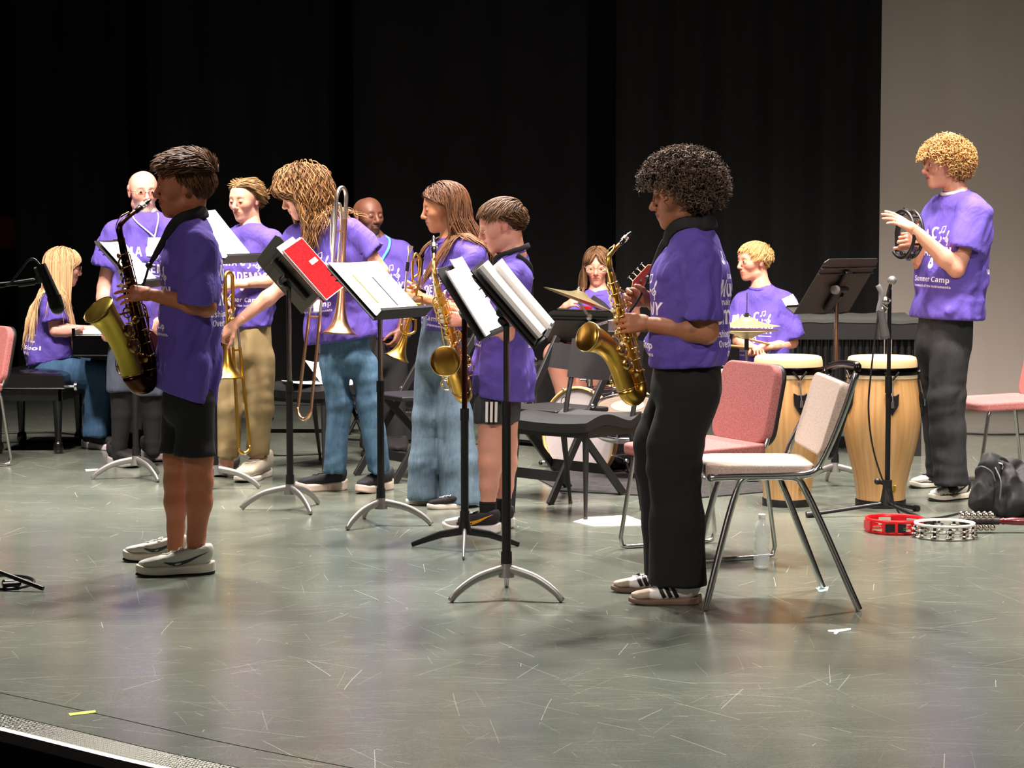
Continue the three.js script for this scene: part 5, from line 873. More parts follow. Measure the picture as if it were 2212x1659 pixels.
  const cup = (p, n, r) => { const g = lathe([[0.0001, 0.0055], [r * 0.55, 0.005], [r, 0.0022], [r, -0.003], [r * 0.8, -0.004], [0.0001, -0.004]], 18); return place(g, p.clone(), p.clone().addScaledVector(n, 0.0001)); };
  for (let i = 0; i < 9; i++) { const y = -0.055 - i * 0.047, rb = lerp(0.0125, 0.0305, -y / 0.48), a = i % 3 === 2 ? 0.5 : -0.35 + 0.15 * (i % 2), n = V(Math.sin(a), 0, Math.cos(a)), p = n.clone().multiplyScalar(rb + 0.009).setY(y); add('key_cup', [cup(p, n, lerp(0.0095, 0.0195, i / 8)), rod(p, V(0.026 + 0.002 * i, y + 0.006, 0.0), 0.0026)], mats.key); }
  for (const [y, z, r, sx] of [[-0.32, 0.104, 0.022, 1], [-0.38, 0.094, 0.024, 1], [-0.445, 0.08, 0.025, -1], [-0.37, 0.02, 0.02, -1], [-0.44, 0.024, 0.022, -1]]) { const n = V(sx, 0, 0.12).normalize(), p = V(sx * (z > 0.07 ? 0.048 : 0.037), y, z); add('key_cup', [cup(p, n, r)], mats.key); add('key_guard', [tube(curve([V(sx * 0.042, y + r * 1.25, z), V(sx * 0.074, y + r * 0.9, z), V(sx * 0.074, y - r * 0.9, z), V(sx * 0.042, y - r * 1.25, z)], 14), 0.0022, 6), ball(V(sx * 0.073, y, z), 0.006, 8)], mats.key); }
  for (const [x, y, z] of [[-0.012, -0.11, 0.03], [-0.01, -0.135, 0.033], [-0.012, -0.16, 0.034], [0.004, -0.3, 0.045], [0.002, -0.33, 0.047], [0.004, -0.36, 0.048]]) add('key_touch', new THREE.CylinderGeometry(0.008, 0.0085, 0.004, 14).rotateX(PI / 2).translate(x, y, z), PEARL);
  add('palm_keys', [0, 1, 2].map(i => tube(curve([V(-0.02, -0.06 - i * 0.035, -0.004), V(-0.036, -0.075 - i * 0.035, 0.0), V(-0.034, -0.1 - i * 0.035, 0.004)], 8), 0.0042, 7, { flat: 0.6 })), mats.key);
  add('side_keys', [0, 1, 2].map(i => tube(curve([V(0.03, -0.24 - i * 0.016, -0.012), V(0.043, -0.26 - i * 0.016, -0.008), V(0.042, -0.3 - i * 0.016, 0.0)], 8), 0.004, 7, { flat: 0.6 })), mats.key);
  add('strap_ring', new THREE.TorusGeometry(0.008, 0.0018, 6, 16).translate(0, -0.2, -0.034), mats.trim); add('thumb_hook', tube(curve([V(0, -0.28, -0.025), V(0.005, -0.285, -0.045), V(0.014, -0.295, -0.042)], 8), 0.0035, 6), mats.key);
  add('body_brace', [rod(V(0, -0.26, 0.02), V(0, -0.26, 0.085), 0.0045), new THREE.TorusGeometry(0.018, 0.003, 8, 20).rotateY(PI / 2).translate(0, -0.26, 0.048)], mats.trim);
  return { t, w: (x, y, z) => V(x, y, z).applyMatrix4(m).add(top) };
}
const saxA = saxophone('dark lacquered saxophone with a gold bell, played at the front left', at(262, 518, 8.66), at(332, 846, 8.68), V(-0.6, 0, 0.8), { body: DARKLAC, bell: GOLDBELL, neck: DARKLAC, key: metal(0x9a7850, 0.26), trim: metal(0xb89058, 0.22), splay: [0.075, 2.4] });
const GOLD = { body: BRASS, bell: BRASS, key: metal(0xf0cc80, 0.24), trim: metal(0xf4dca0, 0.22), splay: [0.13, 4] };
const saxH = saxophone('gold saxophone held in front of the person with dark curly hair', at(1318, 584, 7.96), at(1390, 868, 7.98), V(-0.7, 0, 0.72), GOLD);
const saxF = saxophone('gold saxophone of the boy in striped shorts, partly behind a music stand', at(944, 615, 9.74), at(1008, 850, 10.04), V(-0.15, 0.0, 1), GOLD);
function strap(a, sx, label, harness, pw = 0.022) {   // black neck strap from the player's neck to the ring of the saxophone
  const t = thing('saxophone_strap', label, 'strap'), mt = S(0x0b0b0d, { roughness: 0.8 }), hook = sx.w(0, -0.2, -0.034), nk = a.neck, pts = [], out = [];
  const free = (p, e0 = 0.01) => { for (let i = 0; i < 4; i++) { const e = a.shirt.ev(p.x, p.y, p.z) - e0; if (e < 0) { const t2 = 0.006, g = V(a.shirt.ev(p.x + t2, p.y, p.z) - a.shirt.ev(p.x - t2, p.y, p.z), a.shirt.ev(p.x, p.y + t2, p.z) - a.shirt.ev(p.x, p.y - t2, p.z), a.shirt.ev(p.x, p.y, p.z + t2) - a.shirt.ev(p.x, p.y, p.z - t2)).normalize(); p.addScaledVector(g, -e); } } return p; };
  const chest = nk.clone().addScaledVector(a.fwd, 0.15).addScaledVector(a.up, -0.16), join2 = free(chest.clone(), 0.02);
  for (let i = 0; i <= 20; i++) { const q = i / 20 * 2 - 1, an = q * PI; const p = i === 0 || i === 20 ? join2.clone() : nk.clone().addScaledVector(a.lat, -Math.sin(q * PI) * 0.082 * a.k).addScaledVector(a.fwd, -Math.cos(q * PI) * 0.075 + 0.01).addScaledVector(a.up, lerp(0.055, -0.075, Math.pow(Math.abs(q), 1.7))); pts.push(free(p, 0.012)); }
  part(t, 'pad', tube(curve(pts, 50), q => 0.007 + pw * Math.pow(Math.sin(q * PI), 0.6), 8, { flat: 0.25 }), mt);
  part(t, 'cord', tube(curve([join2, join2.clone().lerp(hook, 0.5).addScaledVector(a.up, -0.01), hook], 12), 0.005, 6), mt);
  part(t, 'slider', ball(join2, 0.014), BLACKPL); part(t, 'hook', tube([hook.clone().addScaledVector(a.up, 0.03), hook.clone().addScaledVector(a.up, 0.012), hook], 0.003, 6), CHROME);
  if (harness) harness(t, free, mt);
}
strap(A, saxA, 'black neck strap of the dark saxophone', null, 0.02); strap(H, saxH, 'wide padded black neck strap of the person with dark curly hair');
strap(Fb, saxF, 'thin black strap with a buckle on the back of the boy in striped shorts', (t, free, mt) => { const l = [[1112, 566, 30], [1126, 580, 34], [1136, 610, 30], [1140, 660, 20]].map(p => free(Fb.P(p), 0.008)); part(t, 'back_strap', tube(curve(l, 16), 0.012, 7, { flat: 0.3 }), mt); part(t, 'buckle', ball(free(Fb.P([1138, 600, 32]), 0.012), 0.012), CHROME); }, 0.005);

// a bent tube through points, an open flared bell
const bellTube = (pts, r0, R, len) => { const c = curve(pts, 60), n = c.length, tot = c.reduce((s, p, i) => i ? s + p.distanceTo(c[i - 1]) : 0, 0); let s = 0; const rad = c.map((p, i) => { if (i) s += p.distanceTo(c[i - 1]); const u = (tot - s); return r0 + 0.018 * Math.pow(Math.max(0, 1 - u / len), 2) + (R - r0 - 0.018) * Math.exp(-u / (len * 0.085)); }); const inn = c.slice(-24).map((p, i) => [p.clone(), Math.max(0.002, rad[n - 24 + i] - 0.0012)]).reverse(); return tube([...c, ...inn.map(a => a[0])], [...rad, ...inn.map(a => a[1])], 40, { caps: false }); };
function trombone(label, P, o) {
  const t = thing('trombone', label, 'trombone', V(0, 0, 0));
  const [rim, top, top2, down] = o.bell.map(P);
  const mt = o.mat, c1 = top.clone(), c2 = top2.clone(), upv = top.clone().sub(rim).normalize();
  const mid = c1.clone().lerp(c2, 0.5), rad = c1.distanceTo(c2) / 2, loop = []; for (let i = 0; i <= 12; i++) { const a = PI * (1 - i / 12); loop.push(mid.clone().addScaledVector(c2.clone().sub(c1).normalize(), Math.cos(a) * rad).addScaledVector(upv, Math.sin(a) * rad * (o.crook ?? 1.25))); }
  part(t, 'tuning_slide', tube([c1.clone().addScaledVector(upv, -0.12), ...loop, c2.clone().addScaledVector(upv, -0.12)], 0.0105, 14), o.silver);
  part(t, 'bell', bellTube([c1.clone().addScaledVector(upv, -0.1), c1.clone().lerp(rim, 0.5), rim], 0.0105, o.R ?? 0.105, 0.55), mt);
  part(t, 'gooseneck', tube(curve([c2.clone().addScaledVector(upv, -0.1), c2.clone().lerp(down, 0.6), down], 20), 0.0095, 12), o.silver);
  const [a0, a1, b0, b1] = o.slide.map(P);
  const sd = a1.clone().sub(a0).normalize(), pd = b1.clone().sub(a1), pl = pd.length(); pd.normalize();
  part(t, 'inner_slide', rod(a0, a1, 0.0072), SILVER); part(t, 'inner_slide', rod(b0, b1, 0.0072), SILVER);
  part(t, 'outer_slide', rod(a0.clone().lerp(a1, 0.22), a1, 0.0085), o.slideMat ?? mt); part(t, 'outer_slide', rod(b0.clone().lerp(b1, 0.22), b1, 0.0085), o.slideMat ?? mt);
  const bend = []; for (let i = 0; i <= 10; i++) { const a = PI * i / 10; bend.push(a1.clone().lerp(b1, 0.5).addScaledVector(pd, -Math.cos(a) * pl / 2).addScaledVector(sd, Math.sin(a) * pl / 2)); } part(t, 'slide_crook', tube(bend, 0.0092, 12), o.slideMat ?? mt);
  for (const q of [0.03, 0.24]) part(t, 'slide_brace', rod(a0.clone().lerp(a1, q), b0.clone().lerp(b1, q), 0.005), mt);
  for (const q of [0.25, 0.5]) part(t, 'bell_brace', rod(c1.clone().lerp(rim, q), c2.clone().lerp(down, q * 1.4), 0.004), mt);
  part(t, 'water_key', [ball(bend[5].clone(), 0.011), rod(bend[4], bend[4].clone().addScaledVector(sd, 0.02), 0.003)], SILVER);
  part(t, 'slide_joint', [rod(down, a0, 0.011), ball(down, 0.014), ball(a0, 0.013)], mt);
  if (o.valve) { const lp = o.valve.map(P); part(t, 'valve_tubing', tube(curve(lp, 40), 0.0075, 10), o.silver); part(t, 'valve', place(new THREE.CylinderGeometry(0.026, 0.026, 0.05, 20), down.clone().addScaledVector(upv, -0.01), down.clone().addScaledVector(upv, 0.04)), mt); }
  part(t, 'mouthpiece', [place(lathe([[0.004, -0.05], [0.006, -0.01], [0.012, 0.02], [0.013, 0.03], [0.009, 0.03]], 18), o.mouth ? P(o.mouth) : a0.clone(), o.mouth ? P([o.mouth[0], o.mouth[1] - 5, o.mouth[2]]) : a0.clone().addScaledVector(sd, -0.02))], SILVER);
  return t;
}
const PD = a => at(a[0], a[1], 11.13 - (a[2] ?? 0) / 1000), PC = a => at(a[0], a[1], 11.78 - (a[2] ?? 0) / 1000);
trombone('tall silver and rose brass trombone held bell down by the bowed player', PD, { bell: [[733, 722, 30], [748, 430, 0], [727, 430, 40], [716, 612, 40]], crook: 1.9, R: 0.092, slide: [[697, 622, 40], [672, 885, 60], [675, 622, -40], [644, 880, -20]], mat: BRASSROSE, silver: SILVER, slideMat: BRASSROSE, valve: [[722, 596, 30], [716, 520, 30], [722, 450, 20], [733, 440, 10], [738, 470, 10], [734, 530, 20], [728, 590, 30]] });
trombone('brass trombone hanging bell down, half hidden behind the boy in black shorts', PC, { bell: [[490, 818, 80], [486, 600, 60], [502, 600, 30], [503, 690, 30]], R: 0.095, slide: [[500, 690, 40], [516, 968, 60], [512, 690, 0], [540, 962, 20]], mat: BRASS, silver: BRASS });
{ // trumpet
  const PT = a => at(a[0], a[1], 10.55 - (a[2] ?? 0) / 1000), t = thing('trumpet', 'brass trumpet held upright, bell down, by the player with long wavy hair', 'trumpet');
  part(t, 'bell', bellTube([[908, 578, -20], [906, 600, -10], [888, 680, 10], [872, 735, 10], [857, 774, 10]].map(PT), 0.006, 0.062, 0.36), BRASS);
  part(t, 'lead_pipe', tube([[883, 552, 30], [877, 610, 34], [868, 706, 40]].map(PT), 0.0058, 12), SILVER);
  part(t, 'tuning_slide', tube(curve([[868, 700, 40], [868, 716, 40], [880, 722, 20], [896, 716, 0], [898, 690, 0]].map(PT), 24), 0.0062, 12), BRASS);
  part(t, 'bell_bow', tube(curve([[908, 582, -20], [908, 560, -20], [898, 548, 0], [892, 562, 10], [892, 610, 10]].map(PT), 24), 0.0062, 12), BRASS);
  for (let i = 0; i < 3; i++) { const y = 610 + i * 17; const a = PT([900 + i * -2, y, 45]), b = PT([893 - i * 2, y + 3, -55]); part(t, 'valve', [rod(a, b, 0.0095, 0.0095, 16), rod(b.clone().lerp(a, 1.18), a, 0.0035), place(new THREE.CylinderGeometry(0.008, 0.008, 0.004, 14), b.clone().lerp(a, 1.2), b.clone().lerp(a, 1.21))], i === 1 ? BRASS : SILVER); }
  part(t, 'valve_slide', tube(curve([[894, 640, 0], [910, 640, 0], [911, 656, 0], [894, 656, 0]].map(PT), 16), 0.005, 10), BRASS); part(t, 'valve_slide', tube(curve([[892, 600, 0], [904, 590, -10], [905, 560, -10]].map(PT), 14), 0.005, 10), BRASS);
  part(t, 'brace', rod(PT([876, 620, 34]), PT([896, 620, 0]), 0.003), BRASS); part(t, 'brace', rod(PT([870, 690, 38]), PT([894, 690, 0]), 0.003), BRASS);
  const a = PT([884, 548, 30]), b = PT([887, 531, 30]); part(t, 'mouthpiece', [rod(PT([883, 556, 30]), a, 0.005, 0.0055), rod(a, b.clone().lerp(a, 0.4), 0.0055, 0.0125, 18), rod(b.clone().lerp(a, 0.4), b, 0.0125, 0.0135, 18)], SILVER);
  part(t, 'grip_wrap', rod(PT([879, 586, 32]), PT([881, 566, 32]), 0.0095), BLACKPL);
}
{ // bass guitar
  const P = a => at(a[0], a[1], 13.26 - (a[2] ?? 0) / 1000), c = P([1254, 752, 0]), e = P([1402, 594, 40]), Y = e.clone().sub(c).normalize(), Z0 = V(0, 0.05, 1), Z = Z0.addScaledVector(Y, -Z0.dot(Y)).normalize(), X = V().crossVectors(Y, Z), m = basis(X, Y, Z, V(0, 0, 0));
  const t = thing('bass_guitar', 'red electric bass guitar held by the seated player with clear glasses', 'guitar', c), add = (n, g, mt) => part(t, n, (Array.isArray(g) ? join(g) : g).applyMatrix4(m), mt), RED = PH(0x8c0f14, { roughness: 0.25, clearcoat: 0.8 }), WOOD = S(0xb98a58, { roughness: 0.5 });
  const s = new THREE.Shape(); [[0, -0.2], [0.12, -0.19], [0.165, -0.1], [0.13, 0.0], [0.11, 0.05], [0.15, 0.13], [0.12, 0.17], [0.06, 0.1], [0.03, 0.09], [-0.03, 0.09], [-0.06, 0.12], [-0.12, 0.22], [-0.16, 0.19], [-0.13, 0.08], [-0.12, 0.02], [-0.15, -0.08], [-0.12, -0.18]].forEach((p, i, a) => { if (!i) s.moveTo(...p); else { const q = a[i - 1]; s.quadraticCurveTo(q[0] * 0.5 + p[0] * 0.5 + (p[1] - q[1]) * 0.12, q[1] * 0.5 + p[1] * 0.5 - (p[0] - q[0]) * 0.12, p[0], p[1]); } });
  add('body', new THREE.ExtrudeGeometry(s, { depth: 0.034, bevelEnabled: true, bevelSize: 0.006, bevelThickness: 0.005, bevelSegments: 3 }).translate(0, 0, -0.02), RED);
  const len = c.distanceTo(e);
  add('neck', box(0.05, len - 0.19, 0.024, 0, 0.07 + (len - 0.2) / 2, 0.01, 0.008), WOOD); add('fretboard', box(0.052, len - 0.16, 0.006, 0, 0.04 + (len - 0.16) / 2, 0.025), S(0x2c1a10));
  for (let i = 0; i < 14; i++) add('fret', box(0.052, 0.002, 0.003, 0, len - 0.13 - i * 0.028, 0.029), CHROME);
  const hs = new THREE.Shape(); [[-0.025, 0], [-0.045, 0.03], [-0.045, 0.16], [-0.01, 0.19], [0.05, 0.2], [0.055, 0.17], [0.028, 0.1], [0.025, 0]].forEach((p, i) => i ? hs.lineTo(...p) : hs.moveTo(...p)); add('headstock', new THREE.ExtrudeGeometry(hs, { depth: 0.014, bevelEnabled: true, bevelSize: 0.003, bevelThickness: 0.003 }).translate(0, len - 0.12, 0.004), WOOD); add('headstock_face', new THREE.ExtrudeGeometry(hs, { depth: 0.002, bevelEnabled: false }).translate(0, len - 0.12, 0.0215), PH(0x4a0e12, { roughness: 0.3, clearcoat: 0.5 }));
  for (let i = 0; i < 4; i++) { const y = len - 0.09 + i * 0.036; add('tuning_post', new THREE.CylinderGeometry(0.006, 0.007, 0.022, 12).rotateX(PI / 2).translate(-0.022 + i * 0.008, y, 0.03), CHROME); add('tuning_peg', [rod(V(-0.045, y, 0.008), V(-0.075, y, 0.008), 0.004), place(new THREE.SphereGeometry(1, 12, 8).scale(0.004, 0.013, 0.012), V(-0.08, y, 0.008), V(-0.08, y + 0.001, 0.008))], CHROME); }
  for (let i = 0; i < 4; i++) add('string', rod(V(-0.018 + i * 0.012, -0.12, 0.034), V(-0.018 + i * 0.012, len - 0.09, 0.034), 0.0009, 0.0009, 5), CHROME);
  add('pickup', [box(0.08, 0.03, 0.012, 0, -0.02, 0.022, 0.003), box(0.08, 0.03, 0.012, 0, -0.08, 0.022, 0.003)], BLACKPL); add('bridge', box(0.08, 0.05, 0.014, 0, -0.14, 0.024, 0.003), CHROME); add('knob', [-0.03, 0, 0.03].map(q => new THREE.CylinderGeometry(0.01, 0.011, 0.016, 14).rotateX(PI / 2).translate(0.1, -0.1 + q * 1.6, 0.024)), BLACKPL);
  const sp = [I.P([1254, 668, 44]), I.P([1268, 642, 36]), I.P([1284, 630, 10])]; const st = thing('guitar_strap', 'black strap of the red bass guitar over the player\'s shoulder', 'strap'); part(st, 'webbing', tube(curve([I.P([1330, 720, 50]), I.P([1312, 672, 46]), I.P([1280, 646, 30]), I.P([1264, 640, 0]), I.P([1262, 650, -36])], 20), 0.024, 8, { flat: 0.15 }), S(0x0d0d10, { roughness: 0.8 }));
}
// drum kit
const WOODTEX = (a, b, f = 1) => { const A0 = new THREE.Color(a), B0 = new THREE.Color(b); return dataTex(512, 512, (u, v) => { const an = u * 6.28318, ring = nz(Math.cos(an) * 9 * f, Math.sin(an) * 9 * f, v * 2.2) + 0.5 * nz(Math.cos(an) * 40 * f, Math.sin(an) * 40 * f, v * 4), w = clamp(0.5 + ring * 0.8 + rr(-0.08, 0.08), 0, 1), c = A0.clone().lerp(B0, w).convertLinearToSRGB(); return [c.r * 255, c.g * 255, c.b * 255]; }, true); };
const HEADTEX = canvasTex(512, 512, (c, w, h) => { c.fillStyle = '#e9e4e2'; c.fillRect(0, 0, w, h); for (let i = 0; i < 500; i++) { c.fillStyle = 'rgba(90,80,80,' + rr(0.01, 0.05) + ')'; c.beginPath(); c.arc(rr(0, w), rr(0, h), rr(2, 10), 0, 7); c.fill(); } c.fillStyle = '#111'; c.textAlign = 'center'; c.font = 'bold 62px sans-serif'; c.fillText('YAMAHA', 268, 150); c.lineWidth = 5; c.strokeStyle = '#2a2440'; c.beginPath(); c.arc(150, 76, 30, 0, 7); c.stroke(); for (let i = 0; i < 3; i++) { c.beginPath(); c.moveTo(150, 76); c.lineTo(150 + 28 * Math.sin(i * 2.094), 76 - 28 * Math.cos(i * 2.094)); c.stroke(); } });
const COATED = S(0xd8cfc0, { roughness: 0.8 });
function drum(name, label, pos, axis, r, dep, o) {   // axis: direction the front head faces
  const t = thing(name, label, 'drum', pos), Z = axis.clone().normalize(), up = Math.abs(Z.y) > 0.8 ? V(0, 0, -1) : V(0, 1, 0), X = V().crossVectors(up, Z).normalize(), Y = V().crossVectors(Z, X), m = basis(X, Y, Z, V(0, 0, 0)), add = (n, g, mt, l) => part(t, n, (Array.isArray(g) ? join(g) : g).applyMatrix4(m), mt, l);
  add('shell', new THREE.CylinderGeometry(r, r, dep, 48, 1, true).rotateX(PI / 2).translate(0, 0, -dep / 2), o.shell);
  const disc = new THREE.CircleGeometry(r * 0.985, 48); add('drum_head', disc.clone().translate(0, 0, 0.004), o.head); if (o.patch) add('head_patch', new THREE.CircleGeometry(r * 0.55, 36).translate(0, 0, 0.0055), o.patch);
  add('drum_head', disc.clone().rotateY(PI).translate(0, 0, -dep - 0.004), COATED);
  for (const z of [0.002, -dep - 0.002]) { add('hoop', lathe([[r, -0.018], [r + 0.014, -0.018], [r + 0.014, 0.014], [r, 0.014], [r, -0.018]], 48).rotateX(PI / 2).translate(0, 0, z), o.hoop); if (o.inlay) add('hoop_edge', new THREE.TorusGeometry(r + 0.0145, 0.0035, 6, 60).translate(0, 0, z + 0.006 * Math.sign(z + dep / 2)), o.inlay); }
  for (let i = 0; i < (o.lugs ?? 8); i++) { const a = (i + 0.5) / (o.lugs ?? 8) * 2 * PI, x = Math.cos(a), y = Math.sin(a); add('tension_lug', [rod(V(x * (r + 0.018), y * (r + 0.018), 0.016), V(x * (r + 0.018), y * (r + 0.018), -dep - 0.016), 0.003), box(0.018, 0.022, Math.min(0.07, dep * 0.4)).rotateZ(a).translate(x * (r + 0.008), y * (r + 0.008), -dep / 2), ball(V(x * (r + 0.018), y * (r + 0.018), 0.02), 0.008, 8)], CHROME); }
  return { t, add, m };
}
const BLKSHELL = PH(0x0b0b0c, { roughness: 0.25, clearcoat: 0.6 }), MAPLE = S(0xc79a5e, { roughness: 0.45 });
const bd = drum('bass_drum', 'bass drum with a white lettered head and wooden hoop, behind the folding chairs', at(1252, 938, 12.35), V(-0.66, 0, 0.75), 0.252, 0.4, { shell: BLKSHELL, head: S(0xc4c0c2, { map: HEADTEX, roughness: 0.6 }), hoop: MAPLE, inlay: S(0x9c978e) });
{ const c = at(1252, 938, 12.35); for (const q of [1, -1]) { const z = V(-0.66, 0, 0.75), x = V(0.75, 0, 0.66), a = c.clone().addScaledVector(z, -0.16).addScaledVector(x, q * 0.2).setY(c.y - 0.15), b = a.clone().addScaledVector(x, q * 0.12).addScaledVector(z, 0.12).setY(0.02); part(bd.t, 'spur', [rod(a, b, 0.009), rod(a.clone().lerp(b, 0.6), b, 0.006), ball(a, 0.022)].map(g => g.translate(-c.x, -c.y, -c.z)), CHROME); part(bd.t, 'spur_foot', ball(b.clone().sub(c), 0.013), BLACKPL); } }
drum('snare_drum', 'shallow black drum with a worn coated head, beside the bass drum', at(1356, 878, 11.95), V(-0.05, 0.96, 0.26), 0.165, 0.13, { shell: BLKSHELL, head: S(0x5f5244, { roughness: 0.8 }), patch: S(0x837a6c, { roughness: 0.8 }), hoop: CHROME });
drum('tom_drum', 'small wooden drum with a chrome hoop behind the pink chair', at(1588, 806, 12.2), V(0, 1, 0.12), 0.125, 0.2, { shell: PH(0x8a5a34, { roughness: 0.3, clearcoat: 0.5 }), head: COATED, hoop: CHROME });
function tripod(t, c, h, legR, mt = CHROME) { part(t, 'stand_pole', [rod(V(c.x, 0.12, c.z), V(c.x, h * 0.55, c.z), 0.0125), rod(V(c.x, h * 0.5, c.z), V(c.x, h, c.z), 0.009)], mt); part(t, 'clamp', [rod(V(c.x, h * 0.53, c.z), V(c.x, h * 0.57, c.z), 0.019), rod(V(c.x - 0.05, h * 0.55, c.z), V(c.x, h * 0.55, c.z), 0.006)], mt); for (let i = 0; i < 3; i++) { const a = i * 2.094 + 0.6; part(t, 'stand_leg', [rod(V(c.x, 0.32, c.z), V(c.x + Math.cos(a) * legR, 0.012, c.z + Math.sin(a) * legR), 0.0065), rod(V(c.x, 0.14, c.z), V(c.x + Math.cos(a) * legR * 0.55, 0.14, c.z + Math.sin(a) * legR * 0.55), 0.005), ball(V(c.x + Math.cos(a) * legR, 0.012, c.z + Math.sin(a) * legR), 0.012)], mt); } }
const CYMB = new THREE.MeshPhysicalMaterial({ color: 0xd9cc9c, metalness: 0.85, roughness: 0.42 });
const cymbalGeo = (R, bow = 0.035) => lathe([[0.006, bow + 0.022], [0.03, bow + 0.02], [0.055, bow + 0.004], [0.07, bow * 0.92], [R * 0.6, bow * 0.5], [R, 0], [R, -0.0014], [R * 0.6, bow * 0.5 - 0.0016], [0.07, bow * 0.92 - 0.002], [0.05, bow], [0.006, bow + 0.018]], 64);
{ // ride cymbal
  const c = at(1250, 640, 12.93), n = V(0.34, 0.93, -0.06).normalize(), t = thing('ride_cymbal', 'large tilted cymbal on a chrome stand, left of the gold saxophone', 'cymbal', V(c.x, 0, c.z));
  part(t, 'cymbal', cymbalGeo(0.215, 0.03).applyQuaternion(new THREE.Quaternion().setFromUnitVectors(V(0, 1, 0), n)).translate(0, c.y - 0.02, 0), CYMB);
  const s = at(1272, 800, 12.93), b = V(s.x - c.x, 0, 0.02); part(t, 'boom_arm', [rod(V(0, c.y - 0.02, 0), V(0, c.y + 0.06, 0).addScaledVector(V(n.x, 0, 0), 0.02), 0.005), rod(V(0, c.y - 0.03, 0), V(b.x, c.y - 0.12, b.z), 0.008), ball(V(0, c.y + 0.045, 0), 0.012), ball(V(b.x, c.y - 0.12, b.z), 0.02)], CHROME); tripod(t, b, c.y - 0.1, 0.2);
  part(t, 'tom_mount', [rod(V(b.x, 0.78, b.z), V(b.x + 0.2, 0.84, b.z + 0.04), 0.01), ball(V(b.x + 0.2, 0.84, b.z + 0.04), 0.024), rod(V(b.x + 0.2, 0.84, b.z + 0.04), V(b.x + 0.24, 0.7, b.z + 0.06), 0.009), box(0.05, 0.07, 0.05, b.x + 0.13, 0.79, b.z + 0.05, 0.006), ball(V(b.x, 0.78, b.z), 0.022)], CHROME);
}
{ // hi-hat
  const c = at(1613, 708, 12.0), t = thing('hi_hat', 'pair of hi-hat cymbals on a stand in front of the blond drummer', 'cymbal', V(c.x, 0, c.z)); part(t, 'cymbal', cymbalGeo(0.18, 0.026).translate(0, c.y + 0.01, 0), CYMB); part(t, 'cymbal', cymbalGeo(0.18, 0.026).rotateX(PI).translate(0, c.y - 0.012, 0), CYMB); part(t, 'rod', rod(V(0, c.y, 0), V(0, c.y + 0.19, 0), 0.0035), CHROME); part(t, 'clutch', [rod(V(0, c.y + 0.03, 0), V(0, c.y + 0.08, 0), 0.011), rod(V(-0.02, c.y + 0.07, 0), V(0.02, c.y + 0.07, 0), 0.006)], BLACKPL); part(t, 'seat', lathe([[0.012, -0.12], [0.012, -0.06], [0.035, -0.045], [0.035, -0.035], [0.01, -0.035]], 18).translate(0, c.y, 0), BLACKPL); tripod(t, V(0, 0, 0), c.y - 0.06, 0.26); part(t, 'pedal', box(0.09, 0.02, 0.26, 0, 0.03, 0.12).rotateX(0.0), CHROME);
}
for (const [a, b, l] of [[[1664, 744, 60], [1588, 726, 190], 'pale wooden drum stick in the drummer\'s left hand'], [[1632, 752, 62], [1560, 745, 200], 'pale wooden drum stick in the drummer\'s right hand']]) { const p = J.P(a), q = J.P(b), t = thing('drum_stick', l, 'drum stick', p, 0, 'drum sticks'); const d = q.clone().sub(p); part(t, 'shaft', rod(V(0, 0, 0), d.clone().multiplyScalar(0.9), 0.007, 0.0062), MAPLE); part(t, 'tip', [rod(d.clone().multiplyScalar(0.9), d.clone().multiplyScalar(0.97), 0.0062, 0.0035), ball(d, 0.0055)], MAPLE); }
{ const c = fl(1650, 1015); const t = thing('drum_throne', 'black round drum stool under the seated drummer', 'stool', V(c.x, 0, -12.72)); part(t, 'cushion', lathe([[0.001, 0.435], [0.15, 0.435], [0.165, 0.42], [0.165, 0.37], [0.15, 0.36], [0.001, 0.36]], 32), S(0x0e0e10)); part(t, 'post', rod(V(0, 0.1, 0), V(0, 0.36, 0), 0.014), CHROME); for (let i = 0; i < 3; i++) { const a = i * 2.094; part(t, 'leg', rod(V(0, 0.26, 0), V(Math.cos(a) * 0.26, 0.012, Math.sin(a) * 0.26), 0.008), CHROME); } }
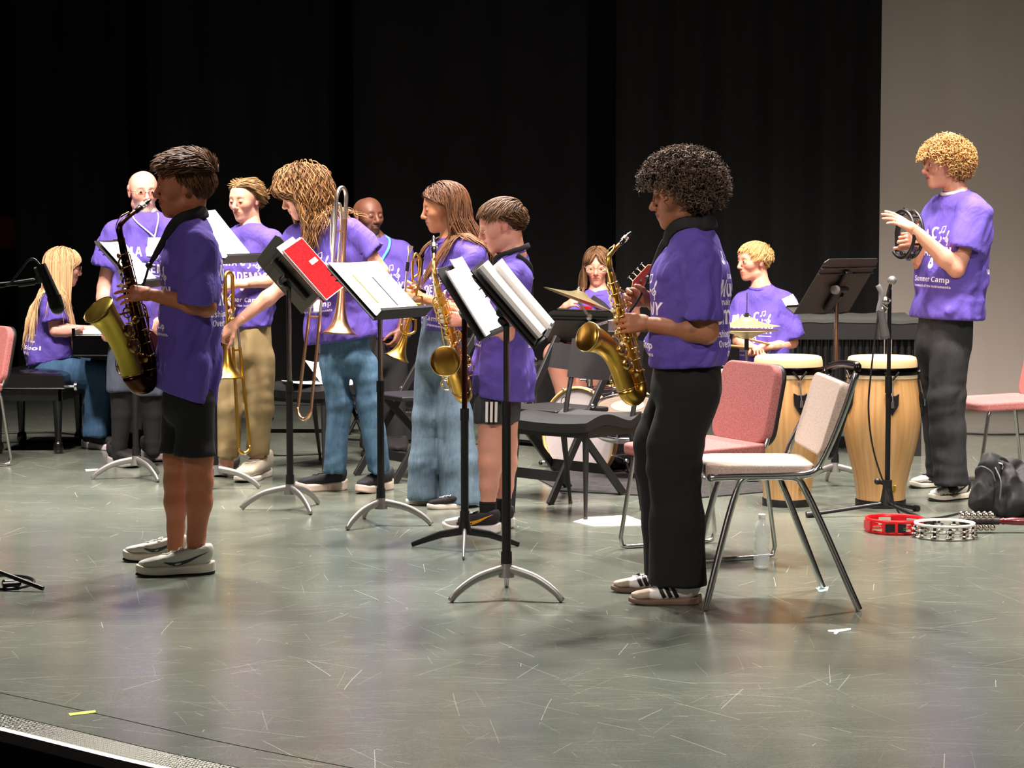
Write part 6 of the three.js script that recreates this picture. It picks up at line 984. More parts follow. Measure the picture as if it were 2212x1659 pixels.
// congas
const CONGAWOOD = WOODTEX('#ad8250', '#c29a64'), SKINHEAD = S(0xd9b98a, { roughness: 0.55 });
function conga(label, px, baseY, d, R, hgt, turn) {
  const f = fl(px, baseY), t = thing('conga_drum', label, 'conga', V(at(px, baseY, d).x, 0, -d), turn, 'pair of wooden congas');
  const prof = q => R * lerp(lerp(0.66, 1.06, sstep(0, 0.62, q)), 0.92, sstep(0.62, 1, q)), ps = []; for (let i = 0; i <= 24; i++) ps.push([prof(i / 24), 0.02 + (hgt - 0.06) * i / 24]); const g = lathe(ps, 56);
  part(t, 'shell', g, PH(0xffffff, { map: CONGAWOOD, roughness: 0.38, clearcoat: 0.35, clearcoatRoughness: 0.25 }));
  part(t, 'base_ring', lathe([[R * 0.62, 0], [R * 0.685, 0], [R * 0.69, 0.035], [R * 0.66, 0.037]], 48), BLACKPL);
  const r0 = R * 0.92; part(t, 'skin', lathe([[0.0001, hgt], [r0 * 0.9, hgt - 0.001], [r0 * 0.985, hgt - 0.006], [r0 * 1.02, hgt - 0.02], [r0 * 1.035, hgt - 0.045], [r0 * 1.035, hgt - 0.062]], 56), SKINHEAD);
  part(t, 'tension_rim', lathe([[r0 * 1.03, hgt - 0.085], [r0 * 1.085, hgt - 0.085], [r0 * 1.09, hgt - 0.055], [r0 * 1.03, hgt - 0.052]], 56), metal(0x1a1518, 0.3)); part(t, 'lower_band', lathe([[r0 * 1.04, hgt - 0.105], [r0 * 1.05, hgt - 0.105], [r0 * 1.05, hgt - 0.088], [r0 * 1.04, hgt - 0.088]], 56), S(0xd8c9a8, { roughness: 0.5 }));
  for (let i = 0; i < 5; i++) {
    const a = i / 5 * 2 * PI, L = new THREE.Group(); L.name = 'tension_lug'; L.rotation.y = a; t.add(L); const yl = hgt - 0.21, rl = prof((yl) / hgt) + 0.004;
    part(L, 'claw', [rod(V(-0.035, hgt - 0.07, r0 * 1.09), V(0, hgt - 0.11, r0 * 1.1), 0.0055), rod(V(0.035, hgt - 0.07, r0 * 1.09), V(0, hgt - 0.11, r0 * 1.1), 0.0055)], BLACKM); part(L, 'hook', rod(V(0, hgt - 0.1, r0 * 1.1), V(0, yl - 0.01, rl + 0.016), 0.0042), CHROME);
    const s = new THREE.Shape(); [[-0.032, 0.045], [-0.015, 0.036], [0.015, 0.036], [0.032, 0.045], [0.028, -0.01], [0, -0.055], [-0.028, -0.01]].forEach((p, j) => j ? s.lineTo(...p) : s.moveTo(...p)); part(L, 'lug_plate', new THREE.ExtrudeGeometry(s, { depth: 0.008, bevelEnabled: true, bevelSize: 0.002, bevelThickness: 0.002, bevelSegments: 1 }).rotateX(-0.05).translate(0, yl - 0.01, rl - 0.004), BLACKM); part(L, 'nut', rod(V(0, yl - 0.03, rl + 0.016), V(0, yl + 0.002, rl + 0.016), 0.0085), CHROME);
  }
  part(t, 'badge', box(0.022, 0.03, 0.004, 0.03, 0.1, prof(0.1) + 0.001, 0.001), metal(0xc9a24a, 0.3));
  return t;
}
conga('pale wooden conga drum nearer the blond drummer, behind the grey padded chair', 1700, 1088, 10.82, 0.176, 0.735, 0.2);
conga('pale wooden conga drum next to the percussionist in dark jeans, behind the microphone stand', 1902, 1092, 10.78, 0.178, 0.735, 0.1);
// tambourines and bells
function jingles(t, R, y, n, rows, mt) { for (let i = 0; i < n; i++) { const a = i / n * 2 * PI; for (const yy of rows) part(t, 'jingle', [0, 0.0045].map(o => new THREE.CylinderGeometry(0.019, 0.021, 0.0022, 14).translate(Math.cos(a) * R, y + yy + o, Math.sin(a) * R)), mt); } }
const STEELJ = metal(0xd6cfc0, 0.25);
{ const c = fl(1932, 1148), t = thing('tambourine', 'red plastic tambourine lying on the floor', 'tambourine', c, 0.2); const R = 0.125; part(t, 'frame', [lathe([[R - 0.006, 0.0], [R + 0.006, 0], [R + 0.006, 0.014], [R - 0.006, 0.014], [R - 0.006, 0]], 48), lathe([[R - 0.006, 0.05], [R + 0.006, 0.05], [R + 0.006, 0.064], [R - 0.006, 0.064], [R - 0.006, 0.05]], 48), ...[...Array(6)].map((_, i) => box(0.012, 0.04, 0.07, R, 0.032, 0).rotateY(i * PI / 3))], PH(0xd8101c, { roughness: 0.35, clearcoat: 0.3 })); part(t, 'grip', box(0.004, 0.036, 0.09, R + 0.006, 0.032, 0).rotateY(-1.9), BLACKPL); for (let i = 0; i < 6; i++) { const a = (i + 0.5) * PI / 3; part(t, 'jingle', [0.024, 0.033].map(y => new THREE.CylinderGeometry(0.02, 0.02, 0.002, 14).translate(Math.cos(a) * (R - 0.004), y, Math.sin(a) * (R - 0.004))), STEELJ); } }
{ const c = fl(2040, 1160), t = thing('tambourine', 'white rimmed tambourine with two rows of jingles, leaning beside the red one', 'tambourine', c); const R = 0.128; part(t, 'rim', lathe([[R - 0.007, 0.055], [R + 0.005, 0.055], [R + 0.005, 0.066], [R - 0.007, 0.066], [R - 0.007, 0.055]], 48), S(0xe8e4e0, { roughness: 0.35 })); part(t, 'lower_ring', lathe([[R - 0.006, 0.0], [R + 0.004, 0], [R + 0.004, 0.008], [R - 0.006, 0.008], [R - 0.006, 0]], 48), S(0xe8e4e0, { roughness: 0.35 })); for (let i = 0; i < 12; i++) { const a = i / 12 * 2 * PI; part(t, 'post', box(0.007, 0.05, 0.012, R, 0.031, 0).rotateY(a), S(0x201c20)); } jingles(t, R, 0.012, 12, [0.004, 0.026], STEELJ); part(t, 'middle_ring', lathe([[R - 0.005, 0.028], [R + 0.003, 0.028], [R + 0.003, 0.034], [R - 0.005, 0.034], [R - 0.005, 0.028]], 40), S(0xbdb8b2)); }
{ const a = fl(2072, 1150), b = fl(2158, 1150), t = thing('sleigh_bells', 'jingle bell stick with a dark red wooden handle on the floor by the black bag', 'sleigh bells', V(a.x, 0, a.z)); const len = b.x - a.x; part(t, 'stick', rod(V(0, 0.05, 0), V(len, 0.05, 0), 0.016), S(0x251316)); part(t, 'handle', [rod(V(len, 0.05, 0), V(len + 0.02, 0.05, 0), 0.01, 0.018), tube([V(len + 0.02, 0.05, 0), V(len + 0.06, 0.05, 0), V(len + 0.1, 0.048, 0), V(len + 0.15, 0.047, 0)], [0.014, 0.018, 0.017, 0.013], 14)], PH(0x6a1420, { roughness: 0.3, clearcoat: 0.4 })); for (let i = 0; i < 6; i++) for (const [dy, dz] of [[0.028, 0.02], [-0.026, 0.022], [0.03, -0.02]]) part(t, 'bell', [ball(V(0.012 + i * (len - 0.02) / 6, 0.05 + dy, dz), 0.0135, 12)], metal(0xd9d2c6, 0.2)); }
{ // the black tambourine in the percussionist's hand
  const c = K.P([1958, 506, 42]), t = thing('tambourine', 'black half moon tambourine in the percussionist\'s hand', 'tambourine', c), X = V(0.35, -0.1, 0.93).normalize(), Y = V(0.05, 1, 0.1).normalize(), m = basis(X, Y, V().crossVectors(X, Y), V(0, 0, 0)); const R = 0.115, P2 = a => V(Math.cos(a) * R, Math.sin(a) * R, 0), arc = [...Array(26)].map((_, i) => P2(-2.2 + i / 25 * 4.4));
  for (const z of [-0.024, 0.024]) part(t, 'frame', tube(arc.map(p => p.clone().setZ(z)), 0.009, 8).applyMatrix4(m), BLACKPL); part(t, 'grip', tube([P2(-2.2), V(-R * 0.75, 0, 0), P2(2.2)], 0.014, 10).applyMatrix4(m), BLACKPL);
  for (let i = 0; i < 7; i++) { const p = P2(-1.9 + i * 0.63); part(t, 'jingle', [-0.006, 0.002].map(z => new THREE.CylinderGeometry(0.019, 0.019, 0.0022, 14).rotateX(PI / 2).translate(p.x, p.y, z)).map(g => g.applyMatrix4(m)), STEELJ); part(t, 'post', rod(P2(-1.6 + i * 0.63).setZ(-0.024), P2(-1.6 + i * 0.63).setZ(0.024), 0.006).applyMatrix4(m), BLACKPL); }
}

// ---------- stands, chairs and the rest ----------
const STANDBLK = S(0x141415, { roughness: 0.5, metalness: 0.2 }), CAST = S(0x9b9a96, { roughness: 0.42, metalness: 0.75 }), DESK = S(0x1f1f20, { roughness: 0.55, metalness: 0.1 }), PAPER = S(0xf2f0ec, { roughness: 0.8 });
const SHEET = canvasTex(512, 640, (c, w, h) => { c.fillStyle = '#f5f3f0'; c.fillRect(0, 0, w, h); c.strokeStyle = '#c4c2c8'; c.lineWidth = 1; for (let s = 0; s < 10; s++) { const y = 60 + s * 56; for (let i = 0; i < 5; i++) { c.beginPath(); c.moveTo(36, y + i * 6); c.lineTo(w - 36, y + i * 6); c.stroke(); } c.fillStyle = '#b4b2ba'; for (let i = 0; i < 22; i++) { const x = 60 + i * 19, yy = y + rr(-4, 28); c.beginPath(); c.ellipse(x, yy, 4, 3, -0.3, 0, 7); c.fill(); c.fillRect(x + 3, yy - 18, 1.3, 18); } } });
const SHEETM = S(0xffffff, { map: SHEET, roughness: 0.8 });
function sheetGeo(w, h, curl, th = 0.001) { const g = new THREE.BoxGeometry(w, h, th, 8, 6, 1), p = g.attributes.position; for (let i = 0; i < p.count; i++) { const x = p.getX(i) / w, y = p.getY(i) / h; p.setZ(i, p.getZ(i) + curl * (x * x * 4) + curl * 0.5 * Math.max(0, y) ** 2 * (1 + x)); } g.computeVertexNormals(); return g; }
// U: up along the desk, W: along its width (both give the plane), c: centre of the desk
function musicStand(label, base, c, W0, U0, o = {}) {
  const U = U0.clone().normalize(), W = W0.clone().addScaledVector(U, -W0.dot(U)).normalize(); let N = V().crossVectors(W, U); if (N.y < 0) { N.negate(); W.negate(); }   // N: reading side
  const t = thing('music_stand', label, 'music stand', base.clone().setY(0)), o0 = base.clone().setY(0), L = p => p.clone().sub(o0), m = basis(W, U, N, L(c)), w = o.w ?? 0.5, h = o.h ?? 0.34;
  const back = L(c).addScaledVector(N, -0.035), top = V(0, Math.max(0.5, back.y - 0.05), 0), mid = o.mid ?? 0.52;
  part(t, 'lower_pole', [rod(V(0, 0.1, 0), V(0, mid, 0), 0.0165, 0.0165, 16), rod(V(0, mid - 0.05, 0), V(0, mid, 0), 0.0185, 0.0185, 16)], STANDBLK); part(t, 'upper_pole', rod(V(0, mid, 0), top, 0.0115, 0.0115, 14), o.upper ?? metal(0xa8a29a, 0.25));
  part(t, 'tilt_joint', [rod(top, top.clone().lerp(back, 0.6).addScaledVector(N, -0.012), 0.014), rod(back.clone().addScaledVector(W, -0.05), back.clone().addScaledVector(W, 0.05), 0.015)], STANDBLK); part(t, 'knob', rod(back.clone().addScaledVector(W, 0.05), back.clone().addScaledVector(W, 0.072), 0.024, 0.022, 18), S(0x8a8a8a, { roughness: 0.35, metalness: 0.4 }));
  part(t, 'bracket', box(0.06, h * 0.72, 0.022, 0, -0.02, -0.02, 0.008).applyMatrix4(m), STANDBLK);
  const s = new THREE.Shape(); [[-w / 2, -h / 2], [w / 2, -h / 2], [w / 2 - 0.004, h / 2 - 0.02], [w / 2 - 0.03, h / 2], [-w / 2 + 0.03, h / 2], [-w / 2 + 0.004, h / 2 - 0.02]].forEach((p, i) => i ? s.lineTo(...p) : s.moveTo(...p));
  part(t, 'desk', [new THREE.ExtrudeGeometry(s, { depth: 0.003, bevelEnabled: true, bevelSize: 0.0015, bevelThickness: 0.001, bevelSegments: 1 }).translate(0, 0, -0.004), box(w, 0.004, 0.012, 0, h * 0.34, -0.008), box(w, 0.004, 0.012, 0, h * 0.24, -0.008)].map(g => g.applyMatrix4(m)), o.desk ?? DESK); part(t, 'lip', [box(w, 0.004, 0.06, 0, -h / 2, 0.028), box(w, 0.014, 0.003, 0, -h / 2 + 0.005, 0.057)].map(g => g.applyMatrix4(m)), o.desk ?? DESK);
  for (let i = 0; i < 3; i++) {
    const a = (o.legs ?? 0) + i * 2 * PI / 3, x = Math.cos(a), z = -Math.sin(a), r = o.r ?? 0.235, P = (q, y) => V(x * q, y, z * q);
    if (o.flat) part(t, 'leg', tube([P(0.012, 0.085), P(r * 0.5, 0.062), P(r * 1.12, 0.008)], [0.018, 0.016, 0.01], 8, { flat: 0.5 }), i === o.silverLeg ? CAST : STANDBLK);
    else part(t, 'leg', tube(curve([P(0.0, 0.105), P(0.05, 0.098), P(r * 0.55, 0.078), P(r * 0.88, 0.034), P(r, 0.006)], 14), [...Array(15)].map((_, j) => lerp(0.019, 0.0125, j / 14)), 9, { flat: 0.72 }), CAST);
  }
  part(t, 'hub', [rod(V(0, 0.075, 0), V(0, 0.125, 0), 0.03, 0.022, 18)], o.flat ? STANDBLK : CAST); part(t, 'sleeve', rod(V(0, 0.12, 0), V(0, 0.17, 0), 0.021, 0.02, 16), STANDBLK);
  return { t, W, U, N, m: basis(W, U, N, c), c, h, w };
}
function onDesk(name, label, cat, st, geo, x, y, z, mt, roll = 0) { const t = thing(name, label, cat, st.c); part(t, 'sheet', geo.applyMatrix4(M4().makeRotationZ(roll).setPosition(x, y, z)).applyMatrix4(basis(st.W, st.U, st.N, V(0, 0, 0))), mt); return t; }
const base = (px, py) => fl(px, py);
const st0 = musicStand('music stand with white sheets behind the dark saxophone', base(294, 1034), at(276, 570, 11.98), V(0.05, 0, -0.48), V(-0.21, 0.23, -0.02), { legs: 3.3, mid: 0.6 });
onDesk('sheet_music', 'white sheet music on the stand behind the dark saxophone', 'sheet music', st0, sheetGeo(0.44, 0.3, 0.01), 0, 0, 0.006, SHEETM);
const st1 = musicStand('music stand seen behind the back of the boy in black shorts', base(464, 1056), at(470, 512, 11.25), V(0.12, 0, -0.47), V(-0.2, 0.24, -0.05), { legs: 0, mid: 0.6 });
onDesk('sheet_music', 'white sheets on the stand behind the boy in black shorts', 'sheet music', st1, sheetGeo(0.44, 0.31, 0.012), -0.02, 0.01, 0.006, SHEETM);
const st2 = musicStand('music stand with a bright red folder', base(627, 1101), at(627, 592, 10.6), V(-0.19, -0.08, -0.44), V(-0.203, 0.232, 0.0), { legs: PI, mid: 0.62, desk: S(0x35302c, { roughness: 0.5 }) });
{ const c = at(674, 584, 10.32), U = V(-0.172, 0.196, 0.0).normalize(), W0 = V(0.075, 0.036, -0.2), W = W0.addScaledVector(U, -W0.dot(U)).normalize(), N = V().crossVectors(W, U), t = thing('folder', 'red sparkling folder with a small white label leaning on a music stand', 'folder', c), m = basis(W, U, N, V(0, 0, 0)), RT = dataTex(128, 128, (u, v) => { const n = nz(u * 24, v * 24, 1) + rr(-0.3, 0.3); return [clamp(150 + 70 * n, 90, 235), clamp(4 + 30 * n, 0, 70), clamp(14 + 30 * n, 0, 70)]; }, true);
  part(t, 'cover', box(0.235, 0.3, 0.003, 0, 0, 0.012), S(0xffffff, { map: RT, roughness: 0.35 })).geometry.applyMatrix4(m); part(t, 'back_cover', box(0.235, 0.3, 0.003, 0, 0, -0.006), S(0xa00f1c, { roughness: 0.4 })).geometry.applyMatrix4(m); part(t, 'sheets', [box(0.228, 0.304, 0.012, 0.004, 0.006, 0.003), box(0.2, 0.3, 0.002, -0.02, 0.03, 0.0)], PAPER).geometry.applyMatrix4(m); part(t, 'label', box(0.08, 0.024, 0.001, 0.05, 0.03, 0.014), S(0xd6c4bc)).geometry.applyMatrix4(m); part(t, 'edging', [box(0.239, 0.004, 0.005, 0, 0.15, 0.012), box(0.239, 0.004, 0.005, 0, -0.15, 0.012), box(0.004, 0.3, 0.005, 0.118, 0, 0.012), box(0.004, 0.3, 0.005, -0.118, 0, 0.012)], S(0xe8c0b4, { roughness: 0.4 })).geometry.applyMatrix4(m); }
onDesk('sheet_music', 'white sheets behind the red folder on its stand', 'sheet music', st2, sheetGeo(0.36, 0.31, 0.008), 0.02, 0.02, 0.006, SHEETM);
const st3 = musicStand('music stand with a broad white sheet, in front of the bowed trombone player', base(823, 1134), at(812, 628, 9.98), V(0.2, 0, -0.44), V(-0.22, 0.235, -0.1), { legs: -0.12, mid: 0.66 });
onDesk('sheet_music', 'broad white sheets on the stand before the bowed trombone player', 'sheet music', st3, sheetGeo(0.46, 0.33, 0.006), 0, 0.008, 0.006, PAPER); { const p = onDesk('pencil', 'thin pencil lying on the broad white sheets', 'pencil', st3, rod(V(0, -0.09, 0), V(0, 0.09, 0), 0.0035, 0.0035, 6), 0.04, -0.02, 0.016, S(0x4a4a4c)); p.children[0].name = 'shaft'; const q = onDesk('pencil', 'yellowish pencil at the edge of the broad white sheets', 'pencil', st3, rod(V(0, -0.09, 0), V(0, 0.09, 0), 0.0035, 0.0035, 6), -0.12, 0.0, 0.016, S(0x9a9a40)); q.children[0].name = 'shaft'; }
const st4 = musicStand('music stand with flat black legs and white sheets, before the boy in striped shorts', base(1004, 1190), at(1016, 650, 9.22), V(0.0925, 0.017, -0.48), V(-0.179, 0.29, -0.024), { legs: -PI / 2, flat: true, silverLeg: 0, mid: 0.6, upper: metal(0x4a2a24, 0.3) });
onDesk('sheet_music', 'tall white sheets with a dark gap on the flat legged stand', 'sheet music', st4, sheetGeo(0.23, 0.34, 0.012, 0.004), 0.1, 0.02, 0.008, SHEETM); onDesk('sheet_music', 'curled spiral sheet music at the near side of the flat legged stand', 'sheet music', st4, sheetGeo(0.2, 0.31, 0.02, 0.006), -0.13, -0.01, 0.008, SHEETM); { const t = onDesk('folder', 'dark red folder edge between the sheets of the flat legged stand', 'folder', st4, box(0.05, 0.3, 0.004), -0.02, -0.01, 0.009, S(0x4a1420)); t.children[0].name = 'cover'; }
const st5 = musicStand('front music stand with curved silver feet holding a black binder', base(1094, 1290), at(1098, 660, 8.14), V(0.035, 0.03, -0.48), V(-0.236, 0.275, 0.0), { legs: PI / 2, mid: 0.72 });
{ const t = thing('binder', 'open black ring binder with white pages on the front music stand', 'binder', st5.c), m = basis(st5.W, st5.U, st5.N, V(0, 0, 0)), add = (n, g, mt) => part(t, n, g.applyMatrix4(m), mt); add('cover', box(0.46, 0.35, 0.004, 0, 0.012, 0.006), BLACKPL); add('pages', sheetGeo(0.21, 0.33, 0.022, 0.016).translate(-0.11, 0.01, 0.02), PAPER); add('pages', sheetGeo(0.2, 0.31, 0.03, 0.02).translate(0.11, -0.01, 0.028), PAPER); for (const y of [-0.08, 0, 0.08]) add('ring', new THREE.TorusGeometry(0.016, 0.002, 6, 16).rotateX(PI / 2).translate(0, y, 0.02), CHROME); }
const st6 = musicStand('empty black music stand behind the congas, desk tilted', base(1803, 1050), at(1808, 617, 11.5), V(0.334, 0, -0.37), V(0.129, 0.255, 0.116), { legs: 3.7, mid: 0.66, upper: metal(0xc0a890, 0.25), desk: S(0x2a2725, { roughness: 0.55 }) });
const st7 = musicStand('grey music stand facing the seated bass player', base(1276, 988), at(1276, 706, 13.12), V(1, 0, 0.05), V(0, 0.2, 0.26), { legs: 0.4, mid: 0.4, desk: S(0x4a4b49, { roughness: 0.6 }), w: 0.5, h: 0.32 });
onDesk('sheet_music', 'white sheets with a clip on the grey stand of the bass player', 'sheet music', st7, sheetGeo(0.4, 0.26, 0.006), 0, 0.035, 0.006, SHEETM);
{ const p = at(1706, 652, 11.6), t = thing('sheet_music', 'loose pale page hanging over the corner of the empty tilted stand', 'sheet music', p); part(t, 'sheet', sheetGeo(0.07, 0.06, 0.006).applyMatrix4(M4().makeRotationFromEuler(new THREE.Euler(-0.4, 0.2, 0.5))), PAPER); }

// ---------- chairs ----------
const fabric = (a, b) => { const A0 = new THREE.Color(a), B0 = new THREE.Color(b), t = dataTex(256, 256, (u, v) => { const w = clamp(0.5 + 0.35 * nz(u * 50, v * 70, 1) + rr(-0.45, 0.45), 0, 1), c = A0.clone().lerp(B0, w).convertLinearToSRGB(); return [c.r * 255, c.g * 255, c.b * 255]; }, true); t.repeat.set(3, 3); return S(0xffffff, { map: t, roughness: 0.95, bumpMap: fabricBump, bumpScale: 0.0008 }); };
const PINK = fabric('#8a4444', '#c98782'), BEIGE = fabric('#a08a7c', '#cdbdb0');
const padGeo = (w, h, d, r) => { const s = new THREE.Shape(), a = w / 2 - r, b = h / 2 - r; s.moveTo(-a, -h / 2); s.lineTo(a, -h / 2); s.absarc(a, -b, r, -PI / 2, 0); s.lineTo(w / 2, b); s.absarc(a, b, r, 0, PI / 2); s.lineTo(-a, h / 2); s.absarc(-a, b, r, PI / 2, PI); s.lineTo(-w / 2, -b); s.absarc(-a, -b, r, PI, PI * 1.5); return boxUV(new THREE.ExtrudeGeometry(s, { depth: d - 0.024, bevelEnabled: true, bevelSize: 0.01, bevelThickness: 0.012, bevelSegments: 3, curveSegments: 6 }).translate(0, 0, -d / 2 + 0.012)); };
const CHR = metal(0xd6d4d2, 0.24);
function pinkChair(label, pos, yaw, mat, o = {}) {   // padded stacking chair on a chrome sled base; faces +z
  const t = thing('stacking_chair', label, 'chair', pos, yaw, 'padded chrome stacking chairs');
  part(t, 'seat', [padGeo(0.46, 0.43, 0.045, 0.05).rotateX(-PI / 2 + 0.04).translate(0, 0.44, 0.01)], mat); part(t, 'seat_pan', box(0.4, 0.012, 0.36, 0, 0.424, 0), BLACKPL);
  const bk = M4().makeRotationX(-0.2).setPosition(0, 0.625, -0.245); part(t, 'backrest', padGeo(0.42, 0.32, 0.045, 0.06).applyMatrix4(bk), mat); part(t, 'back_shell', padGeo(0.425, 0.325, 0.026, 0.06).applyMatrix4(M4().makeRotationX(-0.2).setPosition(0, 0.621, -0.268)), S(0x1a1416, { roughness: 0.5 }));
  for (const q of [-1, 1]) {
    if (o.splay) { part(t, 'leg', tube(curve([V(q * 0.23, 0.42, 0.08), V(q * 0.235, 0.41, 0.12), V(q * 0.25, 0.0, 0.28)], 16), 0.0125, 12), CHR); part(t, 'leg', tube(curve([V(q * 0.23, 0.425, -0.16), V(q * 0.235, 0.4, -0.19), V(q * 0.25, 0.0, -0.3)], 16), 0.0125, 12), CHR); part(t, 'side_rail', tube([V(q * 0.23, 0.425, 0.2), V(q * 0.23, 0.428, 0), V(q * 0.23, 0.425, -0.2)], 0.0125, 12), CHR); }
    else part(t, 'sled_frame', tube([V(q * 0.2, 0.425, -0.15), V(q * 0.225, 0.42, -0.18), V(q * 0.232, 0.39, -0.19), V(q * 0.245, 0.05, -0.235), V(q * 0.246, 0.014, -0.225), V(q * 0.246, 0.0095, -0.19), V(q * 0.246, 0.0095, 0.19), V(q * 0.246, 0.014, 0.215), V(q * 0.245, 0.05, 0.222), V(q * 0.23, 0.39, 0.17), V(q * 0.224, 0.42, 0.155), V(q * 0.2, 0.428, 0.13)], 0.0095, 10), CHR);
    part(t, 'back_post', tube(curve([V(q * 0.2, 0.43, -0.05), V(q * 0.205, 0.44, -0.19), V(q * 0.2, 0.52, -0.235), V(q * 0.185, 0.7, -0.27), V(q * 0.17, o.tall ? 0.87 : 0.73, -0.28)], 22), 0.0105, 10), CHR);
  }
  for (const z of [0.14, -0.14]) part(t, 'cross_bar', rod(V(-0.22, 0.415, z), V(0.22, 0.415, z), 0.008), CHR);
  if (o.tall) part(t, 'top_rail', tube(curve([V(-0.17, 0.86, -0.29), V(-0.15, 0.89, -0.295), V(0, 0.895, -0.3), V(0.15, 0.89, -0.295), V(0.17, 0.86, -0.29)], 18), 0.012, 10), BLACKPL);
  return t;
}
const yawOf = (x, z) => Math.atan2(x, z);
pinkChair('pink padded chair on a chrome sled base, behind the person with dark curly hair', fl(1502, 1196).setY(0), yawOf(-0.9, 0.42), PINK);
pinkChair('pink padded chair cut off at the left edge, by the piano bench', fl(-102, 1005).setY(0), yawOf(-0.75, 0.66), PINK);
pinkChair('pink padded chair cut off at the right edge, behind the black bag', fl(2158, 1049).setY(0), yawOf(-0.95, 0.2), PINK);
{ // the grey beige chair in front, from its feet
  const dn = 7.84, df = 8.34, t = thing('padded_chair', 'beige grey padded chair with splayed chrome legs at the front right', 'chair', fl(1690, 1300).setY(0)), o = t.position.clone(), N = (x, y) => at(x, y, dn + 0.03).sub(o), Fr = (x, y) => at(x, y, df - 0.03).sub(o), fn = (x, y) => fl(x, y).sub(o);
  const sideN = [[1510, 1030], [1540, 1032], [1600, 1027], [1700, 1026], [1728, 1030], [1742, 1048]], legs = [];
  part(t, 'leg', tube(curve([N(1640, 1030), N(1608, 1034), N(1592, 1060), fn(1523, 1320).setY(0.004)], 18), 0.0125, 14), CHR); part(t, 'leg', tube(curve([N(1690, 1030), N(1722, 1034), N(1740, 1060), fn(1856, 1320).setY(0.004)], 18), 0.0125, 14), CHR);
  part(t, 'leg', tube(curve([Fr(1660, 1020), Fr(1678, 1024), Fr(1690, 1048), fn(1777, 1272).setY(0.004)], 18), 0.0125, 14), CHR); part(t, 'leg', tube(curve([Fr(1580, 1020), Fr(1562, 1024), Fr(1550, 1048), fn(1490, 1268).setY(0.004)], 18), 0.0125, 14), CHR);
  for (const f of [N, Fr]) part(t, 'side_rail', tube(curve((f === N ? [[1535, 1032], [1600, 1030], [1700, 1028], [1750, 1024], [1775, 1010]] : [[1520, 1016], [1560, 1016], [1650, 1014], [1690, 1010], [1712, 998]]).map(a => f(...a)), 20), 0.0135, 14), CHR);
  part(t, 'front_rail', rod(N(1535, 1032), Fr(1520, 1016), 0.0135, 0.0135, 14), CHR);
  const sn = [N(1536, 1016), N(1764, 1016)], sf = [Fr(1522, 1002), Fr(1706, 1000)], c = sn[0].clone().add(sn[1]).add(sf[0]).add(sf[1]).multiplyScalar(0.25), Wd = sn[0].clone().add(sn[1]).sub(sf[0]).sub(sf[1]).setY(0), X = sn[1].clone().sub(sn[0]).setY(0.0);
  const w = X.length() * 0.99, dp = Wd.length() / 2 * 0.94; X.normalize(); const Zv = V().crossVectors(X, V(0, 1, 0)); part(t, 'seat', padGeo(w, dp, 0.048, 0.06).rotateX(-PI / 2).applyMatrix4(basis(X, V(0, 1, 0), Zv, c.clone().setY(c.y + 0.004))), BEIGE);
  // back: posts lean to the right
  const bn0 = N(1778, 1008), bn1 = N(1850, 800), bf0 = Fr(1694, 1000), bf1 = Fr(1782, 800);
  part(t, 'back_post', tube(curve([N(1700, 1028), N(1758, 1020), N(1782, 985), N(1822, 890), N(1850, 806)], 20), 0.0125, 12), CHR); part(t, 'back_post', tube(curve([Fr(1650, 1014), Fr(1690, 1000), Fr(1712, 950), Fr(1760, 860), Fr(1790, 808)], 20), 0.0125, 12), CHR);
  part(t, 'top_rail', tube(curve([bn1.clone(), N(1853, 792), N(1846, 786).lerp(Fr(1790, 790), 0.15), N(1846, 786).lerp(Fr(1792, 790), 0.85), Fr(1790, 796), Fr(1790, 808)], 24), 0.0135, 12), S(0x151516, { roughness: 0.3, metalness: 0.5 }));
  const p00 = N(1800, 972), p01 = N(1836, 834), p10 = Fr(1728, 962), p11 = Fr(1778, 822), bc = p00.clone().add(p01).add(p10).add(p11).multiplyScalar(0.25), Yv = p01.clone().sub(p00).add(p11.clone().sub(p10)).multiplyScalar(0.5), hgt = Yv.length() * 1.05, Xv = p00.clone().sub(p10).add(p01.clone().sub(p11)).multiplyScalar(0.5), wd = Xv.length() * 0.96; Yv.normalize(); Xv.addScaledVector(Yv, -Xv.dot(Yv)).normalize(); const Nv = V().crossVectors(Xv, Yv); const fr = Nv.x < 0 ? 1 : -1;
  part(t, 'backrest', padGeo(wd, hgt, 0.04, 0.03).applyMatrix4(basis(Xv, Yv, Nv, bc.clone().addScaledVector(Nv, fr * 0.018))), BEIGE); part(t, 'back_shell', padGeo(wd + 0.004, hgt + 0.004, 0.028, 0.03).applyMatrix4(basis(Xv, Yv, Nv, bc.clone().addScaledVector(Nv, -fr * 0.006))), S(0x1b1b1c, { roughness: 0.4 }));
}
const BLACKCH = S(0x171718, { roughness: 0.5 });
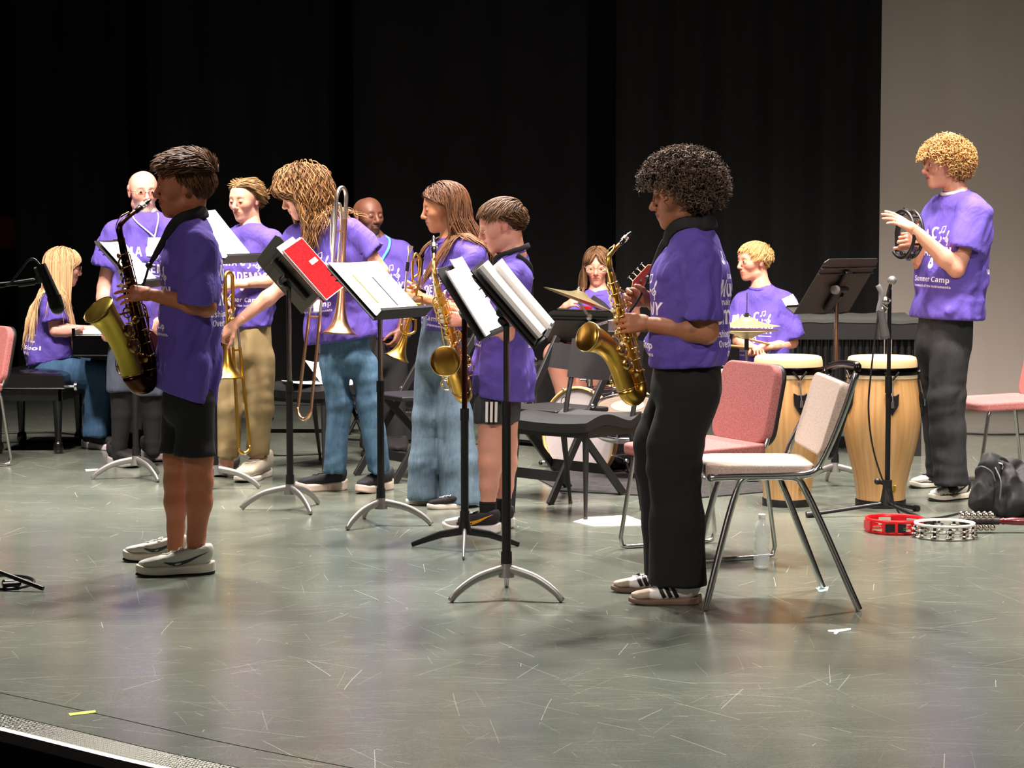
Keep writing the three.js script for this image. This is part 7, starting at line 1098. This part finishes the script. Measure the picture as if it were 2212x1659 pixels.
function moldedChair(label, pos, yaw, o = {}) {   // contoured black seat on thin tapering legs; faces +z
  const t = thing('molded_chair', label, 'chair', pos, yaw, 'black chairs with contoured seats');
  const seat = new THREE.BoxGeometry(0.46, 0.045, 0.44, 12, 1, 16), p = seat.attributes.position; for (let i = 0; i < p.count; i++) { const z = p.getZ(i) / 0.44, x = p.getX(i) / 0.23; p.setY(i, p.getY(i) + 0.44 + 0.022 * Math.sin((z + 0.1) * 6.0) * (p.getY(i) > 0 ? 1 : 0.7) - 0.012 * (1 - x * x) + (z < -0.3 ? (-z - 0.3) * 0.16 : 0)); } seat.computeVertexNormals(); part(t, 'seat', toCreasedNormals(seat, 0.6), BLACKCH); part(t, 'apron', [box(0.44, 0.05, 0.016, 0, 0.405, 0.2), box(0.016, 0.05, 0.4, 0.215, 0.405, 0), box(0.016, 0.05, 0.4, -0.215, 0.405, 0)], BLACKCH);
  for (const [x, z] of [[-1, 1], [1, 1], [-1, -1], [1, -1]]) { part(t, 'leg', rod(V(x * 0.215, 0.0, z > 0 ? 0.205 : -0.25), V(x * 0.205, 0.41, z > 0 ? 0.19 : -0.17), 0.008, 0.017, 12), BLACKCH); part(t, 'foot_cap', rod(V(x * 0.215, 0.0, z > 0 ? 0.205 : -0.25), V(x * 0.2148, 0.015, z > 0 ? 0.2045 : -0.247), 0.0105, 0.0105, 10), S(0x4a4438)); }
  for (const q of [-1, 1]) part(t, 'back_post', tube(curve([V(q * 0.2, 0.42, -0.18), V(q * 0.2, 0.56, -0.215), V(q * 0.19, 0.8, -0.28)], 12), 0.013, 10, { flat: 0.8 }), BLACKCH);
  const bg = new THREE.BoxGeometry(0.42, 0.19, 0.014, 16, 3, 1), b = bg.attributes.position; for (let i = 0; i < b.count; i++) { const x = b.getX(i) / 0.21; b.setZ(i, b.getZ(i) - 0.05 * (1 - x * x)); b.setY(i, b.getY(i) + (b.getY(i) > 0 ? 0.022 * (1 - x * x) : 0)); } bg.computeVertexNormals(); part(t, 'backrest', bg.applyMatrix4(M4().makeRotationX(-0.22).setPosition(0, 0.72, -0.24)), BLACKCH);
  return t;
}
function foldingChair(label, pos, yaw) {
  const t = thing('folding_chair', label, 'chair', pos, yaw, 'black folding chairs'), flat = (a, b, w = 0.04, th = 0.02) => { const d = b.clone().sub(a), L = d.length(), Y = d.normalize(), X = V(1, 0, 0), Z = V().crossVectors(X, Y); return new RoundedBoxGeometry(th, L, w, 1, 0.004).applyMatrix4(basis(X, Y, Z, a.clone().lerp(b, 0.5))); };
  part(t, 'seat', box(0.42, 0.025, 0.38, 0, 0.445, 0.02, 0.008), BLACKCH);
  for (const q of [-1, 1]) { part(t, 'long_leg', flat(V(q * 0.225, 0.0, 0.27), V(q * 0.225, 0.79, -0.24)), BLACKCH); part(t, 'rear_leg', flat(V(q * 0.195, 0.0, -0.3), V(q * 0.195, 0.44, 0.12)), BLACKCH); part(t, 'hinge', ball(V(q * 0.237, 0.47, -0.02), 0.012), CHROME); }
  part(t, 'stretcher', [box(0.43, 0.05, 0.014, 0, 0.13, 0.185)], BLACKCH); part(t, 'stretcher', box(0.38, 0.05, 0.014, 0, 0.14, -0.165), BLACKCH);
  const bg = new THREE.BoxGeometry(0.43, 0.13, 0.016, 14, 2, 1), b = bg.attributes.position; for (let i = 0; i < b.count; i++) { const x = b.getX(i) / 0.215; b.setZ(i, b.getZ(i) - 0.035 * (1 - x * x)); } bg.computeVertexNormals(); part(t, 'backrest', bg.applyMatrix4(M4().makeRotationX(-0.3).setPosition(0, 0.7, -0.19)), BLACKCH);
  return t;
}
moldedChair('black chair with a contoured seat and thin legs, in front of the bass drum', fl(1242, 1106).setY(0), yawOf(-0.62, 0.78));
foldingChair('black folding chair with a broad curved back, in front of the bass player\'s legs', fl(1200, 1072).setY(0), yawOf(-0.72, 0.7));
foldingChair('black folding chair beside the trumpet player\'s wide jeans', fl(905, 1030).setY(0), yawOf(-0.85, 0.5));
moldedChair('black chair with papers on its seat, behind the bowed trombone player', fl(690, 1008).setY(0), yawOf(-0.6, 0.8));
{ const p = fl(690, 1008), t = thing('sheet_music', 'white papers lying on the black chair behind the bowed trombone player', 'sheet music', V(p.x, 0.468, p.z)); part(t, 'sheet', sheetGeo(0.3, 0.24, 0.01).rotateX(-PI / 2).rotateY(0.4).translate(-0.03, 0.012, 0.03), PAPER); part(t, 'sheet', sheetGeo(0.2, 0.28, 0.02).rotateX(-1.1).rotateY(0.5).translate(0.05, 0.05, -0.08), PAPER); }
// ---------- piano, bench ----------
{
  const PIANO = PH(0x070708, { roughness: 0.12, clearcoat: 0.8 }), c = at(244, 760, 13.55), t = thing('piano', 'black piano in front of the blond pianist, mostly hidden', 'piano', V(c.x, 0, c.z));
  part(t, 'key_bed', box(0.34, 0.13, 1.45, 0.0, 0.66, -0.32, 0.01), PIANO); part(t, 'key_slip', box(0.02, 0.05, 1.45, -0.16, 0.735, -0.32), PIANO); part(t, 'cabinet', box(0.3, 1.1, 1.5, 0.36, 0.56, -0.32, 0.012), PIANO); part(t, 'fallboard', box(0.05, 0.2, 1.45, 0.14, 0.83, -0.32), PIANO); part(t, 'lid', box(0.44, 0.03, 1.54, 0.35, 1.125, -0.32, 0.008), PIANO);
  part(t, 'keys', [...Array(52)].map((_, i) => box(0.13, 0.02, 0.0225, -0.06, 0.735, -0.32 + (i - 25.5) * 0.0237)), S(0xe8e4da, { roughness: 0.3 })).userData.kind = 'stuff'; part(t, 'leg', box(0.08, 0.6, 0.08, 0.1, 0.3, -0.2, 0.01), PIANO); part(t, 'leg', box(0.08, 0.6, 0.08, -0.1, 0.3, -1.0, 0.01), PIANO);
}
{
  const a = fl(112, 972), t = thing('piano_bench', 'black tufted leather piano bench with tapered legs', 'bench', V(at(85, 900, 13.62).x, 0, -13.62)), LEA = PH(0x0c0c0d, { roughness: 0.22, clearcoat: 0.5, clearcoatRoughness: 0.3 }), w = 0.46, l = 0.74;
  const top = new THREE.BoxGeometry(w, 0.08, l, 24, 1, 36), p = top.attributes.position; for (let i = 0; i < p.count; i++) if (p.getY(i) > 0) { const x = p.getX(i), z = p.getZ(i); let h = 0.035 * Math.pow(Math.max(0, 1 - Math.pow(Math.abs(x) / (w / 2), 3)), 0.6) * Math.pow(Math.max(0, 1 - Math.pow(Math.abs(z) / (l / 2), 5)), 0.6); for (let u = -1; u <= 1; u++) for (let v = -2; v <= 2; v++) h -= 0.03 * Math.exp(-((x - u * 0.14) ** 2 + (z - v * 0.14) ** 2) / 0.0007); p.setY(i, 0.04 + h); } top.computeVertexNormals(); part(t, 'cushion', toCreasedNormals(top.translate(0, 0.43, 0), 0.7), LEA);
  part(t, 'apron', [box(w - 0.03, 0.08, 0.02, 0, 0.36, l / 2 - 0.03), box(w - 0.03, 0.08, 0.02, 0, 0.36, -l / 2 + 0.03), box(0.02, 0.08, l - 0.04, w / 2 - 0.03, 0.36, 0), box(0.02, 0.08, l - 0.04, -w / 2 + 0.03, 0.36, 0)], LEA); part(t, 'piping', [[w, l, 0.395]].flatMap(([a2, b2, y]) => [rod(V(-a2 / 2, y, b2 / 2), V(a2 / 2, y, b2 / 2), 0.006), rod(V(a2 / 2, y, b2 / 2), V(a2 / 2, y, -b2 / 2), 0.006), rod(V(-a2 / 2, y, b2 / 2), V(-a2 / 2, y, -b2 / 2), 0.006), rod(V(-a2 / 2, y, -b2 / 2), V(a2 / 2, y, -b2 / 2), 0.006)]), LEA);
  for (const x of [-1, 1]) for (const z of [-1, 1]) { part(t, 'leg', new THREE.CylinderGeometry(0.036, 0.022, 0.26, 4).rotateY(PI / 4).translate(x * (w / 2 - 0.05), 0.2, z * (l / 2 - 0.05)), LEA); part(t, 'foot', lathe([[0.001, 0], [0.022, 0], [0.032, 0.03], [0.03, 0.06], [0.02, 0.075], [0.001, 0.075]], 6).translate(x * (w / 2 - 0.05), 0, z * (l / 2 - 0.05)), LEA); }
  part(t, 'height_knob', [rod(V(w / 2 + 0.0, 0.4, l / 2 - 0.12), V(w / 2 + 0.05, 0.4, l / 2 - 0.12), 0.008), rod(V(w / 2 + 0.04, 0.4, l / 2 - 0.12), V(w / 2 + 0.055, 0.4, l / 2 - 0.12), 0.03, 0.03, 14)], CHROME);
}
{ const c = at(1292, 800, 13.3), t = thing('stool', 'black stool under the seated bass player', 'stool', V(c.x, 0, -13.54)); part(t, 'seat', box(0.36, 0.05, 0.34, 0, 0.43, 0, 0.015), BLACKCH); for (const x of [-1, 1]) for (const z of [-1, 1]) part(t, 'leg', rod(V(x * 0.16, 0, z * 0.15), V(x * 0.14, 0.42, z * 0.13), 0.012), BLACKCH); }
// ---------- microphone stands ----------
{
  const b = fl(1916, 1114), t = thing('microphone_stand', 'black microphone stand in front of the second conga', 'microphone stand', b.clone().setY(0)), L = (px, py, dz = 0) => at(px, py, -b.z - dz).sub(b), top = L(1921, 625).y;
  part(t, 'pole', [rod(V(0, 0.1, 0), V(0, 0.62, 0), 0.0125), rod(V(0, 0.6, 0), V(0, top, 0), 0.0095), rod(V(0, 0.58, 0), V(0, 0.66, 0), 0.017)], BLACKM); part(t, 'base_hub', [rod(V(0, 0.05, 0), V(0, 0.13, 0), 0.036, 0.022), rod(V(0, 0.12, 0), V(0, 0.17, 0), 0.022), rod(V(0, 0.15, 0), V(-0.05, 0.165, 0.02), 0.01), ball(V(-0.05, 0.165, 0.02), 0.016)], BLACKPL);
  for (const [x, y] of [[1742, 1118], [1982, 1104], [2018, 1138]]) { const e = fl(x, y).sub(b).setY(0.012); part(t, 'leg', rod(V(0, 0.06, 0), e, 0.0095), BLACKM); part(t, 'foot', rod(e.clone().lerp(V(0, 0.06, 0), 0.1), e, 0.015, 0.017), BLACKPL); }
  part(t, 'boom_clamp', [ball(L(1912, 650, 0.02), 0.022), rod(L(1904, 640, 0.02), L(1922, 652, 0.02), 0.013), rod(L(1900, 655, 0.02), L(1916, 668, 0.02), 0.012), ball(L(1905, 668, 0.02), 0.015)], metal(0xa8a29c, 0.3));
  part(t, 'boom', [rod(L(1926, 606, 0.02), L(1904, 690, 0.02), 0.008)], BLACKM); part(t, 'clip', [tube(curve([L(1896, 616, 0.03), L(1905, 636, 0.03), L(1900, 660, 0.03), L(1897, 676, 0.03)], 10), 0.012, 8, { flat: 0.5 })], S(0x6f6f70, { roughness: 0.35 }));
  const mic = thing('microphone', 'small grey microphone hanging from the clip of the stand by the congas', 'microphone', b.clone().setY(0)); part(mic, 'body', [rod(L(1902, 670, 0.045), L(1910, 726, 0.045), 0.018, 0.026, 18), rod(L(1910, 726, 0.045), L(1911, 732, 0.045), 0.026, 0.025, 18)], S(0x4a4a48, { roughness: 0.4 })); part(mic, 'grille', ball(L(1927, 606, 0.02), 0.022), S(0x8a8a86, { roughness: 0.4, metalness: 0.6 }));
  const cb = thing('microphone_cable', 'black cable hanging from the microphone stand to the floor', 'cable'); part(cb, 'cord', tube(curve([L(1898, 670, 0.05), L(1890, 730, 0.06), L(1882, 800, 0.07), L(1876, 880, 0.07), L(1884, 960, 0.07), L(1904, 1030, 0.07), L(1932, 1090, 0.06), fl(1950, 1118).sub(b).setY(0.006), fl(2010, 1122).sub(b).setY(0.006), fl(2090, 1108).sub(b).setY(0.006)].map(p => p.add(b)), 60), 0.0045, 7), BLACKPL);
}
{ // left microphone on a boom that comes in from the left
  const d = 8.4, P = (x, y, z = 0) => at(x, y, d - z), b = fl(-60, 1270).setY(0), t = thing('microphone_stand', 'black boom microphone stand reaching in from the left edge', 'microphone stand', b), L = (x, y, z) => P(x, y, z).sub(b);
  part(t, 'boom', [rod(L(-120, 628), L(92, 606), 0.0095), rod(L(40, 613), L(75, 608), 0.014)], BLACKM); part(t, 'pole', rod(V(0, 0.05, 0), V(0, L(-60, 622).y, 0), 0.0125), BLACKM); for (const q of [0.3, 2.4, 4.5]) part(t, 'leg', rod(V(0, 0.1, 0), V(Math.cos(q) * 0.3, 0.012, Math.sin(q) * 0.3), 0.009), BLACKM); part(t, 'foot', fl(40, 1270).sub(b).x > 0 ? rod(fl(8, 1272).sub(b).setY(0.02), fl(42, 1268).sub(b).setY(0.016), 0.016) : ball(V(0, 0, 0), 0.01), BLACKPL);
  part(t, 'clip', [rod(L(84, 606), L(92, 584, 0.01), 0.016), rod(L(78, 588, 0.01), L(98, 580, 0.01), 0.02)], S(0x2c2c2c));
  const mc = thing('microphone', 'black cylindrical microphone pointing down on the left boom', 'microphone', b); part(mc, 'body', rod(L(88, 572, 0.03), L(116, 640, 0.03), 0.019, 0.024, 20), BLACKPL); part(mc, 'grille', [rod(L(116, 640, 0.03), L(123, 662, 0.03), 0.027, 0.028, 20), ball(L(124, 664, 0.03), 0.027, 18)], S(0x2f3234, { roughness: 0.35, metalness: 0.5 }));
  const cb = thing('microphone_cable', 'thin black cable looping above the left boom', 'cable'); part(cb, 'cord', tube(curve([P(88, 574, 0.03), P(74, 560, 0.02), P(62, 562, 0), P(40, 590, 0), P(16, 616, 0.01), P(-40, 622, 0)], 30), 0.0042, 7), BLACKPL);
  const c2 = thing('floor_cable', 'black cable curled on the floor at the left edge', 'cable'); part(c2, 'cord', tube(curve([[-40, 1252], [10, 1246], [55, 1249], [74, 1258], [60, 1268], [30, 1274], [-40, 1279]].map(q => fl(...q).setY(0.006)), 40), 0.0052, 7), BLACKPL); part(c2, 'plug', rod(fl(6, 1274).setY(0.016), fl(42, 1272).setY(0.016), 0.012, 0.014), BLACKPL);
}
// ---------- amplifier, marimba, rug, bag, bottle and scraps ----------
{ const c = fl(1140, 975), t = thing('amplifier', 'dark amplifier with a speckled grille behind the boy in striped shorts', 'amplifier', V(at(1134, 900, 13.95).x, 0, -13.95), -0.75), GR = dataTex(64, 64, (u, v) => { const a = 90 + 70 * Math.sign(Math.sin(u * 100) * Math.sin(v * 100)) + rr(-20, 20); return [a, a, a * 0.97]; }, true); GR.repeat.set(3, 3); part(t, 'cabinet', box(0.44, 0.5, 0.28, 0, 0.27, 0, 0.015), S(0x18181a, { roughness: 0.7 })); part(t, 'grille_cloth', box(0.4, 0.42, 0.012, 0, 0.25, 0.143), S(0xffffff, { map: GR, roughness: 0.9 })); part(t, 'handle', tube(curve([V(-0.1, 0.52, 0), V(-0.08, 0.545, 0), V(0.08, 0.545, 0), V(0.1, 0.52, 0)], 12), 0.012, 8), BLACKPL); for (const x of [-0.18, 0.18]) for (const z of [-0.1, 0.1]) part(t, 'foot', rod(V(x, 0, z), V(x, 0.022, z), 0.018), BLACKPL); }
{ const a = at(1690, 700, 13.35), b = at(1978, 700, 13.35), t = thing('marimba', 'black marimba under a grey cover, with hanging resonator tubes, behind the congas', 'marimba', V(a.x, 0, -13.35)), w = b.x - a.x, y = at(1800, 690, 13.35).y; for (const z of [0.2, -0.35]) part(t, 'frame_rail', box(w, 0.1, 0.03, w / 2, y - 0.06, z), S(0x0c0c0d, { roughness: 0.5 })); const cv = new THREE.BoxGeometry(w, 0.02, 0.6, 30, 1, 8), p = cv.attributes.position; for (let i = 0; i < p.count; i++) p.setY(i, p.getY(i) + 0.012 * nz(p.getX(i) * 9, 1, p.getZ(i) * 9) - (p.getZ(i) > 0.28 ? 0.014 : 0)); cv.computeVertexNormals(); part(t, 'cover', cv.translate(w / 2, y + 0.01, -0.08), S(0x3a3d38, { roughness: 0.8 }));
  for (let i = 0; i < 17; i++) { const x = 0.07 + i * (w - 0.14) / 16, len = i < 9 ? lerp(0.14, 0.44, Math.pow(i / 8, 1.4)) : 0.46; part(t, 'resonator', rod(V(x, y - 0.11, 0.17), V(x, y - 0.11 - len, 0.17), 0.017, 0.017, 14), S(0x1c1d1c, { roughness: 0.4, metalness: 0.5 })); }
  for (const x of [0.02, w - 0.02]) part(t, 'leg', [box(0.05, y - 0.06, 0.05, x, (y - 0.06) / 2, 0.18), box(0.05, y - 0.06, 0.05, x, (y - 0.06) / 2, -0.33), box(0.06, 0.2, 0.5, x, y - 0.14, -0.08)], S(0x0d0d0e, { roughness: 0.5 })); }
{ const p = [[1150, 1030], [1190, 1010], [1640, 1004], [1700, 1060], [1500, 1078], [1210, 1062]].map(a => fl(...a)), s = new THREE.Shape(); p.forEach((q, i) => i ? s.lineTo(q.x, -q.z) : s.moveTo(q.x, -q.z)); const RUGT = dataTex(128, 128, (u, v) => { const a = 34 + 16 * nz(u * 12, v * 12, 1) + rr(-9, 9); return [a * 1.05, a, a * 0.98]; }, true); RUGT.repeat.set(2, 2); const t = thing('rug', 'dark rug under the drum kit', 'rug'); part(t, 'pile', new THREE.ExtrudeGeometry(s, { depth: 0.007, bevelEnabled: false }).rotateX(-PI / 2), S(0xffffff, { map: RUGT, roughness: 1 })); }
{ // black bag at the right edge
  const c = fl(2165, 1118), t = thing('bag', 'slouched black canvas bag with grey zips at the right edge', 'bag', c.clone().setY(0)), mpp = -c.z / F, f = new Field(), P = (x, y, z) => at(x, y, -c.z + 0.12 - z).sub(c);
  f.add(P(2128, 1075, 0.05), P(2140, 1010, 0.05), 0.07, 0.09, 0.05, 0.07, V(1, 0, 0), 0.03); f.add(P(2180, 1085, 0.08), P(2175, 1030, 0.05), 0.08, 0.09, 0.05, 0.07, V(1, 0, 0), 0.03); f.add(P(2225, 1085, 0.05), P(2225, 1040, 0), 0.1, 0.1, 0.08, 0.09, V(1, 0, 0), 0.03); f.cap(P(2118, 1015, 0.03), P(2150, 1000, 0), 0.022, 0.03, 0.03); f.cap(P(2160, 1020, 0), P(2190, 1000, -0.05), 0.03, 0.03, 0.03);
  f.disp = (x, y, z) => 0.02 * (Math.abs(nz(x * 9, y * 7, z * 9)) * 2 - 0.4) + 0.012 * nz(x * 22, y * 15, z * 22); f.cut(V(0, 0.003, 0), V(0, -1, 0)); part(t, 'canvas', boxUV(f.mesh(0.007)), CLOTH(0x161719, { roughness: 0.75 }));
  part(t, 'zip', [tube(curve([P(2108, 1012, 0.1), P(2122, 1008, 0.14), P(2142, 1020, 0.16), P(2150, 1040, 0.17)], 16), 0.004, 6), tube(curve([P(2150, 1010, 0.12), P(2162, 1040, 0.18), P(2160, 1080, 0.2)], 14), 0.004, 6)], S(0x4c4d4f)); part(t, 'handle', tube(curve([P(2135, 1005, 0.05), P(2150, 992, 0.06), P(2170, 994, 0.05), P(2182, 1010, 0.05)], 16), 0.011, 8, { flat: 0.5 }), BLACKPL); part(t, 'buckle', tube(curve([P(2156, 1000, 0.1), P(2166, 1004, 0.11), P(2164, 1014, 0.11)], 8), 0.005, 6), CHROME);
}
{ const c = fl(1645, 1229), t = thing('water_bottle', 'clear plastic water bottle with a white cap, under the beige chair', 'bottle', c.clone().setY(0)), PET = new THREE.MeshPhysicalMaterial({ color: 0xf4f8f8, roughness: 0.12, transmission: 0.62, thickness: 0, ior: 1.5 }), pr = [[0.001, 0.004], [0.022, 0.004], [0.0305, 0.012]]; for (let i = 0; i <= 22; i++) { const y = 0.02 + i * 0.006; pr.push([0.032 - (i % 4 === 2 ? 0.0022 : 0) - (i > 8 && i < 14 ? 0.002 : 0), y]); } pr.push([0.0315, 0.156], [0.027, 0.175], [0.018, 0.193], [0.0125, 0.2], [0.0125, 0.206]); part(t, 'bottle_wall', lathe(pr, 28), PET); part(t, 'cap', lathe([[0.001, 0.22], [0.0135, 0.22], [0.0145, 0.217], [0.0145, 0.205], [0.0125, 0.205]], 22), S(0xe8e8e6, { roughness: 0.4 })); part(t, 'neck_ring', new THREE.TorusGeometry(0.0135, 0.0016, 6, 22).rotateX(PI / 2).translate(0, 0.202, 0), S(0xe0e4e4, { roughness: 0.3 })); }
const scrap = (name, label, cat, pts, col, y = 0.0015) => { const p = pts.map(a => fl(...a)), c = p[0].clone(), s = new THREE.Shape(); p.forEach((q, i) => i ? s.lineTo(q.x - c.x, -(q.z - c.z)) : s.moveTo(0, 0)); const t = thing(name, label, cat, c.setY(0)); part(t, name === 'floor_paper' ? 'sheet' : 'strip', new THREE.ExtrudeGeometry(s, { depth: y, bevelEnabled: false }).rotateX(-PI / 2), S(col, { roughness: 0.7 })); return t; };
scrap('floor_paper', 'white sheet of paper lying on the floor behind the black trousers', 'paper', [[1238, 1128], [1270, 1118], [1352, 1114], [1398, 1130], [1386, 1136], [1285, 1138]], 0xeceae6, 0.003);
scrap('floor_tape', 'yellow strip of tape near the stage edge', 'tape', [[148, 1542], [206, 1535], [207, 1540], [151, 1547]], 0xd8dc3c);
scrap('floor_tape', 'white tape mark in front of the beige chair', 'tape', [[1788, 1362], [1838, 1358], [1838, 1361], [1812, 1366], [1806, 1371], [1800, 1369], [1804, 1366], [1790, 1365]], 0xe6e4dc); scrap('floor_tape', 'pale blue tape under the rear foot of the beige chair', 'tape', [[1762, 1270], [1790, 1268], [1788, 1276], [1770, 1279]], 0xb8d4dc, 0.0012); scrap('floor_tape', 'white tape mark left of the music stand behind the dark saxophone', 'tape', [[184, 1014], [212, 1013], [212, 1016], [186, 1018]], 0xd8d6cc);
{ const l = [[[-20, 938], [110, 936], [172, 941], [330, 944], [420, 948]], [[-20, 958], [60, 956], [180, 954], [300, 957]], [[590, 905], [560, 940], [556, 975], [590, 985], [720, 982]], [[700, 948], [900, 958], [1180, 962]], [[2080, 938], [2150, 940], [2260, 939]]], nm = ['long black cable on the floor under the piano bench', 'second black cable on the floor under the piano bench', 'looping black cable on the floor behind the khaki trousers', 'black cable on the floor behind the wide jeans', 'black cable along the foot of the grey backcloth']; l.forEach((p, i) => { const t = thing('floor_cable', nm[i], 'cable'); part(t, 'cord', tube(curve(p.map(a => fl(...a).setY(0.006)), 50), 0.006, 6), BLACKPL); }); }
{ const t = thing('equipment_case', 'black flat equipment case lying behind the trumpet player', 'case', V(at(864, 910, 14.2).x, 0, -14.2)); part(t, 'shell', box(0.24, 0.19, 0.3, 0, 0.1, 0, 0.012), S(0x1b1b1d, { roughness: 0.5 })); for (const x of [-0.06, 0.06]) part(t, 'latch', box(0.03, 0.03, 0.01, x, 0.14, 0.152), CHROME); part(t, 'handle', tube(curve([V(-0.05, 0.19, 0.1), V(-0.04, 0.215, 0.1), V(0.04, 0.215, 0.1), V(0.05, 0.19, 0.1)], 10), 0.007, 6), BLACKPL); }
{ const t = thing('effects_board', 'low black keyboard stand with a small green box, behind the khaki trousers', 'stand', V(at(600, 905, 14.6).x, 0, -14.6)); part(t, 'board', box(0.7, 0.05, 0.24, 0.2, 0.22, 0, 0.008), S(0x161618)); for (const x of [-0.12, 0.52]) part(t, 'leg', [rod(V(x - 0.05, 0, 0.1), V(x + 0.05, 0.2, -0.1), 0.012), rod(V(x + 0.05, 0, 0.1), V(x - 0.05, 0.2, -0.1), 0.012)], BLACKM); part(t, 'box', box(0.12, 0.05, 0.1, -0.05, 0.27, 0.02, 0.006), S(0x1d3a34, { roughness: 0.5 })); }
{ const c = at(14, 492, 18.6), t = thing('seat_row', 'dim dark red upholstered seats beyond the drape at the left edge', 'seat', V(c.x, 0, -18.6)); part(t, 'seat_back', padGeo(0.5, 0.24, 0.08, 0.05).translate(0, 1.32, 0), S(0x6a0f12, { roughness: 0.8 })); for (const x of [-0.2, 0.2]) part(t, 'frame_post', box(0.04, 1.2, 0.04, x, 0.6, -0.06), BLACKPL); part(t, 'platform', box(0.7, 0.05, 0.4, 0, 0.025, 0), BLACKPL); }

// name cards stuck on the shirts
for (const [a, px, w, h, label] of [[D, [652, 540, 0], 0.05, 0.075, 'small white name card on the chest of the bowed trombone player'], [D, [687, 660, 0], 0.045, 0.06, 'white card hanging at the waist of the bowed trombone player'], [J, [1589, 690, 0], 0.035, 0.05, 'white name card on the chest of the blond drummer'], [Pn, [152, 690, 0], 0.05, 0.08, 'white name card on the pianist\'s shirt']]) {
  const r = DIR(px[0], px[1]).normalize(), o = V(0, CAMH, 0), dd = -a.P(px).z; let q = (dd - 0.5) / -r.z; while (q < (dd + 0.4) / -r.z && a.shirt.ev(o.x + r.x * q, o.y + r.y * q, o.z + r.z * q) > 0.004) q += 0.003;
  const p = o.clone().addScaledVector(r, q), e = 0.01, n = V(a.shirt.ev(p.x + e, p.y, p.z) - a.shirt.ev(p.x - e, p.y, p.z), a.shirt.ev(p.x, p.y + e, p.z) - a.shirt.ev(p.x, p.y - e, p.z), a.shirt.ev(p.x, p.y, p.z + e) - a.shirt.ev(p.x, p.y, p.z - e)).normalize(), X = V().crossVectors(V(0, 1, 0), n).normalize(), Y = V().crossVectors(n, X), t = thing('name_card', label, 'name card', p.clone().addScaledVector(n, 0.006));
  part(t, 'card', box(w, h, 0.0015).applyMatrix4(basis(X, Y, n, V(0, 0, 0))), S(0xffffff, { map: BADGE, roughness: 0.5 }));
}

// ---------- hand the scene over ----------
renderer.render(scene, camera);
